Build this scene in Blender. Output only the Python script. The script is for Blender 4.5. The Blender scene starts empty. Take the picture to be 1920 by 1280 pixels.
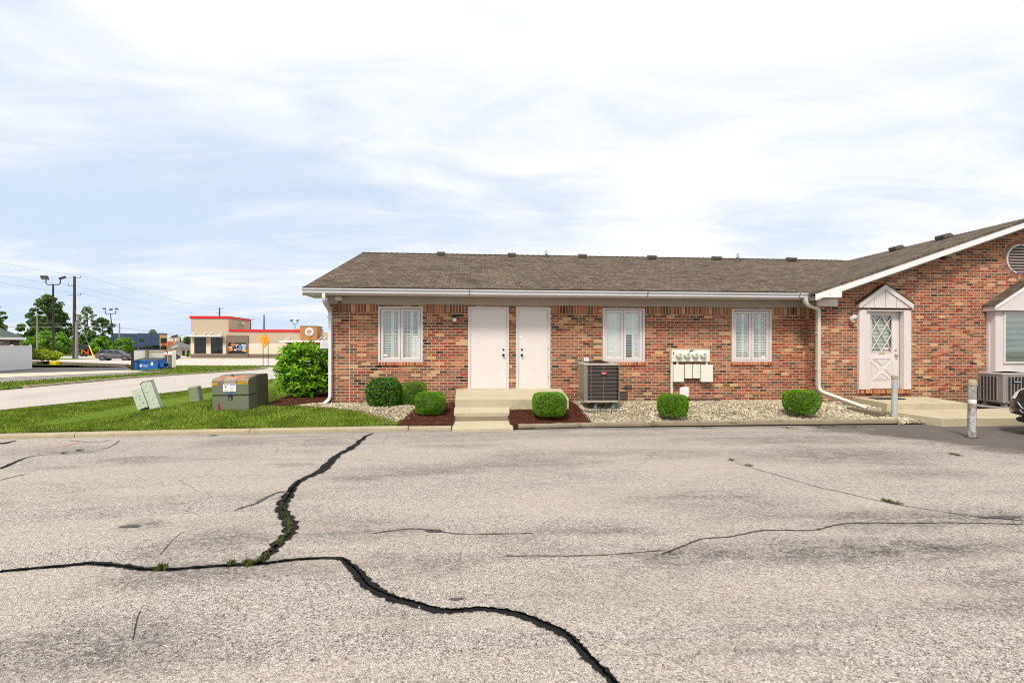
import bpy, math, random
import numpy as np
from mathutils import Matrix, Vector
random.seed(7); rng = np.random.default_rng(7)
C = bpy.context.scene.collection
scene = bpy.context.scene
# ------------------------------------------------------------ camera, sky, sun, exposure
F = 900.0; TH = math.atan(F/12000.0); CT, ST = math.cos(TH), math.sin(TH)
H = 1.63; HY = 655.0; ROLL = 0.0015
cam = bpy.data.cameras.new('camera'); co = bpy.data.objects.new('camera', cam); C.objects.link(co)
cam.sensor_width = 36.0; cam.lens = 36.0*F/1920.0; cam.clip_start = 0.1; cam.clip_end = 6000
cam.shift_y = (HY-640.0)/1920.0
co.matrix_world = Matrix.Translation((0, 0, H)) @ Matrix.Rotation(-TH, 4, 'Z') @ Matrix.Rotation(math.pi/2, 4, 'X') @ Matrix.Rotation(ROLL, 4, 'Z')
scene.camera = co
SUN_EL, SUN_AZ = math.radians(52), math.radians(205)     # azimuth clockwise from +Y: behind the camera, to its left
sun = bpy.data.lights.new('sun', 'SUN'); sun.energy = 2.6; sun.angle = math.radians(13); sun.color = (1.0, 0.93, 0.83)
so = bpy.data.objects.new('sun', sun); C.objects.link(so); so.location = (-20, -30, 60)
sd = Vector((math.sin(SUN_AZ)*math.cos(SUN_EL), math.cos(SUN_AZ)*math.cos(SUN_EL), math.sin(SUN_EL)))
so.rotation_euler = sd.to_track_quat('Z', 'Y').to_euler()
w = bpy.data.worlds.new('World'); scene.world = w; w.use_nodes = True
nt = w.node_tree; nt.nodes.clear(); N = nt.nodes.new; L = nt.links.new
out = N('ShaderNodeOutputWorld'); bg = N('ShaderNodeBackground'); bg.inputs['Strength'].default_value = 0.1
L(bg.outputs[0], out.inputs[0])
sky = N('ShaderNodeTexSky'); sky.sky_type = 'NISHITA'; sky.sun_disc = False
sky.sun_elevation = SUN_EL; sky.sun_rotation = SUN_AZ; sky.dust_density = 0.6; sky.ozone_density = 1.6
tc = N('ShaderNodeTexCoord'); sp = N('ShaderNodeSeparateXYZ'); L(tc.outputs['Generated'], sp.inputs[0])
def wm(op, a, b=None, c=None):
    n = N('ShaderNodeMath'); n.operation = op
    for i, v in enumerate((a, b, c)):
        if v is None: continue
        if isinstance(v, (int, float)): n.inputs[i].default_value = v
        else: L(v, n.inputs[i])
    return n.outputs[0]
zz = wm('MAXIMUM', sp.outputs[2], 0.0); den = wm('ADD', zz, 0.12)
cx = wm('DIVIDE', sp.outputs[0], den); cy = wm('DIVIDE', sp.outputs[1], den)
cv = N('ShaderNodeCombineXYZ'); L(cx, cv.inputs[0]); L(cy, cv.inputs[1])
def cloudnoise(sc, off, detail, rough, dist):
    m = N('ShaderNodeMapping'); m.inputs['Scale'].default_value = sc; m.inputs['Location'].default_value = off
    L(cv.outputs[0], m.inputs[0]); n = N('ShaderNodeTexNoise'); n.inputs['Scale'].default_value = 1
    n.inputs['Detail'].default_value = detail; n.inputs['Roughness'].default_value = rough; n.inputs['Distortion'].default_value = dist
    L(m.outputs[0], n.inputs[0]); return n.outputs[0]
big = cloudnoise((0.55, 0.8, 1), (3.1, 1.7, 0), 5, 0.5, 0.5)
fine = cloudnoise((1.6, 3.4, 1), (0.4, 5.2, 0), 8, 0.6, 0.8)
mixn = wm('ADD', wm('MULTIPLY', big, 0.68), wm('MULTIPLY', fine, 0.32))
# more blue gaps low and to the left, closed white cloud overhead and to the right
side = wm('ADD', wm('MULTIPLY', sp.outputs[0], 0.07), wm('MULTIPLY', zz, 0.24))
cl = wm('ADD', mixn, side)
mr = N('ShaderNodeMapRange'); mr.interpolation_type = 'SMOOTHSTEP'; mr.inputs['From Min'].default_value = 0.36; mr.inputs['From Max'].default_value = 0.655
L(cl, mr.inputs[0])
cm = N('ShaderNodeMix'); cm.data_type = 'RGBA'; L(mr.outputs[0], cm.inputs[0])
hs = N('ShaderNodeVectorMath'); hs.operation = 'SCALE'; L(sky.outputs[0], hs.inputs[0]); hs.inputs[3].default_value = 0.06
addc = N('ShaderNodeVectorMath'); addc.operation = 'ADD'; L(hs.outputs[0], addc.inputs[0]); addc.inputs[1].default_value = (3.85, 4.72, 5.95)
L(addc.outputs[0], cm.inputs[6]); 
wr = N('ShaderNodeMapRange'); wr.inputs['From Min'].default_value = 0.45; wr.inputs['From Max'].default_value = 0.85
wr.inputs['To Min'].default_value = 5.75; wr.inputs['To Max'].default_value = 7.6; L(cl, wr.inputs[0])
wc = N('ShaderNodeCombineXYZ'); L(wm('MULTIPLY', wr.outputs[0], .985), wc.inputs[0]); L(wm('MULTIPLY', wr.outputs[0], 1.0), wc.inputs[1]); L(wm('MULTIPLY', wr.outputs[0], 1.03), wc.inputs[2])
L(wc.outputs[0], cm.inputs[7]); L(cm.outputs[2], bg.inputs[0])
scene.view_settings.view_transform = 'Standard'; scene.view_settings.look = 'None'
scene.view_settings.exposure = 0.66; scene.view_settings.gamma = 1.0
try:
    scene.cycles.max_bounces = 6; scene.cycles.filter_width = 1.0; scene.cycles.transparent_max_bounces = 12
except Exception: pass

# ------------------------------------------------------------ photograph geometry: point on a plane of given depth
def WX(px, Y):
    u = (px-960)/F; return Y/(CT-u*ST)*(u*CT+ST)
def dep(px, Y): return Y/(CT-(px-960)/F*ST)
def WZ(px, py, Y): return H + (HY-(py-ROLL*(px-960)))*dep(px, Y)/F
def WG(px, py, z=0.0):
    d = (H-z)*F/((py-ROLL*(px-960))-HY); u = (px-960)/F
    return (d*(u*CT+ST), d*(CT-u*ST))
# ------------------------------------------------------------ materials
def S(r, g, b, k=1.0):
    f = lambda c: (c/255/12.92 if c/255 <= .04045 else ((c/255+.055)/1.055)**2.4)*k
    return (f(r), f(g), f(b), 1)
def newmat(name):
    m = bpy.data.materials.new(name); m.use_nodes = True; n = m.node_tree
    b = n.nodes['Principled BSDF']; return m, n, b
def noise(n, scale, detail=4, rough=.55, coord=None, dist=0, sc=None):
    t = n.nodes.new('ShaderNodeTexNoise'); t.inputs['Scale'].default_value = scale
    t.inputs['Detail'].default_value = detail; t.inputs['Roughness'].default_value = rough; t.inputs['Distortion'].default_value = dist
    if coord is not None:
        if sc:
            mp = n.nodes.new('ShaderNodeMapping'); mp.inputs['Scale'].default_value = sc; n.links.new(coord, mp.inputs[0]); coord = mp.outputs[0]
        n.links.new(coord, t.inputs[0])
    return t.outputs[0]
def mathn(n, op, a, b=None, clamp=False):
    m = n.nodes.new('ShaderNodeMath'); m.operation = op; m.use_clamp = clamp
    for i, v in enumerate((a, b)):
        if v is None: continue
        if isinstance(v, (int, float)): m.inputs[i].default_value = v
        else: n.links.new(v, m.inputs[i])
    return m.outputs[0]
def mixc(n, fac, a, b, mode='MIX'):
    m = n.nodes.new('ShaderNodeMix'); m.data_type = 'RGBA'; m.blend_type = mode
    for i, v in ((0, fac), (6, a), (7, b)):
        if isinstance(v, (int, float)): m.inputs[i].default_value = v
        elif isinstance(v, tuple): m.inputs[i].default_value = v
        else: n.links.new(v, m.inputs[i])
    return m.outputs[2]
def ramp(n, fac, stops, const=False):
    r = n.nodes.new('ShaderNodeValToRGB'); r.color_ramp.interpolation = 'CONSTANT' if const else 'LINEAR'
    e = r.color_ramp.elements
    while len(e) < len(stops): e.new(0.5)
    for i, (p, c) in enumerate(stops): e[i].position = p; e[i].color = c
    n.links.new(fac, r.inputs[0]); return r.outputs[0]
def g(v): return (v, v, v, 1)
def maprange(n, v, a, b, c=0., d=1., smooth=True):
    m = n.nodes.new('ShaderNodeMapRange'); m.interpolation_type = 'SMOOTHSTEP' if smooth else 'LINEAR'
    for i, x in enumerate((v, a, b, c, d)):
        if isinstance(x, (int, float)): m.inputs[i].default_value = x
        else: n.links.new(x, m.inputs[i])
    return m.outputs[0]
def bump(n, b, h, strength=.3, dist=.01):
    k = n.nodes.new('ShaderNodeBump'); k.inputs['Strength'].default_value = strength; k.inputs['Distance'].default_value = dist
    n.links.new(h, k.inputs['Height']); n.links.new(k.outputs[0], b.inputs['Normal'])
def objc(n): return n.nodes.new('ShaderNodeTexCoord').outputs['Object']
def geo(n): return n.nodes.new('ShaderNodeNewGeometry')
_mats = {}
def mat(name, col, rough=.6, metal=0., var=.12, vs=3., fine=.05, bmp=0., bs=60, spec=None, dirt=None):
    if name in _mats: return _mats[name]
    m, n, b = newmat(name); c = objc(n)
    v = noise(n, vs, 5, .6, c); f = noise(n, 45, 3, .6, c)
    k = mathn(n, 'ADD', mathn(n, 'MULTIPLY', mathn(n, 'SUBTRACT', v, .5), 2*var*1.6), mathn(n, 'MULTIPLY', mathn(n, 'SUBTRACT', f, .5), 2*fine*1.6))
    k = mathn(n, 'ADD', k, 1.0)
    kc = n.nodes.new('ShaderNodeCombineXYZ')
    for i in range(3): n.links.new(k, kc.inputs[i])
    colr = mixc(n, 1.0, col, kc.outputs[0], 'MULTIPLY')
    if dirt:
        d = maprange(n, noise(n, dirt[1], 7, .7, c), .52, .72)
        colr = mixc(n, mathn(n, 'MULTIPLY', d, dirt[2]), colr, dirt[0])
    n.links.new(colr, b.inputs['Base Color']); b.inputs['Roughness'].default_value = rough; b.inputs['Metallic'].default_value = metal
    if spec is not None: b.inputs['Specular IOR Level'].default_value = spec
    if bmp: bump(n, b, noise(n, bs, 5, .6, c), bmp, .005)
    _mats[name] = m; return m
def island(name, stops, rough=.6, spec=.3, trans=0.0, const=False, patch=None):
    m, n, b = newmat(name); r = geo(n).outputs['Random Per Island']
    c = ramp(n, r, stops, const)
    if patch:
        pn = maprange(n, noise(n, patch[0], 4, .6, geo(n).outputs['Position']), .4, .62)
        c = mixc(n, mathn(n, 'MULTIPLY', pn, patch[2]), c, patch[1])
    n.links.new(c, b.inputs['Base Color']); b.inputs['Roughness'].default_value = rough; b.inputs['Specular IOR Level'].default_value = spec
    if trans:
        t = n.nodes.new('ShaderNodeBsdfTranslucent'); n.links.new(c, t.inputs[0])
        mx = n.nodes.new('ShaderNodeMixShader'); mx.inputs[0].default_value = trans
        n.links.new(b.outputs[0], mx.inputs[1]); n.links.new(t.outputs[0], mx.inputs[2])
        n.links.new(mx.outputs[0], n.nodes['Material Output'].inputs[0])
    return m
BK = 0.93
def brickmat(name, width=.205, row=.0725, off=.5, palette=None, mort=(.66, .55, .38, 1), ms=.0054, soldier=False):
    m, n, b = newmat(name); uv = n.nodes.new('ShaderNodeUVMap').outputs[0]
    t = n.nodes.new('ShaderNodeTexBrick'); n.links.new(uv, t.inputs['Vector'])
    t.inputs['Color1'].default_value = g(0); t.inputs['Color2'].default_value = g(1); t.inputs['Mortar'].default_value = g(.5)
    t.inputs['Scale'].default_value = 1; t.inputs['Mortar Size'].default_value = ms; t.inputs['Mortar Smooth'].default_value = .25
    t.inputs['Brick Width'].default_value = width; t.inputs['Row Height'].default_value = row; t.offset = 0 if soldier else off
    t.inputs['Bias'].default_value = 0
    sp_ = n.nodes.new('ShaderNodeSeparateColor'); n.links.new(t.outputs[0], sp_.inputs[0]); rnd = sp_.outputs[0]
    P = palette or [(146,76,58),(160,104,84),(122,84,70),(172,122,98),(136,64,50),(110,84,74),(180,132,106),(150,88,68),(58,48,46),(140,104,86),(176,108,78),(196,166,130),(130,78,62),(118,98,86),(162,84,58),(112,78,62),(156,110,90),(140,92,74),(166,116,92),(128,92,78),(150,72,56),(104,84,76)]
    stops = [(i/len(P), S(c[0]*.99, c[1]*.95, c[2]*.85, BK)) for i, c in enumerate(P)]
    col = ramp(n, rnd, stops, True)
    nz = noise(n, 30, 6, .7, uv, 0.4); k = mathn(n, 'ADD', mathn(n, 'MULTIPLY', nz, 1.1), .45)
    kc = n.nodes.new('ShaderNodeCombineXYZ'); [n.links.new(k, kc.inputs[i]) for i in range(3)]
    col = mixc(n, 1.0, col, kc.outputs[0], 'MULTIPLY')
    blot = maprange(n, noise(n, 14, 6, .7, uv, 1.0), .58, .72)
    col = mixc(n, mathn(n, 'MULTIPLY', blot, .4), col, S(196, 160, 125, .8))
    big_ = maprange(n, noise(n, .9, 3, .5, uv), .4, .65)
    col = mixc(n, mathn(n, 'MULTIPLY', big_, .14), col, S(215, 160, 120, .8))
    if not soldier:
        sz = n.nodes.new('ShaderNodeSeparateXYZ'); n.links.new(uv, sz.inputs[0]); ft = mathn(n, 'ADD', sz.outputs[1], mathn(n, 'MULTIPLY', noise(n, 3, 6, .7, uv), -.45))
        col = mixc(n, mathn(n, 'MULTIPLY', maprange(n, ft, .42, -.02), .45), col, S(120, 86, 66, .7))
        wash = maprange(n, noise(n, 1.0, 6, .7, uv, .5, (1.6, .5, 1)), .56, .72); col = mixc(n, mathn(n, 'MULTIPLY', wash, .22), col, S(92, 70, 60, .7))
    mn = noise(n, 60, 4, .6, uv); mc = mixc(n, mn, tuple(x*.75 for x in mort[:3])+(1,), mort)
    col = mixc(n, t.outputs['Fac'], col, mc)
    n.links.new(col, b.inputs['Base Color']); b.inputs['Roughness'].default_value = .9; b.inputs['Specular IOR Level'].default_value = .2
    h = mathn(n, 'ADD', mathn(n, 'SUBTRACT', 1.0, t.outputs['Fac']), mathn(n, 'MULTIPLY', nz, .5))
    bump(n, b, h, .55, .006); return m
def shinglemat(name, k=1.0, swap=False):
    m, n, b = newmat(name); uv = n.nodes.new('ShaderNodeUVMap').outputs[0]
    wob = noise(n, 2.0, 2, .5, uv)
    def br(wd, rw, dark, off):
        t = n.nodes.new('ShaderNodeTexBrick'); n.links.new(uv, t.inputs['Vector'])
        t.inputs['Color1'].default_value = g(0); t.inputs['Color2'].default_value = g(1); t.inputs['Mortar'].default_value = g(dark)
        t.inputs['Scale'].default_value = 1; t.inputs['Mortar Size'].default_value = .009; t.inputs['Mortar Smooth'].default_value = .3
        t.inputs['Brick Width'].default_value = wd; t.inputs['Row Height'].default_value = rw; t.offset = off; t.offset_frequency = 3
        return t
    a = br(.17, .138, 0, .37); 
    sa = n.nodes.new('ShaderNodeSeparateColor'); n.links.new(a.outputs[0], sa.inputs[0])
    a2 = br(.26, .138, 0, .61); sb = n.nodes.new('ShaderNodeSeparateColor'); n.links.new(a2.outputs[0], sb.inputs[0])
    r = mathn(n, 'MULTIPLY', mathn(n, 'ADD', sa.outputs[0], sb.outputs[0]), .5)
    col = ramp(n, r, [(0, S(66, 56, 46, k)), (.3, S(84, 73, 61, k)), (.55, S(95, 83, 69, k)), (.8, S(112, 98, 82, k)), (1, S(78, 69, 59, k))])
    col = mixc(n, mathn(n, 'MULTIPLY', a.outputs['Fac'], .7), col, S(40, 33, 30, k))
    gr = noise(n, 160, 3, .7, uv); kk = mathn(n, 'ADD', mathn(n, 'MULTIPLY', gr, .7), .65)
    kc = n.nodes.new('ShaderNodeCombineXYZ'); [n.links.new(kk, kc.inputs[i]) for i in range(3)]
    col = mixc(n, 1.0, col, kc.outputs[0], 'MULTIPLY')
    st = maprange(n, noise(n, .6, 5, .6, uv, 1.), .45, .7); col = mixc(n, mathn(n, 'MULTIPLY', st, .10), col, S(140, 130, 120, k))
    n.links.new(col, b.inputs['Base Color']); b.inputs['Roughness'].default_value = .95; b.inputs['Specular IOR Level'].default_value = .15
    bump(n, b, mathn(n, 'ADD', mathn(n, 'SUBTRACT', r, a.outputs['Fac']), mathn(n, 'MULTIPLY', gr, .4)), .5, .008); return m
def glassmat(name, tint=(.985, .992, .985, 1), refl=1.0, op=0.0):
    m, n, b = newmat(name); n.nodes.remove(b)
    tr = n.nodes.new('ShaderNodeBsdfTransparent'); tr.inputs[0].default_value = tint
    gl = n.nodes.new('ShaderNodeBsdfGlossy'); gl.inputs['Roughness'].default_value = .02; gl.inputs[0].default_value = g(.9)
    lw = n.nodes.new('ShaderNodeLayerWeight'); lw.inputs[0].default_value = .5
    wv = noise(n, 1.5, 2, .5, objc(n)); bp = n.nodes.new('ShaderNodeBump'); bp.inputs['Strength'].default_value = .05; bp.inputs['Distance'].default_value = .02
    n.links.new(wv, bp.inputs['Height']); n.links.new(bp.outputs[0], gl.inputs['Normal'])
    fac = mathn(n, 'ADD', mathn(n, 'MULTIPLY', mathn(n, 'POWER', lw.outputs['Facing'], 4.0), .8), .10*refl, True)
    mx = n.nodes.new('ShaderNodeMixShader'); n.links.new(fac, mx.inputs[0]); n.links.new(tr.outputs[0], mx.inputs[1]); n.links.new(gl.outputs[0], mx.inputs[2])
    n.links.new(mx.outputs[0], n.nodes['Material Output'].inputs[0]); return m
# ------------------------------------------------------------ mesh helpers
def wloc(o):
    v = Vector((0, 0, 0))
    while o is not None:
        v = v + o.location; o = o.parent
    return v
def tag(o, label=None, cat=None, group=None, kind=None):
    if label: o['label'] = label
    if cat: o['category'] = cat
    if group: o['group'] = group
    if kind: o['kind'] = kind
    return o
def thing(name, label, cat, loc=(0, 0, 0), rz=0., group=None):
    o = bpy.data.objects.new(name, None); C.objects.link(o); o.location = loc; o.rotation_euler = (0, 0, rz)
    o.empty_display_size = .2
    return tag(o, label, cat, group)
def link(name, me, m, parent=None):
    o = bpy.data.objects.new(name, me); C.objects.link(o)
    if m is not None: me.materials.append(m)
    if parent is not None: o.parent = parent
    return o
def boxuv(me, uvmode=None):
    nl = len(me.loops); nv = len(me.vertices)
    co_ = np.empty(nv*3); me.vertices.foreach_get('co', co_); co_ = co_.reshape(-1, 3)
    vi = np.empty(nl, dtype=np.int32); me.loops.foreach_get('vertex_index', vi)
    nm = np.empty(len(me.polygons)*3); me.polygons.foreach_get('normal', nm); nm = np.abs(nm.reshape(-1, 3))
    lt = np.empty(len(me.polygons), dtype=np.int32); me.polygons.foreach_get('loop_total', lt)
    ax = np.repeat(np.argmax(nm, axis=1), lt); p = co_[vi]
    uv = np.where((ax == 0)[:, None], p[:, [1, 2]], np.where((ax == 1)[:, None], p[:, [0, 2]], p[:, [0, 1]]))
    if uvmode == 'swap': uv = p[:, [1, 0]]
    if uvmode == 'xy': uv = p[:, [0, 1]]
    l = me.uv_layers.new(name='UVMap'); l.data.foreach_set('uv', uv.ravel())
class MB:
    def __init__(s): s.v = []; s.f = []
    def add(s, vs, fs, M=None):
        k = len(s.v)
        s.v += [tuple(M @ Vector(q)) if M is not None else tuple(q) for q in vs]
        s.f += [tuple(i+k for i in q) for q in fs]; return s
    def box(s, x0, x1, y0, y1, z0, z1, M=None):
        return s.add([(x0,y0,z0),(x1,y0,z0),(x1,y1,z0),(x0,y1,z0),(x0,y0,z1),(x1,y0,z1),(x1,y1,z1),(x0,y1,z1)],
                     [(0,3,2,1),(4,5,6,7),(0,1,5,4),(1,2,6,5),(2,3,7,6),(3,0,4,7)], M)
    def cham(s, x0, x1, y0, y1, z0, z1, c=.01, M=None):
        # box with chamfered edges (a rounded-looking slab)
        vs = []; 
        for z, i in ((z0, c), (z0+c, 0), (z1-c, 0), (z1, c)):
            a, b_, d, e = x0+i, x1-i, y0+i, y1-i
            vs += [(a+c,d,z),(b_-c,d,z),(b_,d+c,z),(b_,e-c,z),(b_-c,e,z),(a+c,e,z),(a,e-c,z),(a,d+c,z)]
        fs = [tuple(reversed(range(8))), tuple(range(24, 32))]
        for r in range(3):
            for k in range(8):
                q = (k+1) % 8; fs.append((r*8+k, r*8+q, r*8+8+q, r*8+8+k))
        return s.add(vs, fs, M)
    def hexa(s, bot, top):
        return s.add(list(bot)+list(top), [(0,3,2,1),(4,5,6,7),(0,1,5,4),(1,2,6,5),(2,3,7,6),(3,0,4,7)])
    def prism(s, poly, y0, y1, M=None, axis='Y'):
        # poly in (x,z), extruded along y (axis Y), or (y,z) along x, or (x,y) along z
        n_ = len(poly)
        def P(a, b, t): return (a, t, b) if axis == 'Y' else ((t, a, b) if axis == 'X' else (a, b, t))
        vs = [P(a, b, y0) for a, b in poly] + [P(a, b, y1) for a, b in poly]
        fs = [tuple(range(n_)), tuple(reversed(range(n_, 2*n_)))]
        for i in range(n_): j = (i+1) % n_; fs.append((j, i, i+n_, j+n_))
        return s.add(vs, fs, M)
    def tube(s, pts, r, n_=8, cap=True, rs=None, flat=None):
        pts = [Vector(p) for p in pts]; k0 = len(s.v); up = Vector((0, 0, 1)); prev = None
        for i, p in enumerate(pts):
            d = (pts[min(i+1, len(pts)-1)]-pts[max(i-1, 0)]).normalized()
            a = prev if prev is not None else (up if abs(d.z) < .9 else Vector((0, 1, 0)))
            a = (a-d*a.dot(d)).normalized(); b = d.cross(a); prev = a
            rr = rs[i] if rs else r
            for k in range(n_):
                t = 2*math.pi*k/n_
                if flat: # rectangular section flat=(half a, half b)
                    sx = [(1,1),(-1,1),(-1,-1),(1,-1)][k]; q = p+a*flat[0]*sx[0]+b*flat[1]*sx[1]
                else: q = p+a*math.cos(t)*rr+b*math.sin(t)*rr
                s.v.append(tuple(q))
        for i in range(len(pts)-1):
            for k in range(n_):
                q = (k+1) % n_; s.f.append((k0+i*n_+k, k0+i*n_+q, k0+(i+1)*n_+q, k0+(i+1)*n_+k))
        if cap:
            s.f.append(tuple(k0+k for k in reversed(range(n_)))); e = k0+(len(pts)-1)*n_; s.f.append(tuple(e+k for k in range(n_)))
        return s
    def lathe(s, prof, c=(0, 0, 0), n_=20, M=None, ax='Z'):
        k0 = []; vs = []; fs = []
        for r, z in prof:
            for k in range(n_):
                t = 2*math.pi*k/n_
                if ax == 'Z': vs.append((c[0]+r*math.cos(t), c[1]+r*math.sin(t), c[2]+z))
                elif ax == 'Y': vs.append((c[0]+r*math.cos(t), c[1]+z, c[2]+r*math.sin(t)))
                else: vs.append((c[0]+z, c[1]+r*math.cos(t), c[2]+r*math.sin(t)))
        for i in range(len(prof)-1):
            for k in range(n_):
                q = (k+1) % n_; fs.append((i*n_+k, i*n_+q, (i+1)*n_+q, (i+1)*n_+k))
        fs.append(tuple(reversed(range(n_)))); e = (len(prof)-1)*n_; fs.append(tuple(e+k for k in range(n_)))
        return s.add(vs, fs, M)
    def build(s, name, m, parent=None, local=False, smooth=False, uvmode=None, bevel=0, label=None):
        me = bpy.data.meshes.new(name)
        # consistent outward normals
        import bmesh
        off = Vector((0, 0, 0)) if (local or parent is None) else wloc(parent)
        me.from_pydata([(a-off.x, b-off.y, c-off.z) for a, b, c in s.v], [], s.f)
        bm = bmesh.new(); bm.from_mesh(me); bmesh.ops.recalc_face_normals(bm, faces=bm.faces)
        if bevel:
            bmesh.ops.bevel(bm, geom=[e for e in bm.edges if len(e.link_faces) == 2 and e.calc_face_angle(0) > .6], offset=bevel, segments=2, affect='EDGES', profile=.5)
        bm.to_mesh(me); bm.free(); me.update()
        # uv in world metres
        if off.length and not local:
            me.transform(Matrix.Translation(off)); boxuv(me, uvmode); me.transform(Matrix.Translation(-off))
        else: boxuv(me, uvmode)
        if smooth:
            me.polygons.foreach_set('use_smooth', [True]*len(me.polygons))
            try: me.set_sharp_from_angle(angle=math.radians(38))
            except Exception: pass
        o = link(name, me, m, parent)
        if label: o['label'] = label
        return o
def rotmats(n_, tilt=math.pi, yaw=None):
    a = rng.uniform(0, 2*math.pi, n_) if yaw is None else yaw; t = rng.uniform(-tilt, tilt, n_); r = rng.uniform(0, 2*math.pi, n_) if tilt > 3 else rng.uniform(-tilt, tilt, n_)
    ca, sa, ct, st, cr, sr = np.cos(a), np.sin(a), np.cos(t), np.sin(t), np.cos(r), np.sin(r); z = np.zeros(n_); o = np.ones(n_)
    def m3(rows): return np.array(rows).transpose(2, 0, 1)
    Rz = m3([[ca,-sa,z],[sa,ca,z],[z,z,o]]); Rx = m3([[o,z,z],[z,ct,-st],[z,st,ct]]); Ry = m3([[cr,z,sr],[z,o,z],[-sr,z,cr]])
    return Rz @ Rx @ Ry
def frames(nrm, spin=None):
    # rotation matrices whose z axis is nrm, random spin
    n_ = len(nrm); nrm = nrm/np.linalg.norm(nrm, axis=1)[:, None]
    ref = rng.normal(size=(n_, 3)); x = np.cross(ref, nrm); x /= np.linalg.norm(x, axis=1)[:, None]+1e-9; y = np.cross(nrm, x)
    return np.stack([x, y, nrm], axis=2)
def scatter(name, tv, tf, P, R, sc, m, parent=None, off=None, smooth=False):
    P = np.asarray(P, float); tv = np.asarray(tv, float); n_ = len(P); k = len(tv); tf = np.asarray(tf); fl = tf.shape[1]
    sc = np.asarray(sc, float); 
    if sc.ndim == 1: sc = np.repeat(sc[:, None], 3, 1)
    V = np.einsum('nij,nkj->nki', R, tv[None]*sc[:, None, :]) + P[:, None, :]
    if off is not None: V = V - np.asarray(off)[None, None]
    Fc = (tf[None]+(np.arange(n_)*k)[:, None, None]).reshape(-1)
    me = bpy.data.meshes.new(name); me.vertices.add(n_*k); me.vertices.foreach_set('co', V.ravel())
    nf = n_*len(tf); me.loops.add(nf*fl); me.loops.foreach_set('vertex_index', Fc.astype(np.int32))
    me.polygons.add(nf); me.polygons.foreach_set('loop_start', np.arange(nf, dtype=np.int32)*fl)
    try: me.polygons.foreach_set('loop_total', np.full(nf, fl, dtype=np.int32))
    except Exception: pass
    if smooth: me.polygons.foreach_set('use_smooth', np.ones(nf, dtype=bool))
    me.update(); me.validate()
    return link(name, me, m, parent)
def inpoly(x, y, poly):
    x = np.asarray(x); y = np.asarray(y); r = np.zeros(x.shape, bool); j = len(poly)-1
    for i in range(len(poly)):
        xi, yi = poly[i]; xj, yj = poly[j]
        with np.errstate(divide='ignore', invalid='ignore'):
            c = ((yi > y) != (yj > y)) & (x < (xj-xi)*(y-yi)/((yj-yi) if yj != yi else 1e-9)+xi)
        r ^= c; j = i
    return r
def sheet(name, poly, z, m, kind='structure', label=None, cat=None, th=None):
    mb = MB(); 
    if th: mb.prism(poly, z-th, z, axis='Z')
    else: mb.add([(a, b, z) for a, b in poly], [tuple(range(len(poly)))])
    o = mb.build(name, m, None, uvmode=None)
    return tag(o, label, cat, kind=kind)
def text(name, s, size, m, parent, loc, rot, extrude=.002, width=None, local=True, bold=0, label=None):
    cu = bpy.data.curves.new('t', 'FONT'); cu.body = s; cu.size = size; cu.align_x = 'CENTER'; cu.align_y = 'CENTER'; cu.extrude = extrude; cu.offset = bold; cu.resolution_u = 3
    t = bpy.data.objects.new('t', cu); C.objects.link(t); bpy.context.view_layer.update()
    me = bpy.data.meshes.new_from_object(t); bpy.data.objects.remove(t)
    if width:
        xs = [v.co.x for v in me.vertices]; k = width/(max(xs)-min(xs)); me.transform(Matrix.Diagonal((k, 1, 1, 1)))
    me.transform(rot.to_4x4())
    o = link(name, me, m, parent); off = Vector((0, 0, 0)) if local else wloc(parent); o.location = Vector(loc)-off
    if label: o['label'] = label
    return o
FRONT = Matrix.Rotation(math.pi/2, 3, 'X')     # lettering that faces -Y
# ------------------------------------------------------------ common materials
M_trim = mat('cream paint', S(226, 216, 205, .9), .55, var=.05, dirt=(S(150, 135, 118), 3, .18))
M_frieze = mat('greige paint', S(176, 164, 148, .9), .6, var=.05, dirt=(S(120, 108, 92), 2.5, .3))
M_white = mat('white paint', S(236, 233, 230, .86), .45, var=.04, dirt=(S(165, 155, 145), 4, .18))
M_pink = mat('pale pinkish paint', S(226, 216, 211, .82), .5, var=.05, dirt=(S(160, 142, 132), 5, .22))
M_door = mat('off white door paint', S(232, 223, 217, .82), .42, var=.03, dirt=(S(178, 165, 152), 2.2, .14))
M_gutter = mat('gutter enamel', S(214, 214, 218, .85), .35, var=.05, dirt=(S(150, 148, 145), 3, .3))
M_spout = mat('cream downspout enamel', S(206, 202, 186, .88), .4, var=.05, dirt=(S(150, 142, 120), 4, .3))
M_spoutw = mat('white downspout enamel', S(222, 222, 226, .88), .4, var=.05, dirt=(S(150, 148, 140), 4, .3))
M_brick = brickmat('multicolour brick')
M_soldier = brickmat('soldier course brick', width=.0745, row=.4, soldier=True)
M_rowlock = brickmat('rowlock sill brick', width=.072, row=.4, soldier=True, palette=[(186,112,72),(158,84,56),(198,128,84),(172,98,62),(142,80,58),(190,120,80),(110,76,60),(176,104,68)])
M_shingle = shinglemat('brown shingles'); 
M_conc = mat('concrete', S(205, 192, 160, .72), .9, var=.1, vs=2.5, fine=.14, bmp=.25, bs=90, dirt=(S(140, 126, 98), 2.2, .4))
M_concedge = mat('weathered kerb concrete', S(186, 172, 142, .7), .92, var=.16, vs=2.5, fine=.2, bmp=.35, bs=80, dirt=(S(110, 98, 74), 3.5, .55))
M_glass = glassmat('window glass')
M_dark = mat('dark interior', (.02, .022, .02, 1), .9, var=.2)
M_black = mat('black metal', (.018, .018, .02, 1), .45)
M_bronze = mat('dark bronze', S(78, 66, 52, .8), .35, .7)
M_steel = mat('brushed steel', S(190, 185, 180, .8), .3, .8)
M_shut = mat('white shutter', S(232, 236, 226, .9), .45, var=.03)
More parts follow.
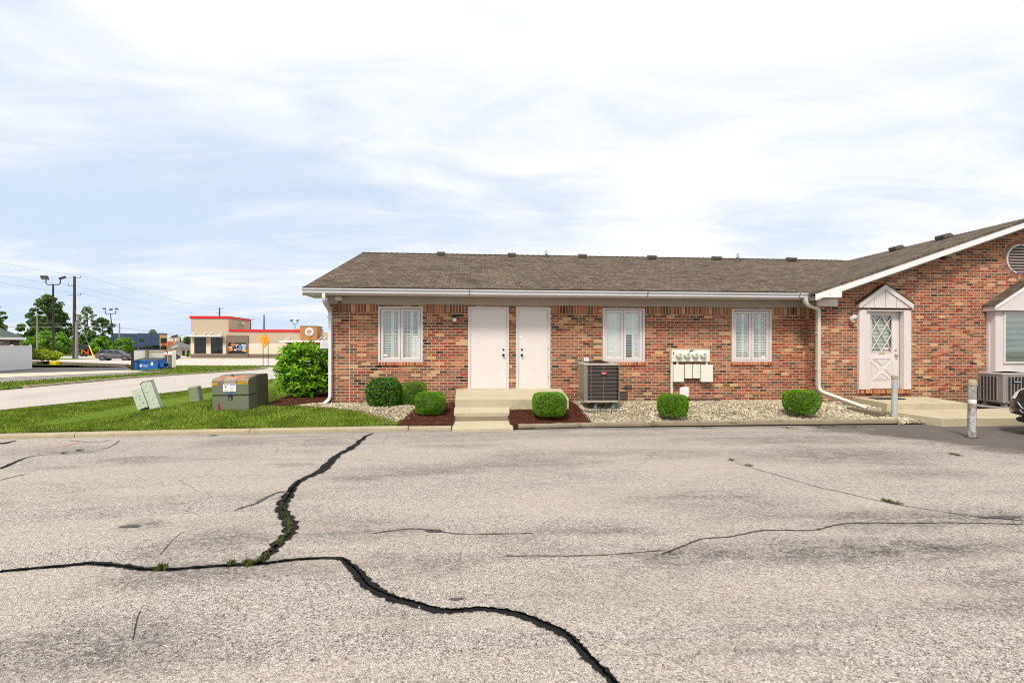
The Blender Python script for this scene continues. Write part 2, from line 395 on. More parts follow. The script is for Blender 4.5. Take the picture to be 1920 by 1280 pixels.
M_timber = mat('grey weathered timber', S(158, 144, 122, .66), .95, var=.35, vs=4, fine=.35, bmp=.8, bs=50, dirt=(S(56, 46, 36), 4, .85))
M_metergrey = mat('cream grey enamel', S(228, 225, 210, .9), .45, var=.04, dirt=(S(110, 102, 86), 9, .22))
# ------------------------------------------------------------ ground surfaces
KP = [(-60, 8.3), (-12, 9.08), (-8.54, 9.29), (-5.65, 9.51), (-1.68, 9.72), (-.49, 9.72), (30, 9.8)]
def kerbY(x): return np.interp(x, [p[0] for p in KP], [p[1] for p in KP])
RE = [(9.0, -12.75), (13.7, -12.6), (14.55, -12.47), (15.97, -12.05), (17.4, -11.7), (19.2, -11.4), (21.4, -11.25), (26.6, -11.1), (60, -11)]
def roadX(y): return np.interp(y, [p[0] for p in RE], [p[1] for p in RE])
def sm(a, b, x): t = np.clip((x-a)/(b-a), 0, 1); return t*t*(3-2*t)
def G(x, y):
    x = np.asarray(x, float); y = np.asarray(y, float); dk = y-kerbY(x)
    base = .065*(1-sm(2, 7, dk)); sx = sm(-13, -6, x)
    lawn = base + sm(.2, 2.4, dk)*(.20*sm(-8.5, -6.9, x) - .17*np.exp(-((x+9.5)/1.1)**2))
    bed = .065+.195*sm(9.85, 11.7, y); bed = bed*(1-sm(15, 24, y))
    bed = np.where(x > -.42, bed*sm(9.78, 9.92, y), bed); z = lawn+(bed-lawn)*sm(-6.6, -4.4, x)
    ed = sm(0, 1.4, x-roadX(y)); return z*ed-.03*(1-ed)
def Gf(x, y): return float(G(x, y))
def posn(n): return geo(n).outputs['Position']
def asphalt():
    m, n, b = newmat('old pale asphalt'); p = posn(n)
    vo = n.nodes.new('ShaderNodeTexVoronoi'); vo.inputs['Scale'].default_value = 190; n.links.new(p, vo.inputs[0])
    vs = n.nodes.new('ShaderNodeSeparateColor'); n.links.new(vo.outputs['Color'], vs.inputs[0])
    vo2 = n.nodes.new('ShaderNodeTexVoronoi'); vo2.inputs['Scale'].default_value = 75; n.links.new(p, vo2.inputs[0])
    vs2 = n.nodes.new('ShaderNodeSeparateColor'); n.links.new(vo2.outputs['Color'], vs2.inputs[0])
    a = mathn(n, 'ADD', mathn(n, 'MULTIPLY', vs.outputs[0], .68), mathn(n, 'MULTIPLY', vs2.outputs[0], .32))
    agg = ramp(n, a, [(0, S(40, 36, 36, .7)), (.18, S(92, 84, 79, .82)), (.34, S(160, 149, 139, .9)), (.60, S(190, 179, 168, .94)), (.83, S(218, 209, 199, .97)), (1, S(246, 241, 234, 1))])
    # pits between stones
    pit = maprange(n, noise(n, 120, 3, .6, p), .60, .70); agg = mixc(n, mathn(n, 'MULTIPLY', pit, .65), agg, S(66, 60, 57, .7))
    # slightly different tones over metres, stretched along the traffic
    t1 = maprange(n, noise(n, 1.0, 6, .62, p, .6, (.35, 1.1, 1)), .50, .70)
    t1b = maprange(n, noise(n, 24, 4, .7, p), .36, .62)
    agg = mixc(n, mathn(n, 'MULTIPLY', mathn(n, 'MULTIPLY', t1, t1b), .75), agg, S(88, 82, 82, .7))
    t2 = maprange(n, noise(n, 1.0, 5, .6, p, .8, (.22, .9, 1)), .42, .62)
    agg = mixc(n, mathn(n, 'MULTIPLY', t2, .28), agg, S(214, 200, 182, .88))
    # wide dirty wheel bands
    sx_ = n.nodes.new('ShaderNodeSeparateXYZ'); n.links.new(p, sx_.inputs[0]); X_, Y_ = sx_.outputs[0], sx_.outputs[1]
    band = None; wv_ = n.nodes.new('ShaderNodeTexNoise'); wv_.inputs['Scale'].default_value = 1.6; wv_.inputs['Detail'].default_value = 6; n.links.new(p, wv_.inputs[0])
    wa = n.nodes.new('ShaderNodeVectorMath'); wa.operation = 'MULTIPLY_ADD'; n.links.new(wv_.outputs['Color'], wa.inputs[0]); wa.inputs[1].default_value = (1.4, .5, 0); n.links.new(p, wa.inputs[2])
    for px, py, hx, hy, k in ((1660,1030,330,20,.85),(1300,1036,170,16,.8),(1720,972,260,18,.7),(1480,968,160,14,.45),(1120,994,130,8,.65),(1560,853,200,14,.7),(1720,886,120,9,.5),(800,880,120,8,.5),(980,870,200,9,.4),(1250,850,160,8,.35),(420,1012,120,22,.6),(250,984,40,10,.6),(690,1000,150,15,.6),(640,978,110,12,.45),(780,1052,150,18,.55),(980,1046,110,12,.4),(480,1072,240,18,.5),(160,1225,300,55,.45),(1100,1112,260,26,.25),(1240,1064,150,20,.3),(550,872,60,5,.5),(1350,942,200,14,.3),(310,1040,50,24,.45),(1500,822,220,7,.5),(860,836,110,4,.4),(1100,814,420,5,.45),(120,842,120,6,.4),(700,1180,120,24,.25),(1500,1150,260,40,.2)):
        d_ = H*F/(py-HY); x_, y_ = WG(px, py); mp = n.nodes.new('ShaderNodeMapping'); mp.vector_type = 'TEXTURE'; mp.inputs['Location'].default_value = (x_+.7, y_+.25, 0); mp.inputs['Scale'].default_value = (hx*d_/F*1.5, hy*d_*d_/(H*F)*1.7, 1); n.links.new(wa.outputs[0], mp.inputs[0])
        ln = n.nodes.new('ShaderNodeVectorMath'); ln.operation = 'LENGTH'; n.links.new(mp.outputs[0], ln.inputs[0]); v = maprange(n, ln.outputs['Value'], 1.0, .15, 0., k); band = v if band is None else mathn(n, 'MAXIMUM', band, v)
    bn = maprange(n, noise(n, 5.0, 6, .72, p, .5, (.6, 1.5, 1)), .34, .60)
    band = mathn(n, 'MULTIPLY', mathn(n, 'ADD', mathn(n, 'MULTIPLY', bn, .75), .25), mathn(n, 'MULTIPLY', band, mathn(n, 'ADD', mathn(n, 'MULTIPLY', t1b, .75), .3)))
    agg = mixc(n, mathn(n, 'MINIMUM', band, .85), agg, S(58, 54, 56, .7))
    # newer dark asphalt towards the bollards, and the dark strip along the edge
    dk = mathn(n, 'ADD', mathn(n, 'ADD', mathn(n, 'SUBTRACT', X_, 6.6), mathn(n, 'MULTIPLY', mathn(n, 'SUBTRACT', Y_, 9.7), .56)), mathn(n, 'MULTIPLY', mathn(n, 'SUBTRACT', noise(n, 1.0, 6, .65, p, .4, (.7, 1.6, 1)), .5), 2.6))
    dm = maprange(n, dk, -.1, 1.0)
    e2 = mathn(n, 'ADD', mathn(n, 'SUBTRACT', Y_, 9.62), mathn(n, 'MULTIPLY', mathn(n, 'SUBTRACT', noise(n, 1.5, 5, .6, p), .5), .7))
    edge = mathn(n, 'MULTIPLY', maprange(n, e2, -.3, .2), .6)
    bl = maprange(n, noise(n, 2.3, 5, .6, p), .62, .70)
    dm = mathn(n, 'MULTIPLY', mathn(n, 'MAXIMUM', dm, edge), mathn(n, 'SUBTRACT', 1.0, mathn(n, 'MULTIPLY', bl, .6)))
    dark = mixc(n, vs.outputs[0], S(74, 66, 64, .8), S(112, 104, 98, .8))
    agg = mixc(n, mathn(n, 'MULTIPLY', dm, .82), agg, dark)
    # fine hairline crazing
    cr = n.nodes.new('ShaderNodeTexVoronoi'); cr.feature = 'DISTANCE_TO_EDGE'; cr.inputs['Scale'].default_value = .8
    wp = n.nodes.new('ShaderNodeMix'); wp.data_type = 'VECTOR'; wp.inputs[0].default_value = .16
    nzv = n.nodes.new('ShaderNodeTexNoise'); nzv.inputs['Scale'].default_value = 3; nzv.inputs['Detail'].default_value = 5; n.links.new(p, nzv.inputs[0])
    n.links.new(p, wp.inputs[4]); n.links.new(nzv.outputs['Color'], wp.inputs[5]); n.links.new(wp.outputs[1], cr.inputs[0])
    cm_ = mathn(n, 'MULTIPLY', maprange(n, cr.outputs[0], .006, .001), maprange(n, noise(n, .45, 3, .5, p), .50, .60))
    agg = mixc(n, mathn(n, 'MULTIPLY', cm_, .5), agg, S(70, 62, 52, .7))
    n.links.new(agg, b.inputs['Base Color']); b.inputs['Roughness'].default_value = .92; b.inputs['Specular IOR Level'].default_value = .25
    hh = mathn(n, 'SUBTRACT', mathn(n, 'MULTIPLY', vs.outputs[1], .7), mathn(n, 'MULTIPLY', vo.outputs['Distance'], 40))
    bump(n, b, hh, .5, .0045); return m
M_asph = asphalt()
def paleroad(name, c1, c2, k=.8, dirt=S(150, 140, 128, .7)):
    m, n, b = newmat(name); p = posn(n)
    a = noise(n, 40, 5, .7, p); col = mixc(n, a, tuple(v*k for v in c1[:3])+(1,), tuple(v*k for v in c2[:3])+(1,))
    s_ = maprange(n, noise(n, .5, 6, .65, p, .8, (1.4, .35, 1)), .48, .72); col = mixc(n, mathn(n, 'MULTIPLY', s_, .3), col, dirt)
    n.links.new(col, b.inputs['Base Color']); b.inputs['Roughness'].default_value = .92; bump(n, b, a, .3, .004); return m
M_road = paleroad('pale worn road', S(182, 173, 162), S(216, 208, 197), .72)
M_road2 = paleroad('pale far pavement', S(200, 190, 178), S(226, 216, 204), .74)
M_walk = paleroad('grey walk', S(130, 124, 120), S(170, 162, 154), .7)
M_cream = paleroad('cream concrete band', S(208, 194, 168), S(230, 216, 190), .74)
M_dkasph = paleroad('dark asphalt', S(74, 68, 70), S(100, 94, 94), .8, S(58, 54, 56, .8))
def grassmat(name, a=(66, 92, 22), b_=(120, 150, 40), dry=(160, 160, 90), k=.75):
    m, n, b = newmat(name); p = posn(n)
    x = noise(n, 14, 6, .7, p); col = mixc(n, maprange(n, x, .3, .7), S(*a, k), S(*b_, k))
    y = maprange(n, noise(n, .9, 5, .6, p), .5, .7); col = mixc(n, mathn(n, 'MULTIPLY', y, .35), col, S(*dry, k))
    n.links.new(col, b.inputs['Base Color']); b.inputs['Roughness'].default_value = .95; b.inputs['Specular IOR Level'].default_value = .1
    bump(n, b, x, .8, .03); return m
M_grassg = grassmat('turf')
M_soil = mat('gravel soil', S(150, 134, 104, .55), .95, var=.2, fine=.3, bmp=.6)
tag(sheet('ground', [(-900, -300), (900, -300), (900, 1500), (-900, 1500)], -.06, M_grassg), kind='structure')
lot = [(-700, -295), (700, -295), (700, 11.8), (9.9, 11.8), (9.9, 10.4), (-.3, 10.3)] + [(x, float(kerbY(x))+.05) for x in (-1.7, -5.6, -8.5, -12)] + [(-12.8, 9.1), (-60, 8.4)]
sheet('parking_lot', lot, 0, M_asph)
road = [(-18.6, 9.2)] + [(x, y) for y, x in RE[:-1]] + [(-11, 40), (40, 40), (40, 45.4), (-15, 45.3), (-19.5, 45.1), (-19.6, 44.2), (-18.4, 43.2), (-17.3, 41.4), (-16.95, 39), (-17.5, 35), (-18.45, 31), (-18.9, 28), (-18.7, 24.8), (-18.6, 21.4)]
sheet('road', road, .004, M_road)
sheet('far_parking_lot', [(-35, 48.6), (60, 48.6), (60, 87), (-60, 87), (-66, 66), (-120, 66), (-120, 50.3), (-35, 50.3)], .004, M_road2)
sheet('main_street', [(-400, 88.3), (-53, 88.3), (-53, 118), (-400, 118)], .004, M_road2)
sheet('sidewalk', [(-22.8, 22), (-21.6, 30), (-21.5, 37.5), (-24.1, 37), (-26.2, 29.5), (-27.5, 21)], .004, M_walk)
sheet('concrete_path', [(-26.6, 22), (-26.6, 29), (-24.1, 36.8), (-26.4, 38.8), (-30.9, 33.6), (-34, 22)], .009, M_cream)
sheet('side_yard_asphalt', [(-30.9, 33.6), (-26.4, 38.8), (-30.3, 44.3), (-50, 57.5), (-70, 57), (-70, 22), (-34, 22)], .004, M_dkasph)
# lawn
def drape(name, x0, x1, y0f, y1f, step, fn, keep, m, dz=0., kind=None):
    nx = int((x1-x0)/step)+1; vs = {}; V = []; Fc = []
    xs = np.linspace(x0, x1, nx)
    ny = int((max(y1f(x) for x in xs)-min(y0f(x) for x in xs))/step)+1
    X = np.repeat(xs[:, None], ny, 1); Y = np.stack([np.linspace(y0f(x), y1f(x), ny) for x in xs]); Z = fn(X, Y)+dz
    V = np.stack([X, Y, Z], -1).reshape(-1, 3); k = keep(X, Y)
    for i in range(nx-1):
        for j in range(ny-1):
            if k[i, j] or k[i+1, j+1]: Fc.append((i*ny+j, (i+1)*ny+j, (i+1)*ny+j+1, i*ny+j+1))
    me = bpy.data.meshes.new(name); me.from_pydata(V.tolist(), [], Fc); boxuv(me, 'xy'); me.polygons.foreach_set('use_smooth', [True]*len(me.polygons))
    o = link(name, me, m); 
    if kind: o['kind'] = kind
    return o
drape('lawn', -12.9, -.5, lambda x: float(kerbY(x))+.1, lambda x: 27. if x < -3.7 else 12.34, .18, G, lambda X, Y: np.ones(X.shape, bool), M_grassg, 0, 'structure')
sheet('back_lawn', [(-11.15, 26.9), (-3.9, 26.9), (-3.9, 39.9), (-11.05, 39.9)], .002, M_grassg)
def kerb(name, pts, w_, h_, m, z0=-.05):
    # a kerb with a rounded top edge following pts (front edge)
    prof = [(0, z0), (.012, h_-.03), (.03, h_-.008), (.06, h_), (w_, h_), (w_, z0)]
    mb = MB(); P = [Vector((a, b, 0)) for a, b in pts]; k = len(prof)
    for i, p in enumerate(P):
        d = (P[min(i+1, len(P)-1)]-P[max(i-1, 0)]).normalized(); nrm = Vector((-d.y, d.x, 0))
        for a, z in prof: q = p+nrm*a; mb.v.append((q.x, q.y, z))
    for i in range(len(P)-1):
        for j in range(k): q = (j+1) % k; mb.f.append((i*k+j, i*k+q, (i+1)*k+q, (i+1)*k+j))
    mb.f.append(tuple(range(k))); mb.f.append(tuple(reversed(range((len(P)-1)*k, len(P)*k))))
    o = mb.build(name, m, None); o['kind'] = 'structure'; return o
segs = [-12.0, -9.1, -7.35, -4.35, -1.35, -.495]
for a, b in zip(segs[:-1], segs[1:]):
    xs = np.linspace(a+.008, b-.008, 6); kerb('kerb', [(x, float(kerbY(x))+random.uniform(-.01, .01)) for x in xs], .16, .082+random.uniform(-.004, .004), M_concedge)
# low edges of the road
kerb('road_kerb', [(-18.75, 21.4), (-18.9, 24.8), (-19.05, 28), (-18.6, 31), (-17.65, 35), (-17.1, 39), (-17.45, 41.3), (-18.5, 43), (-19.7, 44)], -.16, .09, M_concedge)
for nm, poly in (('verge', [(-18.75, 20.2), (-18.95, 24.8), (-19.1, 28), (-18.7, 31), (-17.75, 35), (-17.2, 39), (-17.55, 41.3), (-18.6, 43), (-19.8, 44), (-34, 50.2), (-35, 48.6), (-27, 41.4), (-25.5, 38.8), (-23.8, 37.2), (-21.5, 37.5), (-21.6, 30), (-22.8, 22)]),
                 ('verge', [(-36, 45.8), (-15, 45.5), (20, 45.5), (20, 48.4), (-36, 48.5)]),
                 ('verge', [(-120, 66.2), (-66.3, 66.2), (-60.3, 87.2), (-120, 88)]),
                 ('verge', [(-120, 47.5), (-52, 56.6), (-50, 58), (-30.3, 44.6), (-35, 50.1), (-120, 50.1)])):
    sheet(nm, poly, .03 if nm == 'verge' else 0, M_grassg)
kerb('low_kerb', [(-50.2, 57.6), (-44, 53.6), (-36.5, 48.6), (-30.3, 44.4)], -.2, .3, mat('brown stone kerb', S(140, 122, 104, .6), .9, var=.3, fine=.2))
# ------------------------------------------------------------ the brick office building
YW, YG = 12.34, 11.84; XL, XC = -3.68, 8.87; ZF = 2.767
RZ0, RY0, RYR, RZR = 3.085, 11.74, 17.85, 5.15; SL = (RZR-RZ0)/(RYR-RY0); XE, XR = 8.46, 14.60; XLE = -4.13
B = thing('brick_office_building', 'single storey brick office building with brown shingle roof and white gutters', 'building', (3, YW, 0))
def rects(xs, zs, holes):
    X = sorted(set(list(xs)+[h[i] for h in holes for i in (0, 1)])); Z = sorted(set(list(zs)+[h[i] for h in holes for i in (2, 3)]))
    for i in range(len(X)-1):
        for j in range(len(Z)-1):
            cx_, cz_ = (X[i]+X[i+1])/2, (Z[j]+Z[j+1])/2
            if not any(h[0] < cx_ < h[1] and h[2] < cz_ < h[3] for h in holes): yield X[i], X[i+1], Z[j], Z[j+1]
def wallmesh(mb, x0, x1, z0, z1, Y, holes, dep_=.12):
    for a, b, c, d in rects((x0, x1), (z0, z1), holes): mb.add([(a, Y, c), (b, Y, c), (b, Y, d), (a, Y, d)], [(0, 1, 2, 3)])
    for a, b, c, d in holes:
        y = Y+dep_; mb.add([(a,Y,c),(a,y,c),(a,y,d),(a,Y,d)], [(0,1,2,3)]); mb.add([(b,Y,c),(b,y,c),(b,y,d),(b,Y,d)], [(0,1,2,3)])
        mb.add([(a,Y,d),(b,Y,d),(b,y,d),(a,y,d)], [(0,1,2,3)]); mb.add([(a,Y,c),(b,Y,c),(b,y,c),(a,y,c)], [(0,1,2,3)])
WIN = [(710, 792, 575.2, 678.3), (1130.3, 1207.3, 577.8, 678.2), (1371.8, 1444.6, 579.5, 678)]
DOORS = [(878, 953.8, 575.4, 729.8), (967.8, 1031.6, 575.6, 729.8)]
def hole(q, Y): 
    x0, x1, y0, y1 = q; xm = (x0+x1)/2
    return (WX(x0, Y), WX(x1, Y), WZ(xm, y1, Y), WZ(xm, y0, Y))
WH = [hole(q, YW) for q in WIN]; DH = [hole(q, YW) for q in DOORS]
mb = MB(); wallmesh(mb, XL, XC, -.1, 2.98, YW, WH+DH)
zr = lambda x: RZ0+SL*(x-XE) if x < XR else RZ0+SL*(2*XR-XE-x)
# clinker bricks that stick out of the face, on the bond
def clinkers(mb, x0, x1, z0, z1, Y, n_, avoid):
    W_, R_ = .205, .0725; c = 0
    while c < n_:
        r = int(random.uniform(z0, z1)/R_); o_ = W_*.5 if r % 2 == 0 else 0; k = int((random.uniform(x0, x1))/W_); x = k*W_+o_+.006; z = r*R_+.006
        c += 1
        if z > zr(x)-.45 and Y < 12: continue
        if any(a-.05 < x+W_ and x < b_+.05 and c_-.05 < z+R_ and z < d+.1 for a, b_, c_, d in avoid) or x < x0 or x+W_ > x1: continue
        p = random.uniform(.008, .022); mb.cham(x, x+W_-.012, Y-p, Y+.01, z, z+R_-.012, .003)
clinkers(mb, XL, XC, .3, 2.5, YW, 34, WH+DH)
mb.build('wall', M_brick, B)
mb = MB(); mb.add([(XC, YG, -.1), (XC, YW, -.1), (XC, YW, 3.1), (XC, YG, 3.1)], [(0, 1, 2, 3)]); mb.build('return_wall', M_brick, B)
mb = MB(); mb.add([(XL, YW, -.1), (XL, 23.36, -.1), (XL, 23.36, 2.98), (XL, RYR, 4.98), (XL, YW, 2.98)], [(0, 1, 2, 3, 4)]); mb.build('side_wall', M_brick, B)
mb = MB(); mb.add([(XL, 23.36, -.1), (XC, 23.36, -.1), (XC, 23.36, 3), (XL, 23.36, 3)], [(0, 1, 2, 3)]); mb.add([(20.3, YG, -.1), (20.3, 29.5, -.1), (20.3, 29.5, 3.1), (20.3, YG, 3.1)], [(0, 1, 2, 3)])
mb.add([(XC, 29.5, -.1), (20.3, 29.5, -.1), (20.3, 29.5, 3.1), (XR, 29.5, 5), (XC, 29.5, 3.1)], [(0, 1, 2, 3, 4)]); mb.add([(XC, 23.3, -.1), (XC, 29.5, -.1), (XC, 29.5, 3.1), (XC, 23.3, 3.1)], [(0, 1, 2, 3)]); mb.build('back_wall', M_brick, B)
# wing gable wall with the door opening
YD = YG+.10
GD = (WX(1623.5, YD), WX(1690, YD), WZ(1655, 730, YD), WZ(1655, 579, YD))
mb = MB(); zt = 2.9; wallmesh(mb, XC, 20.3, -.1, zt, YG, [GD], .12)
zr = lambda x: RZ0+SL*(x-XE) if x < XR else RZ0+SL*(2*XR-XE-x)
mb.add([(XC, YG, zt), (20.3, YG, zt), (20.3, YG, zr(20.3)-.1), (XR, YG, RZR-.12), (XC, YG, zr(XC)-.1)], [(0, 1, 2, 3, 4)])
VC = (WX(1911, YG), WZ(1911, 486, YG))
clinkers(mb, 9.0, 13.3, .6, 4.0, YG, 130, [(9.4, 11.2, 0, 3.3)])
# (clinkers above the slope are dropped by keeping the list low)
mb.build('gable_wall', M_brick, B)
# soldier course under the frieze
def px2(a, Y=YW): return WX(a, Y)
for a, b in ((631, 706), (794, 871), (1035, 1122), (1211, 1367), (1447, 1511.5)): MB().box(px2(a), px2(b), YW-.006, YW+.01, ZF-.2, ZF-.004).build('soldier_course', M_soldier, B)
mb = MB(); mb.box(XC-.006, XC+.01, YG+.03, YW-.01, ZF-.2, ZF-.004); mb.build('soldier_course', M_soldier, B)
# mortar control joint
mb = MB(); mb.box(px2(654.6), px2(656), YW-.004, YW+.004, .2, 2.56); mb.build('control_joint', mat('mortar', (.5, .4, .26, 1), .9), B)
# roof
def slab(mb, pts, t=.05): mb.hexa([(a, b, c-t) for a, b, c in pts], pts) if len(pts) == 4 else None
mb = MB(); ridge = RZR
slab(mb, [(XLE, RY0, RZ0), (XE, RY0, RZ0), (XR, RYR, ridge), (XLE, RYR, ridge)])
slab(mb, [(XLE, RYR, ridge), (XR, RYR, ridge), (XE, 2*RYR-RY0, RZ0), (XLE, 2*RYR-RY0, RZ0)])
mb.box(XLE, XR-.3, RYR-.13, RYR+.13, ridge-.045, ridge-.018)
mb.build('main_roof', M_shingle, B, uvmode='xy')
mb = MB(); YRF = 11.36
vs = [(XE, YRF, RZ0), (XR, YRF, ridge), (XR, RYR, ridge), (XE, RY0, RZ0)]; mb.hexa([(a, b, c-.05) for a, b, c in vs], vs)
vs = [(XR, YRF, ridge), (2*XR-XE, YRF, RZ0), (2*XR-XE, 30, RZ0), (XR, 30, ridge)]; mb.hexa([(a, b, c-.05) for a, b, c in vs], vs)
vs = [(XE, 2*RYR-RY0, RZ0), (XR, RYR, ridge), (XR, 30, ridge), (XE, 30, RZ0)]; mb.hexa([(a, b, c-.05) for a, b, c in vs], vs)
mb.build('wing_roof', M_shingle, B, uvmode='swap')
# thick individual shingle butts along the eave and a ragged ridge cap
mb = MB(); x = XLE+.02
while x < XE-.3:
    w_ = random.uniform(.16, .34); mb.box(x, x+w_-.012, RY0-.012, RY0+.1, RZ0-.006, RZ0+.028+random.uniform(0, .006)); x += w_
mb.build('eave_shingles', M_shingle, B, uvmode='xy')
# ridge cap pieces
mb = MB(); x = XLE
while x < XR-.4:
    for s_ in (-1, 1):
        a = (x, RYR, ridge+.022); b = (x+.2, RYR, ridge+.008); c = (x+.2, RYR+s_*.15, ridge+.008-.15*SL); d = (x, RYR+s_*.15, ridge+.022-.15*SL); mb.add([a, b, c, d], [(0, 1, 2, 3)])
    x += .2
mb.build('ridge_cap', M_shingle, B, uvmode='xy')
# gutter, fascia, soffit, frieze
GX0, GX1 = WX(566.5, 11.66), WX(1500, 11.66)
prof = [(11.80, 2.955), (11.70, 2.955), (11.685, 2.97), (11.682, 3.005), (11.665, 3.035), (11.65, 3.05), (11.65, 3.075), (11.66, 3.075), (11.663, 3.056), (11.69, 3.03), (11.80, 3.03)]
mb = MB(); mb.prism(prof, GX0, GX1, axis='X')
for s_ in (0, 1):
    pass
dx = Vector((.30, 0, .012)); n0 = len(mb.v)
mb.prism([(a, b+.004) for a, b in prof], GX1-.01, WX(1530, 11.6), axis='X')
mb.build('gutter', M_gutter, B)
for xx in (px2(880, 11.66), px2(1215, 11.66), GX1): MB().prism([(a-.003 if i not in (0, 10) else a, b+(.003 if b > 3 else -.003)) for i, (a, b) in enumerate(prof)], xx-.015, xx+.015, axis='X').build('gutter_joint', mat('gutter seam', S(120, 118, 112), .5), B)
mb = MB(); mb.box(XLE+.02, XE+.05, 11.802, 11.83, 2.93, 3.05); mb.build('fascia', M_trim, B)
mb = MB(); mb.box(XLE+.05, XE+.3, 11.832, YW-.002, 2.945, 2.97); mb.box(XE+.3, XC-.002, YG, YW-.002, 2.945, 2.97); mb.build('soffit', M_frieze, B)
mb = MB(); mb.box(XL-.03, XC-.03, YW-.035, YW-.002, ZF, 2.944); mb.box(XC-.034, XC-.002, YG+.0, YW-.036, ZF, 2.944); mb.build('frieze_board', M_frieze, B)
mb = MB()   # left rake: board, soffit box
mb.hexa([(XLE-.01, RY0, RZ0-.2), (XLE+.02, RY0, RZ0-.2), (XLE+.02, RYR, ridge-.2), (XLE-.01, RYR, ridge-.2)], [(XLE-.01, RY0, RZ0-.052), (XLE+.02, RY0, RZ0-.052), (XLE+.02, RYR, ridge-.052), (XLE-.01, RYR, ridge-.052)])
mb.box(XLE+.022, XL-.035, 11.832, 12.55, 2.925, 2.943); mb.build('rake_board', M_trim, B)
# wing rake
mb = MB(); hf = .215
def rk(x0, x1, y0, y1, t0, t1):
    mb.hexa([(x0, y0, zr(x0)-t1), (x1, y0, zr(x1)-t1), (x1, y1, zr(x1)-t1), (x0, y1, zr(x0)-t1)], [(x0, y0, zr(x0)-t0), (x1, y0, zr(x1)-t0), (x1, y1, zr(x1)-t0), (x0, y1, zr(x0)-t0)])
YF = YRF+.015
rk(XE, XR-.002, YF, YF+.03, .052, hf); rk(XR+.002, 2*XR-XE, YF, YF+.03, .052, hf)
xb = WX(1578, YF)
mb.box(XE-.002, xb, YF-.006, YF+.024, WZ(1550, 557.5, YF), zr(XE)-.045)
mb.prism([(XE-.002, zr(XE)-.045), (xb, zr(XE)-.045), (xb, zr(xb)-.06)], YF-.006, YF+.024)
mb.build('rake_fascia', M_white, B)
mb = MB(); rk(XE+.002, XR-.002, YF+.031, YG-.002, hf-.045, hf-.02); rk(XR+.002, 2*XR-XE, YF+.031, YG-.002, hf-.045, hf-.02)
rk(xb-.05, XR-.01, YG-.03, YG-.003, hf-.019, hf+.10); rk(XR+.01, 2*XR-XE-.3, YG-.03, YG-.003, hf-.019, hf+.10)
mb.box(XE, xb-.004, YF+.03, YG-.003, WZ(1550, 557.5, YF)+.004, WZ(1550, 557.5, YF)+.02)
mb.build('rake_soffit', M_frieze, B)
mb = MB(); mb.box(XC-.06, WX(1570.5, YG-.05), YG-.05, YG-.003, WZ(1555, 574, YG), WZ(1555, 557, YF)+.003); mb.build('eave_return', M_trim, B)
# roof vents and pipes
M_vent = mat('grey brown vent metal', S(120, 114, 104, .6), .5, .2, dirt=(S(70, 60, 52), 5, .4))
def roofvent(px, py, onwing=False):
    if not onwing:
        x = WX(px, RYR-.45); y = RYR-.45; z = RZ0+SL*(y-RY0); a = math.atan(SL); Mx = Matrix.Translation((x, y, z)) @ Matrix.Rotation(a, 4, 'X') @ Matrix.Diagonal((.9, .85, 1.0, 1))
    else:
        x = XR-.42; y = onwing; z = RZ0+SL*(x-XE); Mx = Matrix.Translation((x, y, z)) @ Matrix.Rotation(-math.atan(SL), 4, 'Y') @ Matrix.Rotation(-math.pi/2, 4, 'Z') @ Matrix.Diagonal((.9, .9, .9, 1))
    mb = MB(); mb.box(-.2, .2, -.22, .28, 0, .012, Mx)
    prof_ = [(-.18, .035), (-.18, .13), (-.14, .155), (.1, .13), (.2, .01), (.1, .01), (-.1, .035)]
    mb.prism([(q[0], q[1]) for q in prof_], -.155, .155, Mx, axis='X')
    o = mb.build('roof_vent', M_vent, B); mb = MB(); mb.box(-.14, .14, -.172, -.165, .012, .034, Mx); mb.build('vent_screen', M_black, o)
for px in (827, 959, 1091, 1221, 1342, 1482): roofvent(px, 0)
for y in (15.2, 13.55): roofvent(0, 0, y)
for px, py in ((1024, 470), (1383, 475)):
    y = RYR-.35; x = WX(px, y); z = RZ0+SL*(y-RY0); zt_ = WZ(px, py, y)
    mb = MB(); mb.tube([(x, y, z-.02), (x, y, zt_)], .04, 12); o = mb.build('vent_pipe', mat('pvc pipe', S(190, 196, 200, .8), .5), B, smooth=True)
    mb = MB(); mb.lathe([(.11, 0), (.1, .03), (.055, .11), (.045, .12)], (x, y, z-.02), 14); mb.build('flashing_boot', M_black, o, smooth=True)
# downspouts
def spout(name, pts, a, b, m):
    mb = MB()
    P = [Vector(p) for p in pts]; out_ = []
    mb.tube(P, 0, 4, True, flat=(a, b)); return mb.build(name, m, B, bevel=.006)
def rounded(pts, r=.12, k=5):
    P = [Vector(p) for p in pts]; o = [P[0]]
    for i in range(1, len(P)-1):
        a = (P[i-1]-P[i]); b = (P[i+1]-P[i]); rr = min(r, a.length*.45, b.length*.45); a = P[i]+a.normalized()*rr; b = P[i]+b.normalized()*rr
        for t in np.linspace(0, 1, k): o.append(a*(1-t)**2+P[i]*2*t*(1-t)+b*t*t)
    return o+[P[-1]]
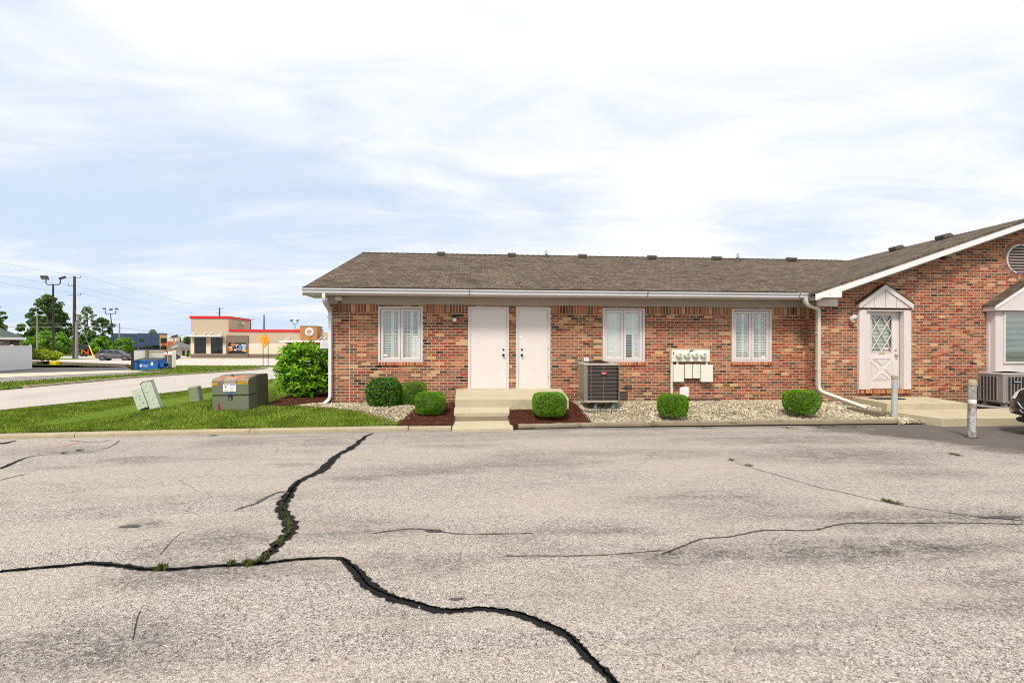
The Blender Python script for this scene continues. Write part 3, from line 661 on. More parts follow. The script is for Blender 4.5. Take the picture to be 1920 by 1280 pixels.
# left: down from the gutter, back to the corner, down the wall, kick to the left
ys = YW-.05
x0 = WX(607.5, 11.74); x1 = WX(619.5, ys); zb = WZ(619, 745, ys)
P = rounded([(x0, 11.74, 2.96), (x0, 11.74, 2.80), (x1, ys, 2.58), (x1, ys, .40), (x1-.16, ys-.05, .255)], .13)
mb = MB(); mb.tube(P, 0, 4, True, flat=(.052, .038)); sp_l = mb.build('downspout', M_spoutw, B, bevel=.006)
x1 = WX(1534, YG-.05); y1 = YG-.05; xg = WX(1510, 11.7)
P = rounded([(xg, 11.70, 2.96), (xg, 11.70, 2.84), (xg+.17, 11.76, 2.74), (x1, y1, 2.70), (x1, y1, 2.5), (x1, y1, .57), (WX(1625, 10.9), 10.9, WZ(1625, 766, 10.9))], .15)
mb = MB(); mb.tube(P, 0, 4, True, flat=(.052, .04)); sp_r = mb.build('downspout', M_spout, B, bevel=.006)
e = P[-1]; d = (P[-1]-P[-2]).normalized(); mb = MB(); mb.tube([e-d*.01, e+d*.003], 0, 4, True, flat=(.040, .030)); mb.build('outlet', M_black, sp_r)
for sp_, zz_, xx, yy in ((sp_l, 2.42, WX(619.5, ys), ys), (sp_l, 1.0, WX(619.5, ys), ys), (sp_r, 2.05, x1, y1), (sp_r, 1.12, x1, y1)):
    mb = MB(); mb.box(xx-.062, xx+.062, yy-.05, YW if sp_ is sp_l else YG, zz_, zz_+.03); mb.build('strap', M_spout, sp_)
# windows
M_dkwood = mat('room wall', (.10, .095, .085, 1), .9)
def window(q, kinds, sticker):
    a, b, c, d = hole(q, YW); Wd, Ht = b-a, d-c; y = YW
    fr = MB(); f = .045
    fr.box(a-.01, a+f, y-.035, y+.09, c, d); fr.box(b-f, b+.01, y-.035, y+.09, c, d); fr.box(a+f, b-f, y-.034, y+.09, d-f, d); fr.box(a+f, b-f, y-.034, y+.09, c, c+f*.8)
    w_ = fr.build('window', M_pink, B)
    xm = (a+b)/2; f2 = .012
    for s_, (x0, x1) in enumerate(((a+f+f2, xm-.004), (xm+.004, b-f-f2))):
        sh = MB(); st = .062; z0, z1 = c+f*.8+.008, d-f-.01
        sh.box(x0, x0+st, y-.012, y+.035, z0, z1); sh.box(x1-st, x1, y-.012, y+.035, z0, z1); sh.box(x0+st, x1-st, y-.011, y+.035, z1-st, z1); sh.box(x0+st, x1-st, y-.011, y+.035, z0, z0+st)
        sh.build('sash', M_pink, w_, bevel=.003)
        gl = MB(); gl.box(x0+st-.005, x1-st+.005, y+.008, y+.012, z0+st-.005, z1-st+.005); gl.build('glass', M_glass, w_)
        # interior shutters: two panels per sash
        gx0, gx1, gz0, gz1 = x0+st, x1-st, z0+st, z1-st; sx = gx0+(gx1-gx0)*(.60, .56)[s_]; mid = gz0+(gz1-gz0)*.515
        kd = kinds[s_]
        sm_ = MB(); ys_ = y+.05
        sm_.box(gx0-.04, gx0+.01, ys_, ys_+.025, gz0-.04, gz1+.04); sm_.box(gx1-.01, gx1+.04, ys_, ys_+.025, gz0-.04, gz1+.04)
        sm_.box(sx-.028, sx-.003, ys_, ys_+.025, gz0-.04, gz1+.04); sm_.box(sx+.003, sx+.028, ys_, ys_+.025, gz0-.04, gz1+.04)
        if kd[0] != 'closed': sm_.box(gx0, gx1, ys_+.001, ys_+.026, mid-.022, mid+.022)
        if kd[0] != 'closed':
            for xx in ((gx0+sx)/2, (sx+gx1)/2): sm_.box(xx-.004, xx+.004, ys_-.016, ys_-.009, gz0, gz1)
        n_ = 27
        for p in range(2):
            xa, xb_ = (gx0+.01, sx-.028) if p == 0 else (sx+.028, gx1-.01)
            for i in range(n_):
                z = gz0+(i+.5)*(gz1-gz0)/n_
                low = z < mid; t = kd[1+p*2+(0 if low else 1)]   # tilt in degrees
                if kd[0] != 'closed' and abs(z-mid) < .03: continue
                Mx = Matrix.Translation(((xa+xb_)/2, ys_+.014, z)) @ Matrix.Rotation(math.radians(t+random.uniform(-3, 3)), 4, 'X')
                hw = (xb_-xa)/2; sm_.box(-hw, hw, -.0255, .0255, -.0025, .0025, Mx)
        sm_.build('shutter', M_shut, w_)
    rm = MB(); rm.box(a+.02, b-.02, y+.45, y+.47, c, d); rm.box(a+.01, a+.02, y+.1, y+.46, c, d); rm.box(b-.02, b-.01, y+.1, y+.46, c, d); rm.box(a, b, y+.1, y+.46, d-.01, d); rm.box(a, b, y+.1, y+.46, c, c+.01)
    rm.build('dark_room', M_dkwood, w_)
    sl = MB(); sl.box(a-.03, b+.03, y-.035, y+.0, c-.088, c-.002); sl.build('sill', M_rowlock, w_, bevel=.004)
    if sticker:
        sx_, sz_ = sticker; st_ = MB(); X_ = WX(sx_, y); Z_ = WZ(sx_, sz_, y); st_.box(X_-.05, X_+.05, y+.003, y+.006, Z_-.022, Z_+.028); st_.build('sticker', mat('lilac sticker', S(232, 214, 240), .4), w_)
# kinds: type, left-low, left-up, right-low, right-up tilt
window(WIN[0], (('open', 34, 36, 32, 34), ('open', 34, 30, 70, 34)), (722.5, 666))
window(WIN[1], (('closed', 72, 72, 72, 72), ('closed', 8, 72, 50, 72)), (1138.5, 669.5))
window(WIN[2], (('open', 36, 36, 36, 36), ('open', 36, 36, 36, 36)), (1431, 669))
# flush doors
for i, q in enumerate(DH):
    a, b, c, d = q; y = YW; f = .062
    # frame
    mb = MB(); mb.box(a-.004, a+f, y-.03, y+.11, c, d); mb.box(b-f, b+.004, y-.03, y+.11, c, d); mb.box(a+f, b-f, y-.029, y+.11, d-f, d+.004)
    mb.box(a+f, a+f+.02, y+.01, y+.11, c, d-f-.001); mb.box(b-f-.02, b-f, y+.01, y+.11, c, d-f-.001); mb.box(a+f+.02, b-f-.02, y+.011, y+.11, d-f-.02, d-f-.001)
    fo = mb.build('door_frame', M_pink, B, bevel=.004)
    mb = MB(); mb.box(a+f+.003, b-f-.003, y-.004, y+.009, c+.02, d-f-.004)
    do = mb.build('door', M_door, B, bevel=.002, label='left flush off white door with bare peephole' if i == 0 else 'right flush off white door with small lilac sticker')
    mb = MB(); mb.box(a+f, b-f, y-.03, y+.05, c-.002, c+.014); mb.build('threshold', M_steel, do)
    kx = b-f-.075 if i == 0 else a+f+.085
    for kz, r in ((WZ(950, 665.5, y), .034), (WZ(950, 655.2, y), .026)):
        mb = MB(); mb.lathe([(r, 0), (r, -.008), (r*.45, -.012), (r*.42, -.03), (r*.8, -.04), (r*.85, -.055), (r*.5, -.066)] if r > .03 else [(r, 0), (r, -.012), (r*.8, -.02), (r*.35, -.022)], (kx, y-.004, kz), 16, ax='Y'); mb.build('handle' if r > .03 else 'deadbolt', M_bronze, do, smooth=True)
    if i == 1:
        X_, Z_ = WX(976, y), WZ(976, 631.5, y); mb = MB(); mb.box(X_-.05, X_+.05, y-.007, y-.005, Z_-.022, Z_+.028); so_ = mb.build('sticker', mat('lilac sticker', S(232, 214, 240), .4), do)
        hx = b-f+.004
        for hz in (c+.25, c+1.0, d-.35): mb = MB(); mb.tube([(hx, y-.033, hz), (hx, y-.033, hz+.1)], .008, 8); mb.build('hinge', M_steel, do)
    else:
        X_, Z_ = WX(916.5, y), WZ(916.5, 615, y); mb = MB(); mb.lathe([(.008, 0), (.006, -.004)], (X_, y-.004, Z_), 8, ax='Y'); mb.build('peephole', M_bronze, do)
# wall lamp by the left door
X_, Z_ = WX(852, YW-.1), WZ(852, 596, YW-.1); y = YW-.11
lp = thing('wall_lamp', 'small jar shaped wall lamp with bronze cap left of the white doors', 'wall lamp', (X_, YW, Z_))
mb = MB(); mb.lathe([(.035, -.095), (.055, -.08), (.055, .0), (.045, .004)], (X_, y, Z_), 16); mb.build('glass_jar', mat('frosted glass', S(226, 218, 206, .85), .25), lp, smooth=True)
mb = MB(); mb.lathe([(.075, .0), (.07, .012), (.045, .05), (.02, .065), (.012, .085)], (X_, y, Z_), 16); mb.box(X_-.015, X_+.015, y+.01, YW, Z_+.03, Z_+.055); mb.cham(X_-.05, X_+.05, YW-.018, YW, Z_-.02, Z_+.1, .006); mb.build('lamp_cap', M_bronze, lp)
# alarm siren box under the soffit
X_, Z_ = WX(635.5, 12.2), 2.895; al = MB(); al.cham(X_-.075, X_+.075, 12.10, YW-.036, Z_-.07, Z_+.045, .015); al = al.build('siren_box', M_trim, B)
mb = MB(); mb.lathe([(.042, 0), (.045, -.005), (.03, -.02)], (X_, 12.10, Z_-.01), 16, ax='Y'); mb.build('siren_cone', M_metergrey, al, smooth=True)
mb = MB(); mb.lathe([(.0, -.13), (.03, -.115), (.045, -.075), (.045, -.07)], (X_+.01, 12.2, Z_), 14); mb.build('strobe_lens', mat('dark red lens', (.12, .01, .01, 1), .2), al, smooth=True)
# side wall electrics beyond the corner
sx_ = XL
mb = MB(); yb = 13.1; xb_ = WX(607.5, yb); mb.cham(xb_-.10, XL-.0, yb-.03, yb+.28, WZ(605, 654, yb), WZ(605, 639, yb), .012); eb = mb.build('electric_box', mat('light grey enamel', S(214, 218, 224, .9), .45), B)
mb = MB(); mb.tube([(XL-.07, yb+.1, WZ(605, 654, yb)), (XL-.07, yb+.1, WZ(605, 658, yb))], .03, 8); mb.build('conduit', M_gutter, eb)
mb = MB(); mb.tube([(XL-.03, 12.5, .3), (XL-.03, 12.5, 1.45)], .022, 8); mb.build('conduit', mat('green grey conduit', S(140, 148, 128, .7), .5), B)
mb = MB(); mb.tube([(XL-.02, 12.6, 1.9), (XL-.02, 12.6, 2.45)], .02, 8); mb.build('conduit', mat('dark brown conduit', S(92, 78, 74, .7), .5), B)
for k in range(3):
    c0 = Vector((XL-.02, 12.9+k*.06, 1.62-.02*k)); mb = MB(); mb.tube([c0+Vector((-.12*math.sin(t)-.12*k/3*math.sin(t), .02*math.sin(3*t), -.75*t/math.pi+.04*math.sin(4*t+k))) for t in np.linspace(0, math.pi, 16)], .008, 6); mb.build('cable', mat('pale cable', S(170, 190, 190, .8), .5), B)
# meter bank
y = YW; a, b = WX(1259, y-.12), WX(1331, y-.12); c, d = WZ(1295, 677.7, y-.12), WZ(1295, 654.8, y-.12)
mbk = thing('meter_bank', 'cream electric meter cabinet with four round meters and four boxes below, on the brick wall', 'electric meters', (a, YW, c))
mb = MB(); mb.box(a, b, y-.13, y, c, d); mb.box(a-.01, b+.01, y-.14, y, d, d+.008)
for k in range(1, 4): mb.box(a+(b-a)*(.12+.22*k)-.002, a+(b-a)*(.12+.22*k)+.002, y-.133, y-.129, c+.01, d-.01)
mb.build('meter_cabinet', M_metergrey, mbk, bevel=.003)
M_mglass = mat('meter face', S(222, 226, 216, .85), .12); M_green = mat('meter green', S(96, 190, 70, .8), .4)
for px in (1272.7, 1287.6, 1303, 1318.3):
    X_, Z_ = WX(px, y-.16), WZ(px, 664.7, y-.16)
    mb = MB(); mb.lathe([(.092, 0), (.092, -.02), (.082, -.025)], (X_, y-.13, Z_), 24, ax='Y'); o = mb.build('meter', M_metergrey, mbk, smooth=True)
    mb = MB(); mb.lathe([(.078, 0), (.076, -.05), (.066, -.062), (.03, -.066)], (X_, y-.155, Z_), 24, ax='Y'); mb.build('meter_dial', M_mglass, o, smooth=True)
    mb = MB(); mb.box(X_-.008, X_+.035, y-.224, y-.2215, Z_+.012, Z_+.026); mb.build('display', mat('lcd', S(110, 105, 90), .3), o)
    mb = MB(); mb.prism([(X_-.02, Z_-.022), (X_+.045, Z_-.022), (X_+.05, Z_-.002), (X_+.02, Z_+.0), (X_-.022, Z_-.008)], y-.224, y-.2215); mb.box(X_-.005, X_+.035, y-.223, y-.2212, Z_-.05, Z_-.04); mb.build('green_print', M_green, o)
rustm = mat('bare grey patch', S(92, 88, 84, .7), .7)
mb = MB(); mb.prism([(a+.04, d-.06), (a+.065, d-.07), (a+.06, d-.14), (a+.045, d-.15), (a+.035, d-.1)], y-.1325, y-.13); mb.prism([(a+.49, d-.03), (a+.54, d-.015), (a+.6, d-.02), (a+.64, d-.05), (a+.6, d-.035), (a+.52, d-.06), (a+.47, d-.09)], y-.1325, y-.13); mb.build('paint_wear', rustm, mbk)
for (p0, p1, q0, q1) in ((1263.5, 1281.8, 683.5, 715.5), (1285, 1297.3, 683, 709), (1299.8, 1312.3, 683, 708.5), (1315, 1336.5, 684, 715.5)):
    yy = y-.15 if p1-p0 > 15 else y-.11; a_, b_ = WX(p0, yy), WX(p1, yy); c_, d_ = WZ((p0+p1)/2, q1, yy), WZ((p0+p1)/2, q0, yy)
    mb = MB(); mb.box(a_, b_, yy, y, c_, d_); mb.box(a_-.006, b_+.006, yy-.008, yy, c_-.004, d_+.006); o = mb.build('breaker_box', M_metergrey, mbk, bevel=.004)
    mb = MB(); mx_ = (a_+b_)/2 if p1-p0 < 15 else (a_+b_)/2+(.0 if p0 < 1300 else .03); mb.tube([(mx_, y-.06, d_), (mx_, y-.06, c)], .03 if p1-p0 > 15 else .018, 10)
    mb.build('nipple', M_metergrey if p1-p0 > 15 else mat('brass', S(190, 140, 50, .8), .4, .8), o)
mb = MB(); X_ = WX(1259.5, y-.06); mb.tube([(X_, y-.06, .1), (X_, y-.06, c)], .03, 12); mb.tube([(X_, y-.06, c-.07), (X_, y-.06, c-.005)], .038, 12); mb.build('conduit_pipe', M_metergrey, mbk, smooth=True)
# telecom box, crawl vent, outlets, hose bib, timber lean-to piece
X_, Z_ = WX(1284.5, y-.09), WZ(1284.5, 735.5, y-.09); mb = MB(); mb.cham(X_-.125, X_+.125, y-.1, y, Z_-.14, Z_+.14, .03); o = mb.build('telecom_box', M_white, B, smooth=True)
mb = MB(); 
for k in range(4): mb.box(X_-.04+.0*k, X_+.06, y-.104, y-.099, Z_-.03+k*.022, Z_-.022+k*.022, Matrix.Translation((X_, 0, Z_)) @ Matrix.Rotation(-.6, 4, 'Y') @ Matrix.Translation((-X_, 0, -Z_)))
mb.build('cover_ribs', M_white, o)
a_, b_, c_, d_ = WX(1157, y), WX(1177, y), WZ(1168, 750, y), WZ(1168, 733.5, y)
mb = MB(); f = .03; mb.box(a_, b_, y-.012, y+.0, c_, c_+f); mb.box(a_, b_, y-.012, y, d_-f, d_); mb.box(a_, a_+f, y-.012, y, c_+f, d_-f); mb.box(b_-f, b_, y-.012, y, c_+f, d_-f); o = mb.build('crawlspace_vent', mat('brown painted frame', S(112, 62, 48, .7), .7), B)
mb = MB(); mb.box(a_+f, b_-f, y-.004, y-.001, c_+f, d_-f); mb.build('vent_void', M_black, o)
mb = MB()
for k in range(3): z = c_+f+.02+k*.05; mb.hexa([(a_+f, y-.012, z), (b_-f, y-.012, z), (b_-f, y-.006, z+.0), (a_+f, y-.006, z)], [(a_+f, y-.014, z+.02), (b_-f, y-.014, z+.02), (b_-f, y-.008, z+.022), (a_+f, y-.008, z+.022)])
mb.build('vent_louver', M_steel, o)
for px, py, h_ in ((1099, 674, .05), (1088.5, 720.5, .03)):
    X_, Z_ = WX(px, y), WZ(px, py, y); mb = MB(); mb.cham(X_-.07 if h_ > .04 else X_-.05, X_+.07, y-.06, y, Z_-h_, Z_+h_, .01); mb.build('outlet_box', mat('light grey enamel', S(214, 218, 224, .9), .45), B)
mb = MB(); a_, b_ = WX(1290, y), WX(1347, y); mb.hexa([(a_, y-.16, .21), (b_, y-.14, .23), (b_, y-.01, .24), (a_, y-.01, .24)], [(a_, y-.15, .25), (b_, y-.13, .265), (b_, y-.01, .34), (a_, y-.01, .34)]); mb.build('access_hatch', mat('dark brown timber', S(88, 60, 48, .6), .8), B)
# odd stains/protruding clips on the wall
mb = MB(); mb.box(WX(1169.5, y), WX(1185, y), y-.03, y, WZ(1177, 728, y), WZ(1177, 722.5, y)); mb.build('wall_clip', mat('grey clip', S(98, 90, 88, .6), .8), B, bevel=.01)
# ---- wing door
dg = GD; y = YG+.10
a, b, c, d = dg; ZS = 1
XA, XB = WX(1611.5, YG-.07), WX(1709, YG-.07); xl1, xr0 = WX(1624.8, YG-.07), WX(1695.3, YG-.07); zp0 = WZ(1660, 729.8, YG-.07); zp1 = WZ(1660, 580.5, YG-.07)
mb = MB(); mb.box(XA, xl1, YG-.07, YG-.001, zp0, zp1); mb.box(xr0, XB, YG-.07, YG-.001, zp0, zp1); mb.box(xl1, xr0, YG-.068, YG+.1, zp1-.035, zp1)
mb.box(GD[0]-.0, GD[0]+.04, YG+.0, YG+.13, GD[2], GD[3]); mb.box(GD[1]-.05, GD[1]-.002, YG+.05, YG+.13, GD[2]+.001, GD[3]); mb.box(xr0-.001, xr0+.015, YG-.069, YG+.05, zp0+.001, zp1-.036)
mb.box(xl1, GD[0], YG-.01, YG-.002, zp0, zp1-.036)
sr = mb.build('door_surround', M_pink, B, bevel=.004)
pk = WX(1659.5, YG-.12); XP0, XP1 = WX(1610.5, YG-.12), WX(1712, YG-.12); zb_ = WZ(1660, 577, YG-.12); zk = WZ(1660, 533, YG-.12); ze = WZ(1612, 567.5, YG-.12)
mb = MB(); mb.prism([(XP0+.02, zb_), (XP1-.02, zb_), (XP1-.02, ze-.03), (pk, zk-.06), (XP0+.02, ze-.03)], YG-.11, YG-.001); mb.build('pediment_panel', M_pink, sr)
mb = MB()
for s_, xe_ in ((-1, XP0), (1, XP1)):
    mb.prism([(xe_, zb_-.005), (xe_-s_*.10, zb_-.005) if False else (xe_-s_*.03, zb_-.005), (pk, zk-.13), (pk, zk), (xe_, ze)][::1], YG-.14 if s_ < 0 else YG-.139, YG-.105)
mb.build('pediment_rake', M_pink, sr)
for px in (1640, 1660, 1681, 1695): X_ = WX(px, YG-.11); zt_ = zk-.12-abs(X_-pk)*(zk-ze)/(pk-XP0); MB().box(X_-.004, X_+.004, YG-.1125, YG-.108, zb_+.005, zt_).build('batten_groove', mat('groove shade brown', S(150, 130, 120, .7), .8), sr)
mb = MB()
for s_, xe_ in ((-1, XP0), (1, XP1)): mb.hexa([(xe_+s_*.02, YG-.16, ze-.02), (pk, YG-.16, zk+.002), (pk, YG-.001, zk+.002), (xe_+s_*.02, YG-.001, ze-.02)], [(xe_+s_*.02, YG-.16, ze-.0), (pk, YG-.16, zk+.022), (pk, YG-.001, zk+.022), (xe_+s_*.02, YG-.001, ze-.0)])
mb.build('pediment_roof', M_shingle, sr, uvmode='swap')
# slab with lattice light and crossbuck
sx0, sx1 = GD[0]+.042, GD[1]-.052; sz0, sz1 = GD[2]+.02, WZ(1655, 581.8, y)
lx0, lx1, lz0, lz1 = WX(1633.2, y), WX(1672, y), WZ(1652, 658.5, y), WZ(1652, 592, y)
mb = MB(); wallmesh(mb, sx0, sx1, sz0, sz1, y, [(lx0, lx1, lz0, lz1)], .03); mb.box(sx0, sx1, y+.03, y+.034, sz0, lz0-.01); door3 = mb.build('lattice_door', M_door, B)
mb = MB(); q = .022
mb.box(lx0-q, lx0+.004, y-.012, y, lz0-q, lz1+q); mb.box(lx1-.004, lx1+q, y-.012, y, lz0-q, lz1+q); mb.box(lx0+.004, lx1-.004, y-.011, y, lz1-.004, lz1+q); mb.box(lx0+.004, lx1-.004, y-.013, y, lz0-q, lz0+.004)
mb.build('light_frame', M_pink, door3)
mb = MB(); mb.box(lx0, lx1, y+.022, y+.026, lz0, lz1); mb.build('glass', M_glass, door3)
mb = MB(); wx, wz = (lx1-lx0), (lz1-lz0)
def bar(mb, p, q_, w_=.017, y0=y-.008, y1=y+.012):
    p, q_ = Vector((p[0], 0, p[1])), Vector((q_[0], 0, q_[1])); d_ = (q_-p).normalized(); n_ = Vector((-d_.z, 0, d_.x))*w_/2
    mb.prism([((p+n_).x, (p+n_).z), ((q_+n_).x, (q_+n_).z), ((q_-n_).x, (q_-n_).z), ((p-n_).x, (p-n_).z)], y0, y1)
def L2(u, v): return (lx0+u*wx, lz0+v*wz)
for k, (p, q_) in enumerate((((0, .5), (.5, 1)), ((0, .02), (1, 1)), ((.5, 0), (1, .5)), ((0, 1), (1, .0)), ((.5, 1), (1, .5)), ((0, .5), (.5, 0)))): bar(mb, L2(*p), L2(*q_), .017, y-.008-.001*k, y+.012)
mb.build('lattice', M_pink, door3)
mb = MB(); n_ = 26
for i in range(n_): z = lz0+(i+.5)*wz/n_; mb.box(-wx/2+.03, wx/2-.02, -.014, .014, -.001, .001, Matrix.Translation(((lx0+lx1)/2, y+.06, z)) @ Matrix.Rotation(math.radians(62), 4, 'X'))
mb.build('blind', mat('greenish blind', S(196, 206, 182, .85), .5), door3)
mb = MB(); mb.box(lx0-.05, lx1+.05, y+.1, y+.11, lz0-.05, lz1+.05); mb.build('dark_room', M_dkwood, door3)
px0, px1, pz0, pz1 = WX(1632, y), WX(1673, y), WZ(1652, 712, y), WZ(1652, 672, y); cx_, cz_ = (px0+px1)/2, (pz0+pz1)/2
mb = MB()
for tri in (((px0+.06, pz1), (px1-.05, pz1), (cx_, cz_+.1)), ((px0+.06, pz0), (px1-.05, pz0), (cx_, cz_-.1)), ((px0, pz1-.07), (px0, pz0+.07), (cx_-.08, cz_)), ((px1, pz1-.07), (px1, pz0+.07), (cx_+.08, cz_))):
    c0 = (sum(t[0] for t in tri)/3, sum(t[1] for t in tri)/3)
    for i in range(3): bar(mb, tri[i], tri[(i+1) % 3], .012, y-.012-.0006*i, y-.001)
    mb.prism([(c0[0]+(t[0]-c0[0])*.72, c0[1]+(t[1]-c0[1])*.72) for t in tri], y-.008, y-.001)
mb.build('crossbuck_moulding', M_pink, door3)
for px, py, r in ((1679, 656, .026), (1679, 666, .033)):
    X_, Z_ = WX(px, y), WZ(px, py, y); mb = MB(); mb.lathe([(r, 0), (r, -.008), (r*.45, -.012), (r*.42, -.035), (r*.85, -.045), (r*.9, -.06), (r*.5, -.07)] if r > .03 else [(r, 0), (r, -.014), (r*.6, -.022)], (X_, y, Z_), 16, ax='Y'); mb.build('handle' if r > .03 else 'deadbolt', M_steel, door3, smooth=True)
X_, Z_ = WX(1661, y), WZ(1661, 654.2, y); mb = MB(); mb.box(X_-.06, X_+.06, y-.014, y-.0105, Z_-.025, Z_+.03); o = mb.build('notice', mat('white notice', S(236, 232, 226), .5), door3)
mb = MB(); mb.box(X_-.058, X_+.058, y-.016, y-.0142, Z_-.024, Z_-.008); mb.build('orange_band', mat('orange red', S(206, 92, 52), .5), o)
X_, Z_ = WX(1653, y), WZ(1653, 662.5, y); mb = MB(); mb.box(X_-.085, X_+.085, y-.007, y-.001, Z_-.022, Z_+.022); mb.build('mail_slot', mat('pale brass', S(210, 196, 150, .85), .35, .4), door3, bevel=.003)
mb = MB(); mb.box(XA-.02, XB+.02, YG-.05, YG-.002, zp0-.11, zp0-.003); mb.build('door_sill', M_rowlock, B, bevel=.004)
# security flood light
X_, Z_ = WX(1600, YG-.12), WZ(1600, 597, YG-.12); fl = thing('flood_light', 'white twin head security light on the brick beside the lattice door', 'security light', (X_, YG, Z_))
for dx_, dz_ in ((-.05, .0), (.05, .025)):
    mb = MB(); mb.lathe([(.02, .08), (.03, .05), (.055, .0), (.055, -.012), (.045, -.016)], (0, 0, 0), 16, M=Matrix.Translation((X_+dx_, YG-.14, Z_+dz_)) @ Matrix.Rotation(.45, 4, 'X') @ Matrix.Rotation(-.3 if dx_ < 0 else .2, 4, 'Z'), ax='Y'); mb.build('lamp_head', M_white, fl, smooth=True)
mb = MB(); mb.tube([(X_-.05, YG-.06, Z_), (X_+.02, YG-.03, Z_+.04), (X_+.13, YG-.02, Z_+.05)], .012, 8); mb.cham(X_+.06, X_+.16, YG-.04, YG-.001, Z_+.0, Z_+.1, .01); mb.cham(X_-.02, X_+.05, YG-.12, YG-.05, Z_-.1, Z_-.06, .01); mb.tube([(X_-.03, YG-.08, Z_), (X_+.01, YG-.08, Z_-.08)], .01, 6); mb.build('bracket', M_white, fl)
# black bullet lamp under rake
X_ = WX(1768, 11.62); Z_ = zr(X_)-hf-.02; mb = MB(); mb.lathe([(.03, .06), (.04, .0), (.075, -.075), (.07, -.08)], (X_, 11.62, Z_), 14); mb.build('soffit_lamp', M_black, B, smooth=True)
# round louvre with brick ring
mb = MB(); R0, R1 = .40, .525; nb = 34
for k in range(nb):
    t0, t1 = 2*math.pi*(k+.06)/nb, 2*math.pi*(k+.94)/nb
    mb.prism([(VC[0]+r*math.cos(t), VC[1]+r*math.sin(t)) for r, t in ((R0+.01, t0), (R1-.01, t0), (R1-.01, t1), (R0+.01, t1))], YG-.014, YG-.001)
rg = mb.build('brick_ring', island('ring brick', [(0, S(150, 90, 68, .8)), (.3, S(178, 122, 94, .8)), (.6, S(128, 92, 78, .8)), (.8, S(196, 150, 118, .8)), (1, S(110, 70, 60, .8))], .9, .2), B)
mb = MB(); n_ = 48; vs = []
for k in range(n_):
    t = 2*math.pi*k/n_
    for r in (R0-.01, R1+.006): vs.append((VC[0]+r*math.cos(t), YG-.006, VC[1]+r*math.sin(t)))
mb.add(vs, [(2*k, 2*k+1, 2*((k+1) % n_)+1, 2*((k+1) % n_)) for k in range(n_)]); mb.build('ring_mortar', mat('mortar', (.5, .4, .26, 1), .9), rg)
mb = MB(); vs = []
for k in range(n_):
    t = 2*math.pi*k/n_
    for r, y_ in ((R0-.045, YG-.02), (R0-.045, YG-.03), (R0, YG-.03), (R0, YG-.003)): vs.append((VC[0]+r*math.cos(t), y_, VC[1]+r*math.sin(t)))
mb.add(vs, [(4*k+j, 4*k+j+1, 4*((k+1) % n_)+j+1, 4*((k+1) % n_)+j) for k in range(n_) for j in range(3)]); lv = mb.build('round_vent', M_pink, B, smooth=True)
mb = MB(); mb.lathe([(R0-.03, 0), (R0-.03, -.002)], (VC[0], YG-.006, VC[1]), 40, ax='Y'); mb.build('vent_void', M_black, lv)
mb = MB(); z = -R0+.06
while z < R0-.03:
    hw = math.sqrt(max(0, (R0-.042)**2-z*z)); mb.box(-hw, hw, -.012, .012, -.032, .026, Matrix.Translation((VC[0], YG-.03, VC[1]+z)) @ Matrix.Rotation(math.radians(-38), 4, 'X')); z += .078
mb.build('louver', mat('shaded grey louver paint', S(150, 138, 130, .8), .6), lv)  # slats in one even grey, darker than the rim
# bay window on the gable wall
YB = YG-.20
bx0, bx1 = WX(1866.5, YB), 2*XR-WX(1866.5, YB)+.0; bz0, bz1 = .95, WZ(1880, 583, YB)
mb = MB(); mb.box(bx0, bx1, YB, YG-.001, bz0, bz1); mb.box(bx0-.03, bx0-.001, YG-.06, YG-.001, bz0, bz1)
bay = mb.build('bay_window', M_pink, B)
mb = MB(); ye = YG-.30; bxa = WX(1866.5, ye)-.02; bxb = 2*XR-bxa; zb_ = WZ(1880, 582, ye); zmid = WZ(1867, 572.5, ye); slp = .62; zpk = zmid+(XR-bxa)*slp
mb.prism([(bxa, zb_), (bxb, zb_), (bxb, zmid), (XR, zpk), (bxa, zmid)], ye, YG-.001); mb.build('bay_pediment', M_pink, bay)
mb = MB()
for s_, xe_ in ((-1, bxa), (1, bxb)):
    mb.hexa([(xe_+s_*.03, ye-.03, zmid-.02), (XR, ye-.03, zpk+.002), (XR, YG-.001, zpk+.002), (xe_+s_*.03, YG-.001, zmid-.02)], [(xe_+s_*.03, ye-.03, zmid+.02), (XR, ye-.03, zpk+.045), (XR, YG-.001, zpk+.045), (xe_+s_*.03, YG-.001, zmid+.02)])
mb.build('bay_roof', M_shingle, bay, uvmode='swap')
mb = MB()
for s_, xe_ in ((-1, bxa), (1, bxb)): mb.prism([(xe_, zmid-.10), (XR, zpk-.12), (XR, zpk-.005), (xe_, zmid-.005)], ye-.02 if s_ < 0 else ye-.019, ye-.001)
mb.build('bay_rake', M_white, bay)
fx0, fx1 = WX(1880.5, YB), 2*XR-WX(1880.5, YB); fz0, fz1 = WZ(1890, 681.5, YB), WZ(1890, 581.5, YB)
xm = (fx0+fx1)/2
mb = MB(); q = .05; mb.box(fx0, fx0+q, YB-.03, YB-.001, fz0, fz1-.03); mb.box(fx1-q, fx1, YB-.03, YB-.001, fz0, fz1-.03); mb.box(fx0+q, fx1-q, YB-.029, YB-.001, fz1-.03-q, fz1-.03); mb.box(fx0+q, fx1-q, YB-.029, YB-.001, fz0, fz0+q); mb.box(xm-q/2, xm+q/2, YB-.0285, YB-.001, fz0+q, fz1-.03-q); mb.build('window_frame', M_pink, bay, bevel=.004)
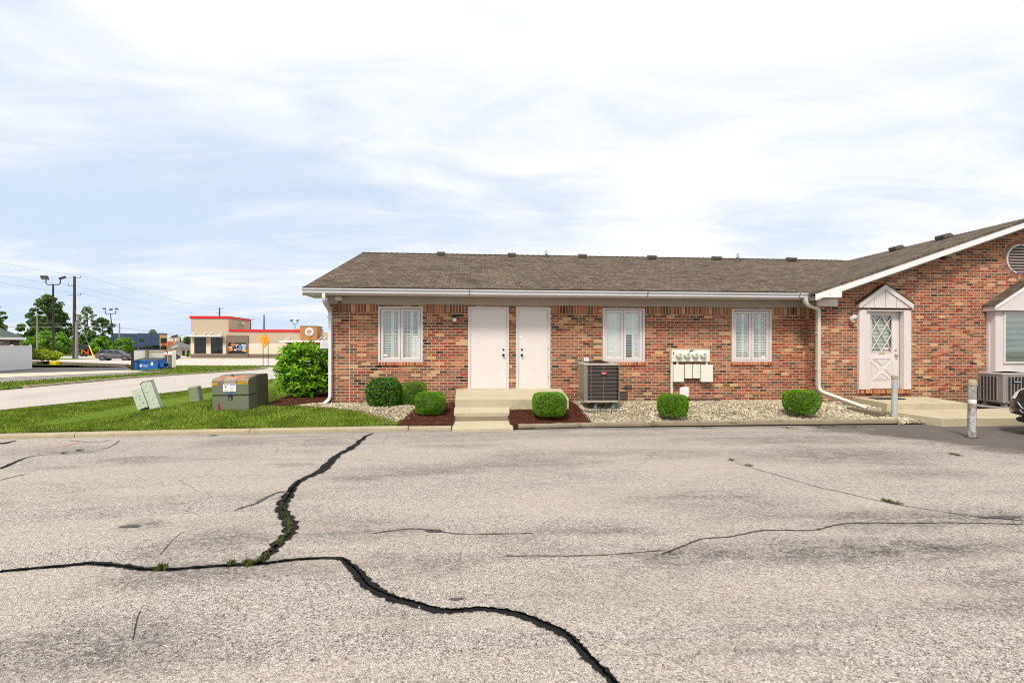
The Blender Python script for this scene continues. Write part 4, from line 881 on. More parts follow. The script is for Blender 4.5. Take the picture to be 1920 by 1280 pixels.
for xa, xb_ in ((fx0+q, xm-q/2), (xm+q/2, fx1-q)):
    mb = MB(); mb.box(xa+.0, xb_, YB-.025, YB-.022, fz0+q, fz1-.03-q); mb.build('glass', M_glass, bay)
    mb = MB(); n_ = 40
    for i in range(n_): z = fz0+q+(i+.5)*(fz1-fz0-.03-2*q)/n_; mb.hexa([(xa+.01, YB-.018, z-.012), (xb_-.09, YB-.018, z-.012), (xb_-.09, YB-.016, z-.012), (xa+.01, YB-.016, z-.012)], [(xa+.01, YB-.011, z+.012), (xb_-.09, YB-.011, z+.012), (xb_-.09, YB-.009, z+.012), (xa+.01, YB-.009, z+.012)])
    mb.build('blind', mat('dim green blind', S(128, 144, 128, .8), .5), bay)
    mb = MB(); mb.box(xa, xb_, YB-.006, YB-.003, fz0+q, fz1-.03-q); mb.build('dark_pane', M_dark, bay)
# ------------------------------------------------------------ steps and slabs
def pxbox(mb, pxb, pxf, Yb, Yf, zb, zf, zlow):
    b0, b1 = WX(pxb[0], Yb), WX(pxb[1], Yb); f0, f1 = WX(pxf[0], Yf), WX(pxf[1], Yf)
    mb.hexa([(f0, Yf, zlow), (f1, Yf, zlow), (b1, Yb, zlow), (b0, Yb, zlow)], [(f0, Yf, zf), (f1, Yf, zf), (b1, Yb, zb), (b0, Yb, zb)])
st = thing('concrete_steps', 'concrete porch slab with two steps below the white flush doors', 'steps', (0.1, 10.8, 0))
mb = MB(); pxbox(mb, (855.6, 1052), (853.3, 1067), YW-.002, 11.05, .623, .49, .05); mb.build('porch_slab', M_conc, st, bevel=.012)
mb = MB(); pxbox(mb, (852, 955.5), (851, 955.5), 11.049, 10.65, .31, .234, .03); mb.build('step', M_conc, st, bevel=.012)
mb = MB(); pxbox(mb, (851, 957), (847.7, 963), 10.649, 9.56, .115, .062, -.04); mb.build('step', M_conc, st, bevel=.012)
mb = MB(); mb.hexa([(9.80, 10.77, .02), (11.86, 10.75, .02), (11.86, YG-.002, .02), (9.80, YG-.002, .02)], [(9.80, 10.77, .36), (11.86, 10.75, .35), (11.86, YG-.002, .405), (9.80, YG-.002, .405)])
s2 = tag(mb.build('concrete_landing', M_conc, None, bevel=.012), 'raised concrete landing with dark doormat below the lattice door', 'landing')
mb = MB(); mb.hexa([(9.93, 9.53, -.04), (13.4, 9.5, -.04), (13.4, 10.9, -.04), (9.62, 10.768, -.04)], [(9.93, 9.53, .175), (13.4, 9.5, .175), (13.4, 10.9, .2), (9.62, 10.768, .2)])
s3 = tag(mb.build('concrete_walk', M_conc, None, bevel=.012), 'low concrete walk slab in front of the raised landing', 'walk')
x, y = WX(1665, 11.5), 11.52; mb = MB(); mb.cham(x-.42, x+.33, y-.2, y+.16, .392, .408, .005); tag(mb.build('doormat', mat('black rubber', (.03, .03, .03, 1), .9, var=.3, bmp=.5), None), 'flat black doormat on the landing at the lattice door', 'doormat')
# landscape timbers edging the gravel
def timber(px0, px1, Y0, Y1, label, r=.060):
    xs = np.linspace(WX(px0, Y0), WX(px1, Y1), 14); pts = [(x, Y0+(Y1-Y0)*i/13+random.uniform(-.009, .009), .050+random.uniform(-.005, .005)) for i, x in enumerate(xs)]
    mb = MB(); mb.tube(pts, r, 12, True, rs=[r*random.uniform(.93, 1.05) for _ in pts]); o = mb.build('landscape_timber', M_timber, None, smooth=True); tag(o, label, 'landscape timber', 'timbers edging the gravel bed')
timber(972, 1213, 9.78, 9.98, 'pale grey half round timber in front of the mulch right of the steps')
timber(1226, 1452, 10.02, 10.03, 'middle timber edging, in front of the round shrub below the meters')
timber(1453.5, 1687, 10.03, 9.97, 'rightmost timber edging, running up to the grey bollard')
# edging and splash block
mb = MB(); p0, p1 = WG(541, 762, .22), WG(611, 757, .24); d = Vector((p1[0]-p0[0], p1[1]-p0[1])); mb.hexa([(p0[0], p0[1], .1), (p1[0], p1[1], .1), (p1[0], p1[1]+.1, .1), (p0[0], p0[1]+.1, .1)], [(p0[0], p0[1], .245), (p1[0], p1[1], .26), (p1[0], p1[1]+.1, .26), (p0[0], p0[1]+.1, .245)])
tag(mb.build('edging_stone', M_concedge, None, bevel=.01), 'thin concrete edging below the big leafy shrub', 'edging')
a = Vector((*WG(1592, 768, .19), .19)); b_ = Vector((*WG(1655, 779, .14), .14)); d = (b_-a).normalized(); n_ = Vector((-d.y, d.x, 0))
mb = MB(); vs = []; ks = 7
for i in range(ks):
    t = i/(ks-1); c = a.lerp(b_, t); w_ = .09+.05*t
    for s_, h_ in ((-1, .05), (-.75, .055), (-.5, .02), (0, .005), (.5, .02), (.75, .055), (1, .05)): q = c+n_*s_*w_; vs.append((q.x, q.y, c.z+h_+.02))
    for s_ in (1, -1): q = c+n_*s_*w_; vs.append((q.x, q.y, c.z-.06))
k = 9; fs = [(i*k+j, i*k+(j+1) % k, (i+1)*k+(j+1) % k, (i+1)*k+j) for i in range(ks-1) for j in range(k)]+[tuple(range(k)), tuple((ks-1)*k+j for j in range(k))]
mb.add(vs, fs); tag(mb.build('splash_block', mat('brown grey concrete', S(134, 120, 98, .6), .9, var=.2, fine=.25), None, smooth=True), 'weathered splash block under the cream downspout end', 'splash block')
# ------------------------------------------------------------ beds: gravel, mulch
P_ = lambda pts, z=.2: [WG(a, b, z) for a, b in pts]
mulchL = [(-1.60, 9.87), *P_([(752, 788), (764, 782), (776, 777), (790, 773), (808, 768), (851, 764.5), (851, 781)], .14), (-.47, 10.1), (-.47, 9.86), (-1.0, 9.86)]
mulchR = P_([(956, 781), (957, 766), (1003, 757), (1069, 760), (1083, 771), (1099, 779), (1109, 786)], .17)+[(1.62, 9.95), (1.66, 9.83), (1.2, 9.80), (.72, 9.74), (.74, 9.95)]
mulchS = P_([(498, 764), (520, 753), (548, 742.5), (580, 740), (613, 738), (612, 757), (560, 760.5), (540, 764)], .24)
gravA = P_([(553, 765), (612, 758), (680, 755), (854, 753), (851, 765), (800, 771), (762, 781)])+P_([(748, 787), (715, 783), (690, 779), (650, 776), (590, 773), (556, 770)], .14)
gx = [WG(1050, 762)[0], WG(1113, 790)[0]]
gravB = [(gx[0], YW), (gx[0], 11.1), WG(1069, 762, .2), WG(1095, 779, .2), (WG(1113, 790, .15)[0], 9.98), (9.8, 10.05), (9.93, 9.62), (9.8, 10.7), (9.78, YG), (XC, YG), (XC, YW)]
gravC = [WG(1685, 790, .08), WG(1700, 793, .03), WG(1752, 795, 0), WG(1745, 786, .05), WG(1700, 768, .12), (9.62, 10.7), (9.5, 10.2)]
grav = [gravA, gravB, gravC]
def bedmesh(name, poly, m, dz, step=.1):
    xs = [p[0] for p in poly]; ys_ = [p[1] for p in poly]; x0, x1, y0, y1 = min(xs)-.1, max(xs)+.1, min(ys_)-.1, max(ys_)+.1
    return drape(name, x0, x1, lambda x: y0, lambda x: y1, step, G, lambda X, Y: inpoly(X, Y, poly), m, dz, 'structure')
drape('garden_bed', -4.0, 9.9, lambda x: 9.84 if x > -.45 else 10.2, lambda x: YW+.05, .15, G, lambda X, Y: ((X > -.55) | inpoly(X, Y, gravA)) & ~((X > 9.0) & (Y > 11.9)), M_soil, .004, 'structure')
sheet('side_ground', [(9.7, 11.0), (20, 11.0), (20, 11.9), (9.7, 11.9)], .05, M_soil)
M_mulchg = mat('mulch ground', S(74, 40, 28, .5), .95, var=.2, fine=.3, bmp=.6)
for poly, dz in ((mulchL, .03), (mulchR, .03), (mulchS, .0)): bedmesh('mulch_bed', poly, M_mulchg, dz-.004, .08)
def sample(polys, dens):
    out_ = []
    for poly in polys:
        a = np.array(poly); x0, y0 = a.min(0); x1, y1 = a.max(0); n_ = int((x1-x0)*(y1-y0)*dens); x = rng.uniform(x0, x1, n_); y = rng.uniform(y0, y1, n_); k = inpoly(x, y, poly); out_.append(np.stack([x[k], y[k]], 1))
    return np.concatenate(out_)
# stones: lumpy icosahedra
ph = (1+5**.5)/2; iv = np.array([(-1, ph, 0), (1, ph, 0), (-1, -ph, 0), (1, -ph, 0), (0, -1, ph), (0, 1, ph), (0, -1, -ph), (0, 1, -ph), (ph, 0, -1), (ph, 0, 1), (-ph, 0, -1), (-ph, 0, 1)])/1.9
iff = [(0,11,5),(0,5,1),(0,1,7),(0,7,10),(0,10,11),(1,5,9),(5,11,4),(11,10,2),(10,7,6),(7,1,8),(3,9,4),(3,4,2),(3,2,6),(3,6,8),(3,8,9),(4,9,5),(2,4,11),(6,2,10),(8,6,7),(9,8,1)]
iv = iv*rng.uniform(.8, 1.15, (12, 1))
M_stone = island('river stone', [(0, S(184, 168, 134, .75)), (.18, S(220, 208, 180, .82)), (.38, S(200, 178, 138, .75)), (.55, S(232, 224, 206, .9)), (.68, S(150, 134, 106, .65)), (.82, S(214, 196, 158, .78)), (.93, S(104, 92, 76, .55)), (1, S(196, 186, 166, .8))], .75, .3, patch=(3.0, S(132, 118, 84, .6), .4))
p = sample(grav, 1150); p = p[~(((p[:, 0] > -.55) & (p[:, 0] < .9)) & (p[:, 1] < YW))]; p = p[~((p[:, 0] < 2.45) & (p[:, 0] > -.5) & (p[:, 1] > 11.03))]
n_ = len(p); sc = rng.uniform(.009, .022, (n_, 1))*rng.uniform(.75, 1.5, (n_, 3)); sc[:, 2] *= .75; big_ = rng.random(n_) < .07; sc[big_] *= 1.6; fr_ = p[:, 0] > 8.3; sc[fr_] *= 1.45
P3 = np.column_stack([p, G(p[:, 0], p[:, 1])+rng.uniform(.0, .022, n_)]); P3[p[:, 0] > 9.75, 2] = rng.uniform(.01, .06, (p[:, 0] > 9.75).sum())
tag(scatter('river_gravel', iv, iff, P3, rotmats(n_, .6), sc, M_stone, smooth=False), kind='stuff', label='cream and tan river stones filling the bed along the wall', cat='gravel')
# mulch chips
cv_ = np.array([(-1, -.22, -.1), (1, -.16, -.1), (1, .2, -.1), (-1, .2, -.1), (-1, -.16, .1), (1, -.2, .1), (1, .14, .1), (-1, .2, .1)]); cf = [(0,3,2,1),(4,5,6,7),(0,1,5,4),(1,2,6,5),(2,3,7,6),(3,0,4,7)]
p = sample([mulchL, mulchR, mulchS], 2600); p = p[~((p[:, 0] > -.5) & (p[:, 0] < .72) & (p[:, 1] < 11.1))]
n_ = len(p); M_chip = island('mulch chip', [(0, S(70, 34, 24, .6)), (.3, S(114, 62, 42, .7)), (.6, S(92, 52, 36, .65)), (.85, S(148, 88, 60, .75)), (1, S(52, 28, 22, .6))], .85, .2)
tag(scatter('mulch', cv_, cf, np.column_stack([p, G(p[:, 0], p[:, 1])+.026+rng.uniform(0, .02, n_)]), rotmats(n_, .35), rng.uniform(.012, .034, n_), M_chip), kind='stuff', label='red brown shredded mulch around the clipped shrubs', cat='mulch')
# ------------------------------------------------------------ grass
lawnpoly = [(-12.7, 9.0)]+[(x, y) for y, x in RE[1:8]]+[(-4.4, 26.9), (-3.75, 14.2), (-5.0, 13.2)]+[mulchS[0]]+[gravA[0], gravA[-1]]+gravA[-2:5:-1]+[mulchL[0]]+[(-1.72, 9.8)]
gp = [(-12.4, float(kerbY(-12.4))+.1), (-12.6, 13.6)]+[(x+.02, y) for y, x in RE[2:8]]+[(-4.4, 26.6), (-4.2, 14.4), mulchS[2], mulchS[0], mulchS[-1], gravA[-1], gravA[-2], gravA[-3], gravA[-4], gravA[-5], gravA[-6], gravA[-7], (-1.62, 9.9)]+[(x, float(kerbY(x))+.15) for x in (-1.75, -5.65, -8.54)]
def blades(name, p, z, h_, m, w_=.006, lean=.35, label=None, kind='stuff', cat='grass'):
    n_ = len(p); tv = np.array([(-1, 0, 0), (1, 0, 0), (.55, 0, .62), (-.1, .0, 1.0)]); tf = [(0, 1, 2, 3)]
    sc = np.column_stack([np.full(n_, w_)*rng.uniform(.7, 1.4, n_), np.full(n_, 1.), h_*rng.uniform(.55, 1.35, n_)])
    o = scatter(name, tv, tf, np.column_stack([p, z]), rotmats(n_, lean), sc, m); tag(o, label, cat, kind=kind); return o
M_blade = island('grass blade', [(0, S(82, 110, 22, .75)), (.35, S(118, 148, 32, .85)), (.7, S(150, 172, 50, .88)), (.9, S(176, 184, 86, .88)), (1, S(204, 192, 128, .9))], .6, .25, .25, patch=(1.7, S(78, 104, 24, .6), .62))
p = sample([gp], 1500); d_ = p[:, 1]; keep = rng.random(len(p)) < np.clip(1.3-(d_-9)/14, .28, 1); p = p[keep]
blades('grass', p, G(p[:, 0], p[:, 1])-.004, .055+.0012*(p[:, 1]-9), M_blade, w_=.0065, label='mown green grass on the bank beside the parking lot')
# longer tufts at the kerb and against the box
kx = rng.uniform(-12, -1.8, 5000); p = np.column_stack([kx, kerbY(kx)+.17+np.abs(rng.normal(0, .05, 5000))]); blades('edge_grass', p, G(p[:, 0], p[:, 1])-.004, .085, M_blade, .006, .7, 'longer grass leaning over the kerb')
for nm, poly, dn in (('verge_grass', [(-18.95, 20.4), (-19.1, 24.8), (-19.3, 28), (-18.9, 31), (-18, 35), (-17.45, 39), (-17.8, 41.2), (-18.7, 43), (-20, 44), (-34, 50), (-35, 48.8), (-27, 41.6), (-25.2, 38.8), (-23.5, 37.2), (-21.6, 37.2), (-21.7, 30), (-22.7, 22)], 110), ('verge_grass', [(-36, 45.8), (20, 45.6), (20, 48.4), (-36, 48.4)], 30), ('verge_grass', [(-11.1, 27), (-4, 27), (-4, 39.9), (-11.0, 39.9)], 60)):
    p = sample([poly], dn); blades(nm, p, np.full(len(p), .0), .13, M_blade, .022, .4, 'rougher grass on the verge across the road' if dn > 100 else ('thin grass strip before the far parking lot' if dn == 30 else 'grass behind the big shrub'))
# weeds in the gravel, in the cracks and along the slab
def tufts(name, pts, n_, r, h_, z, label):
    p = np.concatenate([np.array(q)[None]+rng.normal(0, r, (n_, 2)) for q in pts]); zz_ = z if np.isscalar(z) else np.repeat(np.array(z), n_); blades(name, p, np.full(len(p), zz_) if np.isscalar(z) else zz_, h_, M_weed, .004, .8, label, cat='weeds')
M_weed = island('weed leaf', [(0, S(60, 78, 26, .5)), (.4, S(92, 112, 40, .6)), (.8, S(130, 134, 66, .65)), (1, S(140, 118, 80, .6))], .6, .2, .2)
tufts('weeds', [WG(px, py, 0) for px, py in ((1765, 789), (1775, 790), (1795, 789), (1840, 791), (1850, 790), (1862, 790), (1874, 790), (1882, 790), (1778, 791), (1808, 791))], 60, .05, .06, 0., 'weeds growing along the foot of the concrete walk')
gpts = [WG(px, py, .2) for px, py in ((1085, 763), (1096, 770), (1110, 776), (1120, 772), (1078, 760), (1150, 773), (1225, 783), (1235, 778), (1320, 784), (1375, 781), (1480, 786), (1540, 785), (1562, 783), (600, 765), (1100, 780), (1350, 772), (1410, 768), (1600, 783))]
tufts('weeds', gpts, 40, .07, .05, [Gf(*q)+.01 for q in gpts], 'small weeds scattered through the river gravel')
# ------------------------------------------------------------ clipped shrubs
lv4 = np.array([(0, -.5, 0), (.3, -.1, .06), (.24, .3, .05), (0, .55, 0), (-.24, .3, .05), (-.3, -.1, .06)]); lf4 = [(0, 1, 4, 5), (1, 2, 3, 4)]
def leafmat(name, cols, k=.55, trans=.2, rough=.5, spec=.35): return island(name, [(i/(len(cols)-1), S(*c, k)) for i, c in enumerate(cols)], rough, spec, trans)
M_box = leafmat('boxwood leaf', [(62, 108, 8), (98, 152, 12), (122, 176, 20), (80, 130, 10), (150, 196, 44)], .85)
M_holly = leafmat('holly leaf', [(44, 88, 16), (70, 124, 26), (98, 156, 34), (54, 100, 20), (134, 182, 56)], .78, .12, .5, .22)
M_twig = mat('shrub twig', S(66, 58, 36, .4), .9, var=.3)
def clipped(name, cx, cy, z0, w_, dpt, h_, label, leaf, size, n_, topk=3.2, botk=.94, rough_=.04):
    o = thing(name, label, 'shrub', (cx, cy, z0), 0, 'clipped shrubs in front of the brick wall')
    u = rng.uniform(-1, 1, n_); ph_ = rng.uniform(0, 2*math.pi, n_); rr = np.sqrt(1-u*u)
    d = np.column_stack([rr*np.cos(ph_), rr*np.sin(ph_), u])
    pw = 2.6+topk*.45; e = (np.abs(d)**pw).sum(1)**(-1/pw); q = d*e[:, None]
    nz_ = .5+.5*np.sin(d[:, 0]*5+cx*7)*np.cos(d[:, 1]*6+cx)*np.sin(d[:, 2]*5+1)
    taper = botk+(1-botk)*sm(-1, .1, q[:, 2]); ins = 1-np.abs(rng.normal(0, .045, n_))+(nz_-.5)*rough_*2+np.where(rng.random(n_) < .06, rng.uniform(0, .05, n_), 0)
    P3 = np.column_stack([q[:, 0]*w_/2*taper*ins, q[:, 1]*dpt/2*taper*ins, h_*.49+q[:, 2]*h_*.53*ins])
    P3 = P3[P3[:, 2] > .01]; m_ = len(P3); nr = d[:m_]+rng.normal(0, .75, (m_, 3))
    scatter('foliage', lv4, lf4, P3, frames(nr), rng.uniform(.7, 1.3, m_)*size, leaf, o)
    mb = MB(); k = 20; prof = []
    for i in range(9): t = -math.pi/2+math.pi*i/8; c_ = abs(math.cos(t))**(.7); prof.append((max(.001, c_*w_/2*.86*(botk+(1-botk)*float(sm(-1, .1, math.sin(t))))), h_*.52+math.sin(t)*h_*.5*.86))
    mb.lathe(prof, (0, 0, 0), k); mb.build('dark_core', M_twig, o, local=True, smooth=True)  # closed dark core added behind the leaves to fill the shrub's inside
    for k in range(5):
        a = k*1.3; mb = MB(); mb.tube([(.03*math.cos(a), .03*math.sin(a), -.03), (.16*math.cos(a), .16*math.sin(a), h_*.3)], .012, 5); mb.build('stem', M_twig, o, local=True)
    return o
def shrubpx(x0, x1, y0, y1, zb, *a, **k):
    xm = (x0+x1)/2; X_, Y_ = WG(xm, y1, zb); dd = dep(xm, Y_); w_ = (x1-x0)*dd/F; Y_ += w_*.36; dd2 = dep(xm, Y_); w_ = (x1-x0)*dd2/F; X_ = WX(xm, Y_); top = WZ(xm, y0, Y_-w_*.1)
    zg = zb; return clipped(k.pop('name', 'boxwood_shrub'), X_, Y_, zg, w_, w_*.95, top-zg, *a, **k)
shrubpx(689, 752, 710, 768, .2, 'largest darker holly shrub with glossy leaves, left of the others', M_holly, .042, 5200, name='holly_shrub', topk=1.2, rough_=.07, botk=.9)
shrubpx(754, 799, 717, 764, .22, 'small round boxwood behind, between the holly and the front boxwood', M_box, .022, 8000, rough_=.03)
shrubpx(779, 834.5, 735.5, 778, .2, 'wide round boxwood in mulch left of the concrete steps', M_box, .022, 11000, topk=2)
shrubpx(999, 1061, 737, 782, .2, 'bright clipped boxwood in mulch right of the concrete steps', M_box, .022, 12000, topk=3)
shrubpx(1236, 1286, 740.5, 782, .18, 'squarish boxwood in gravel below the electric meters', M_box, .022, 11000, topk=4)
shrubpx(1475, 1529.5, 733, 777, .2, 'rightmost boxwood in gravel beside the cream downspout', M_box, .022, 11000, topk=4, botk=.86)
# big leafy shrub at the corner
def bigshrub():
    cx, cy, z0 = -4.83, 14.0, .22; w_, h_ = 1.44, 1.52
    o = thing('leafy_shrub', 'tall bright green shrub with long pointed leaves at the building corner', 'shrub', (cx, cy, z0))
    # whorls of long leaves at the branch tips
    nt_ = 820; d = rng.normal(size=(nt_, 3)); d /= np.linalg.norm(d, axis=1)[:, None]; r = rng.uniform(.5, 1.03, nt_)**.6
    lump = .98+.05*np.sin(d[:, 0]*6+1)*np.cos(d[:, 2]*7)+.06*np.sin(d[:, 1]*9)
    pw = 3.0; e = (np.abs(d)**pw).sum(1)**(-1/pw)
    T = d*(e*r*lump)[:, None]*np.array([w_/2, w_/2, h_/2])*.95+np.array([0, 0, h_*.54])
    keep = T[:, 2] > .10; T = T[keep]; d = d[keep]; per = 10; n_ = len(T)
    ax = d*.6+np.array([0, 0, .75])+rng.normal(0, .25, d.shape); ax /= np.linalg.norm(ax, axis=1)[:, None]
    Fm = frames(ax); R_ = []; PP = []
    for k in range(per):
        a = 2*math.pi*k/per*2.4; el = rng.uniform(.1, .95, n_); ca, sa = math.cos(a), math.sin(a)
        dirl = np.einsum('nij,nj->ni', Fm, np.column_stack([ca*np.cos(el), sa*np.cos(el), np.sin(el)])); dirl[:, 2] -= .12; dirl /= np.linalg.norm(dirl, axis=1)[:, None]
        side_ = np.cross(dirl, ax); side_ /= np.linalg.norm(side_, axis=1)[:, None]+1e-9; nn = np.cross(side_, dirl)
        R_.append(np.stack([side_, dirl, nn], axis=2)); PP.append(T+rng.normal(0, .02, T.shape))
    tv = np.array([(0, 0, 0), (.13, .3, .05), (.15, .62, .02), (0, 1, -.1), (-.15, .62, .02), (-.13, .3, .05), (0, .3, 0), (0, .62, -.03)]); tf = [(0, 1, 6, 0), (0, 6, 5, 0)]
    tf = [(0, 1, 6, 5), (1, 2, 7, 6), (6, 7, 4, 5), (7, 2, 3, 4)]
    R_ = np.concatenate(R_); PP = np.concatenate(PP); m_ = len(PP)
    scatter('foliage', tv, tf, PP, R_, rng.uniform(.09, .175, m_), leafmat('long green leaf', [(60, 116, 6), (104, 164, 8), (130, 188, 14), (156, 206, 30), (84, 142, 8), (182, 222, 60)], .9, .3, .45, .25), o)
    for k in range(9):
        a = k*.7; e_ = (.45*math.cos(a), .45*math.sin(a), h_*(.55+.1*(k % 3))); mb = MB(); mb.tube([(.05*math.cos(a), .05*math.sin(a), -.05), (.2*math.cos(a), .2*math.sin(a), h_*.3), e_], .014, 6, rs=[.02, .014, .006]); mb.build('stem', M_twig, o, local=True)
    return o
bigshrub()
# ------------------------------------------------------------ air conditioners
def condenser_a():
    x0, x1 = WX(1097, 11.0), WX(1162.5, 11.0); W_ = x1-x0; cx = (x0+x1)/2; yf = 11.0; D = .72; zb, zt_ = WZ(1128, 752.5, yf), WZ(1128, 681, yf)
    o = thing('air_conditioner', 'tall dark grilled air conditioner with red badge beside the porch', 'air conditioner', (cx, yf+D/2, .2), 0, 'air conditioners outside the brick building')
    b = cx, yf+D/2; M_case = mat('taupe case', S(146, 136, 120, .75), .5, var=.06); M_top = mat('taupe lid', S(186, 176, 160, .8), .45); M_coil = None
    def ringp(hw, hd, c): return [(b[0]+sx*(hw-(c if i % 2 else 0)), b[1]+sy*(hd-(0 if i % 2 else c))) for sx, sy, i in ((1, -1, 1), (1, -1, 0), (1, 1, 0), (1, 1, 1), (-1, 1, 1), (-1, 1, 0), (-1, -1, 0), (-1, -1, 1))]
    mb = MB(); mb.prism(ringp(W_/2-.015, D/2-.015, .06), zb+.02, zt_-.03, axis='Z')
    mm, n, bs_ = newmat('coil grille'); p = posn(n); wv = n.nodes.new('ShaderNodeTexWave'); wv.wave_type = 'BANDS'; wv.bands_direction = 'Z'; wv.inputs['Scale'].default_value = 22; n.links.new(p, wv.inputs[0])
    n.links.new(mixc(n, wv.outputs[1], S(30, 25, 22, .7), S(74, 62, 54, .75)), bs_.inputs['Base Color']); bs_.inputs['Roughness'].default_value = .6; bump(n, bs_, wv.outputs[1], .6, .01)
    mb.build('coil', mm, o)
    mb = MB(); mb.prism(ringp(W_/2+.008, D/2+.008, .065), zt_-.05, zt_, axis='Z'); mb.build('lid', M_top, o, bevel=.008); MB().prism(ringp(W_/2+.006, D/2+.006, .065), zb-.02, zb+.022, axis='Z').build('base_tray', M_top, o, bevel=.008)
    mb = MB(); gx = WX(1103.5, yf)
    mb.box(x0-.004, x0+.03, yf+.06, yf+D-.04, zb+.02, zt_-.05)
    mb.hexa([(x0-.003, yf+.07, zb+.021), (x0+.06, yf+.008, zb+.021), (x0+.07, yf+.02, zb+.021), (x0+.01, yf+.08, zb+.021)], [(x0-.003, yf+.07, zt_-.051), (x0+.06, yf+.008, zt_-.051), (x0+.07, yf+.02, zt_-.051), (x0+.01, yf+.08, zt_-.051)])
    mb.build('corner_panel', M_case, o); mb = MB(); mb.box(x1-.016, x1+.004, yf+.071, yf+D-.04, zb+.02, zt_-.05)
    mb.hexa([(x1-.03, yf+.0, zb+.021), (x1+.003, yf+.03, zb+.021), (x1+.003, yf+.07, zb+.021), (x1-.03, yf+.02, zb+.021)], [(x1-.03, yf+.0, zt_-.051), (x1+.003, yf+.03, zt_-.051), (x1+.003, yf+.07, zt_-.051), (x1-.03, yf+.02, zt_-.051)])
    mb.build('corner_panel', M_case, o)
    mb = MB()
    for i in range(1, 10): z = zb+.02+(zt_-zb-.07)*i/9.5; mb.tube([(x0+.05, yf+.004, z-.004), (x0+W_*.5, yf-.004, z), (x1-.03, yf-.002, z+.004)], .004, 5)
    for xx in (gx+.06, cx+.03): mb.box(xx-.005, xx+.005, yf-.012, yf-.006, zb+.02, zt_-.05)
    mb.build('wire_guard', mat('guard wire', S(150, 138, 128, .75), .5), o)
    mb = MB(); bx, bz = cx+.03, WZ(1133, 699.5, yf); mb.prism([(bx-.065, bz-.016), (bx-.05, bz-.024), (bx-.012, bz-.024), (bx, bz-.03), (bx+.012, bz-.024), (bx+.05, bz-.024), (bx+.065, bz-.016), (bx+.065, bz+.018), (bx+.055, bz+.026), (bx-.055, bz+.026), (bx-.065, bz+.018)], yf-.03, yf-.012); bo = mb.build('badge', mat('red badge', S(206, 30, 48, .85), .3), o)
    text('badge_lettering', 'bryant', .038, mat('sign white', S(245, 245, 242), .4), o, (bx, yf-.031, bz), FRONT, .001, .09, local=False)
    mb = MB(); r = .27; c_ = (cx, yf+D/2, zt_)
    for k in range(7): mb.lathe([(r*(k+1)/7-.004, .0+.055*(1-((k+1)/7)**2)), (r*(k+1)/7+.004, .0+.055*(1-((k+1)/7)**2))], c_, 24)
    for k in range(16): t = 2*math.pi*k/16; mb.tube([(c_[0]+r*f_*math.cos(t), c_[1]+r*f_*math.sin(t), zt_+.058*(1-f_*f_)) for f_ in (.1, .5, .8, 1)], .006, 5)
    mb.lathe([(.09, .05), (.09, .068), (.05, .075)], c_, 18); mb.build('fan_guard', mat('dark brown wire', S(64, 50, 44, .7), .5), o)
    mb = MB(); mb.lathe([(r-.01, -.0), (r-.012, .004)], c_, 28); mb.build('fan_opening', M_black, o)
    for px, py in ((1116.5, .1), (1149.5, .1), (1111, .55), (1146, .55)): X_ = WX(px, yf+py); MB().lathe([(.055, .2), (.052, .24), (.035, .25+(zb-.02-.25)), (.035, zb-.018)], (X_, yf+py, 0), 14).build('leg', mat('grey plastic foot', S(128, 130, 128, .7), .7), o, smooth=True)
    mb = MB(); mb.cham(cx-.55, cx+.55, yf-.12, yf+D+.08, .17, .215, .01); mb.build('base_pad', mat('dark pad', S(84, 88, 76, .6), .9, var=.3, fine=.3, dirt=(S(60, 74, 34, .6), 3, .5)), o)
    return o
condenser_a()
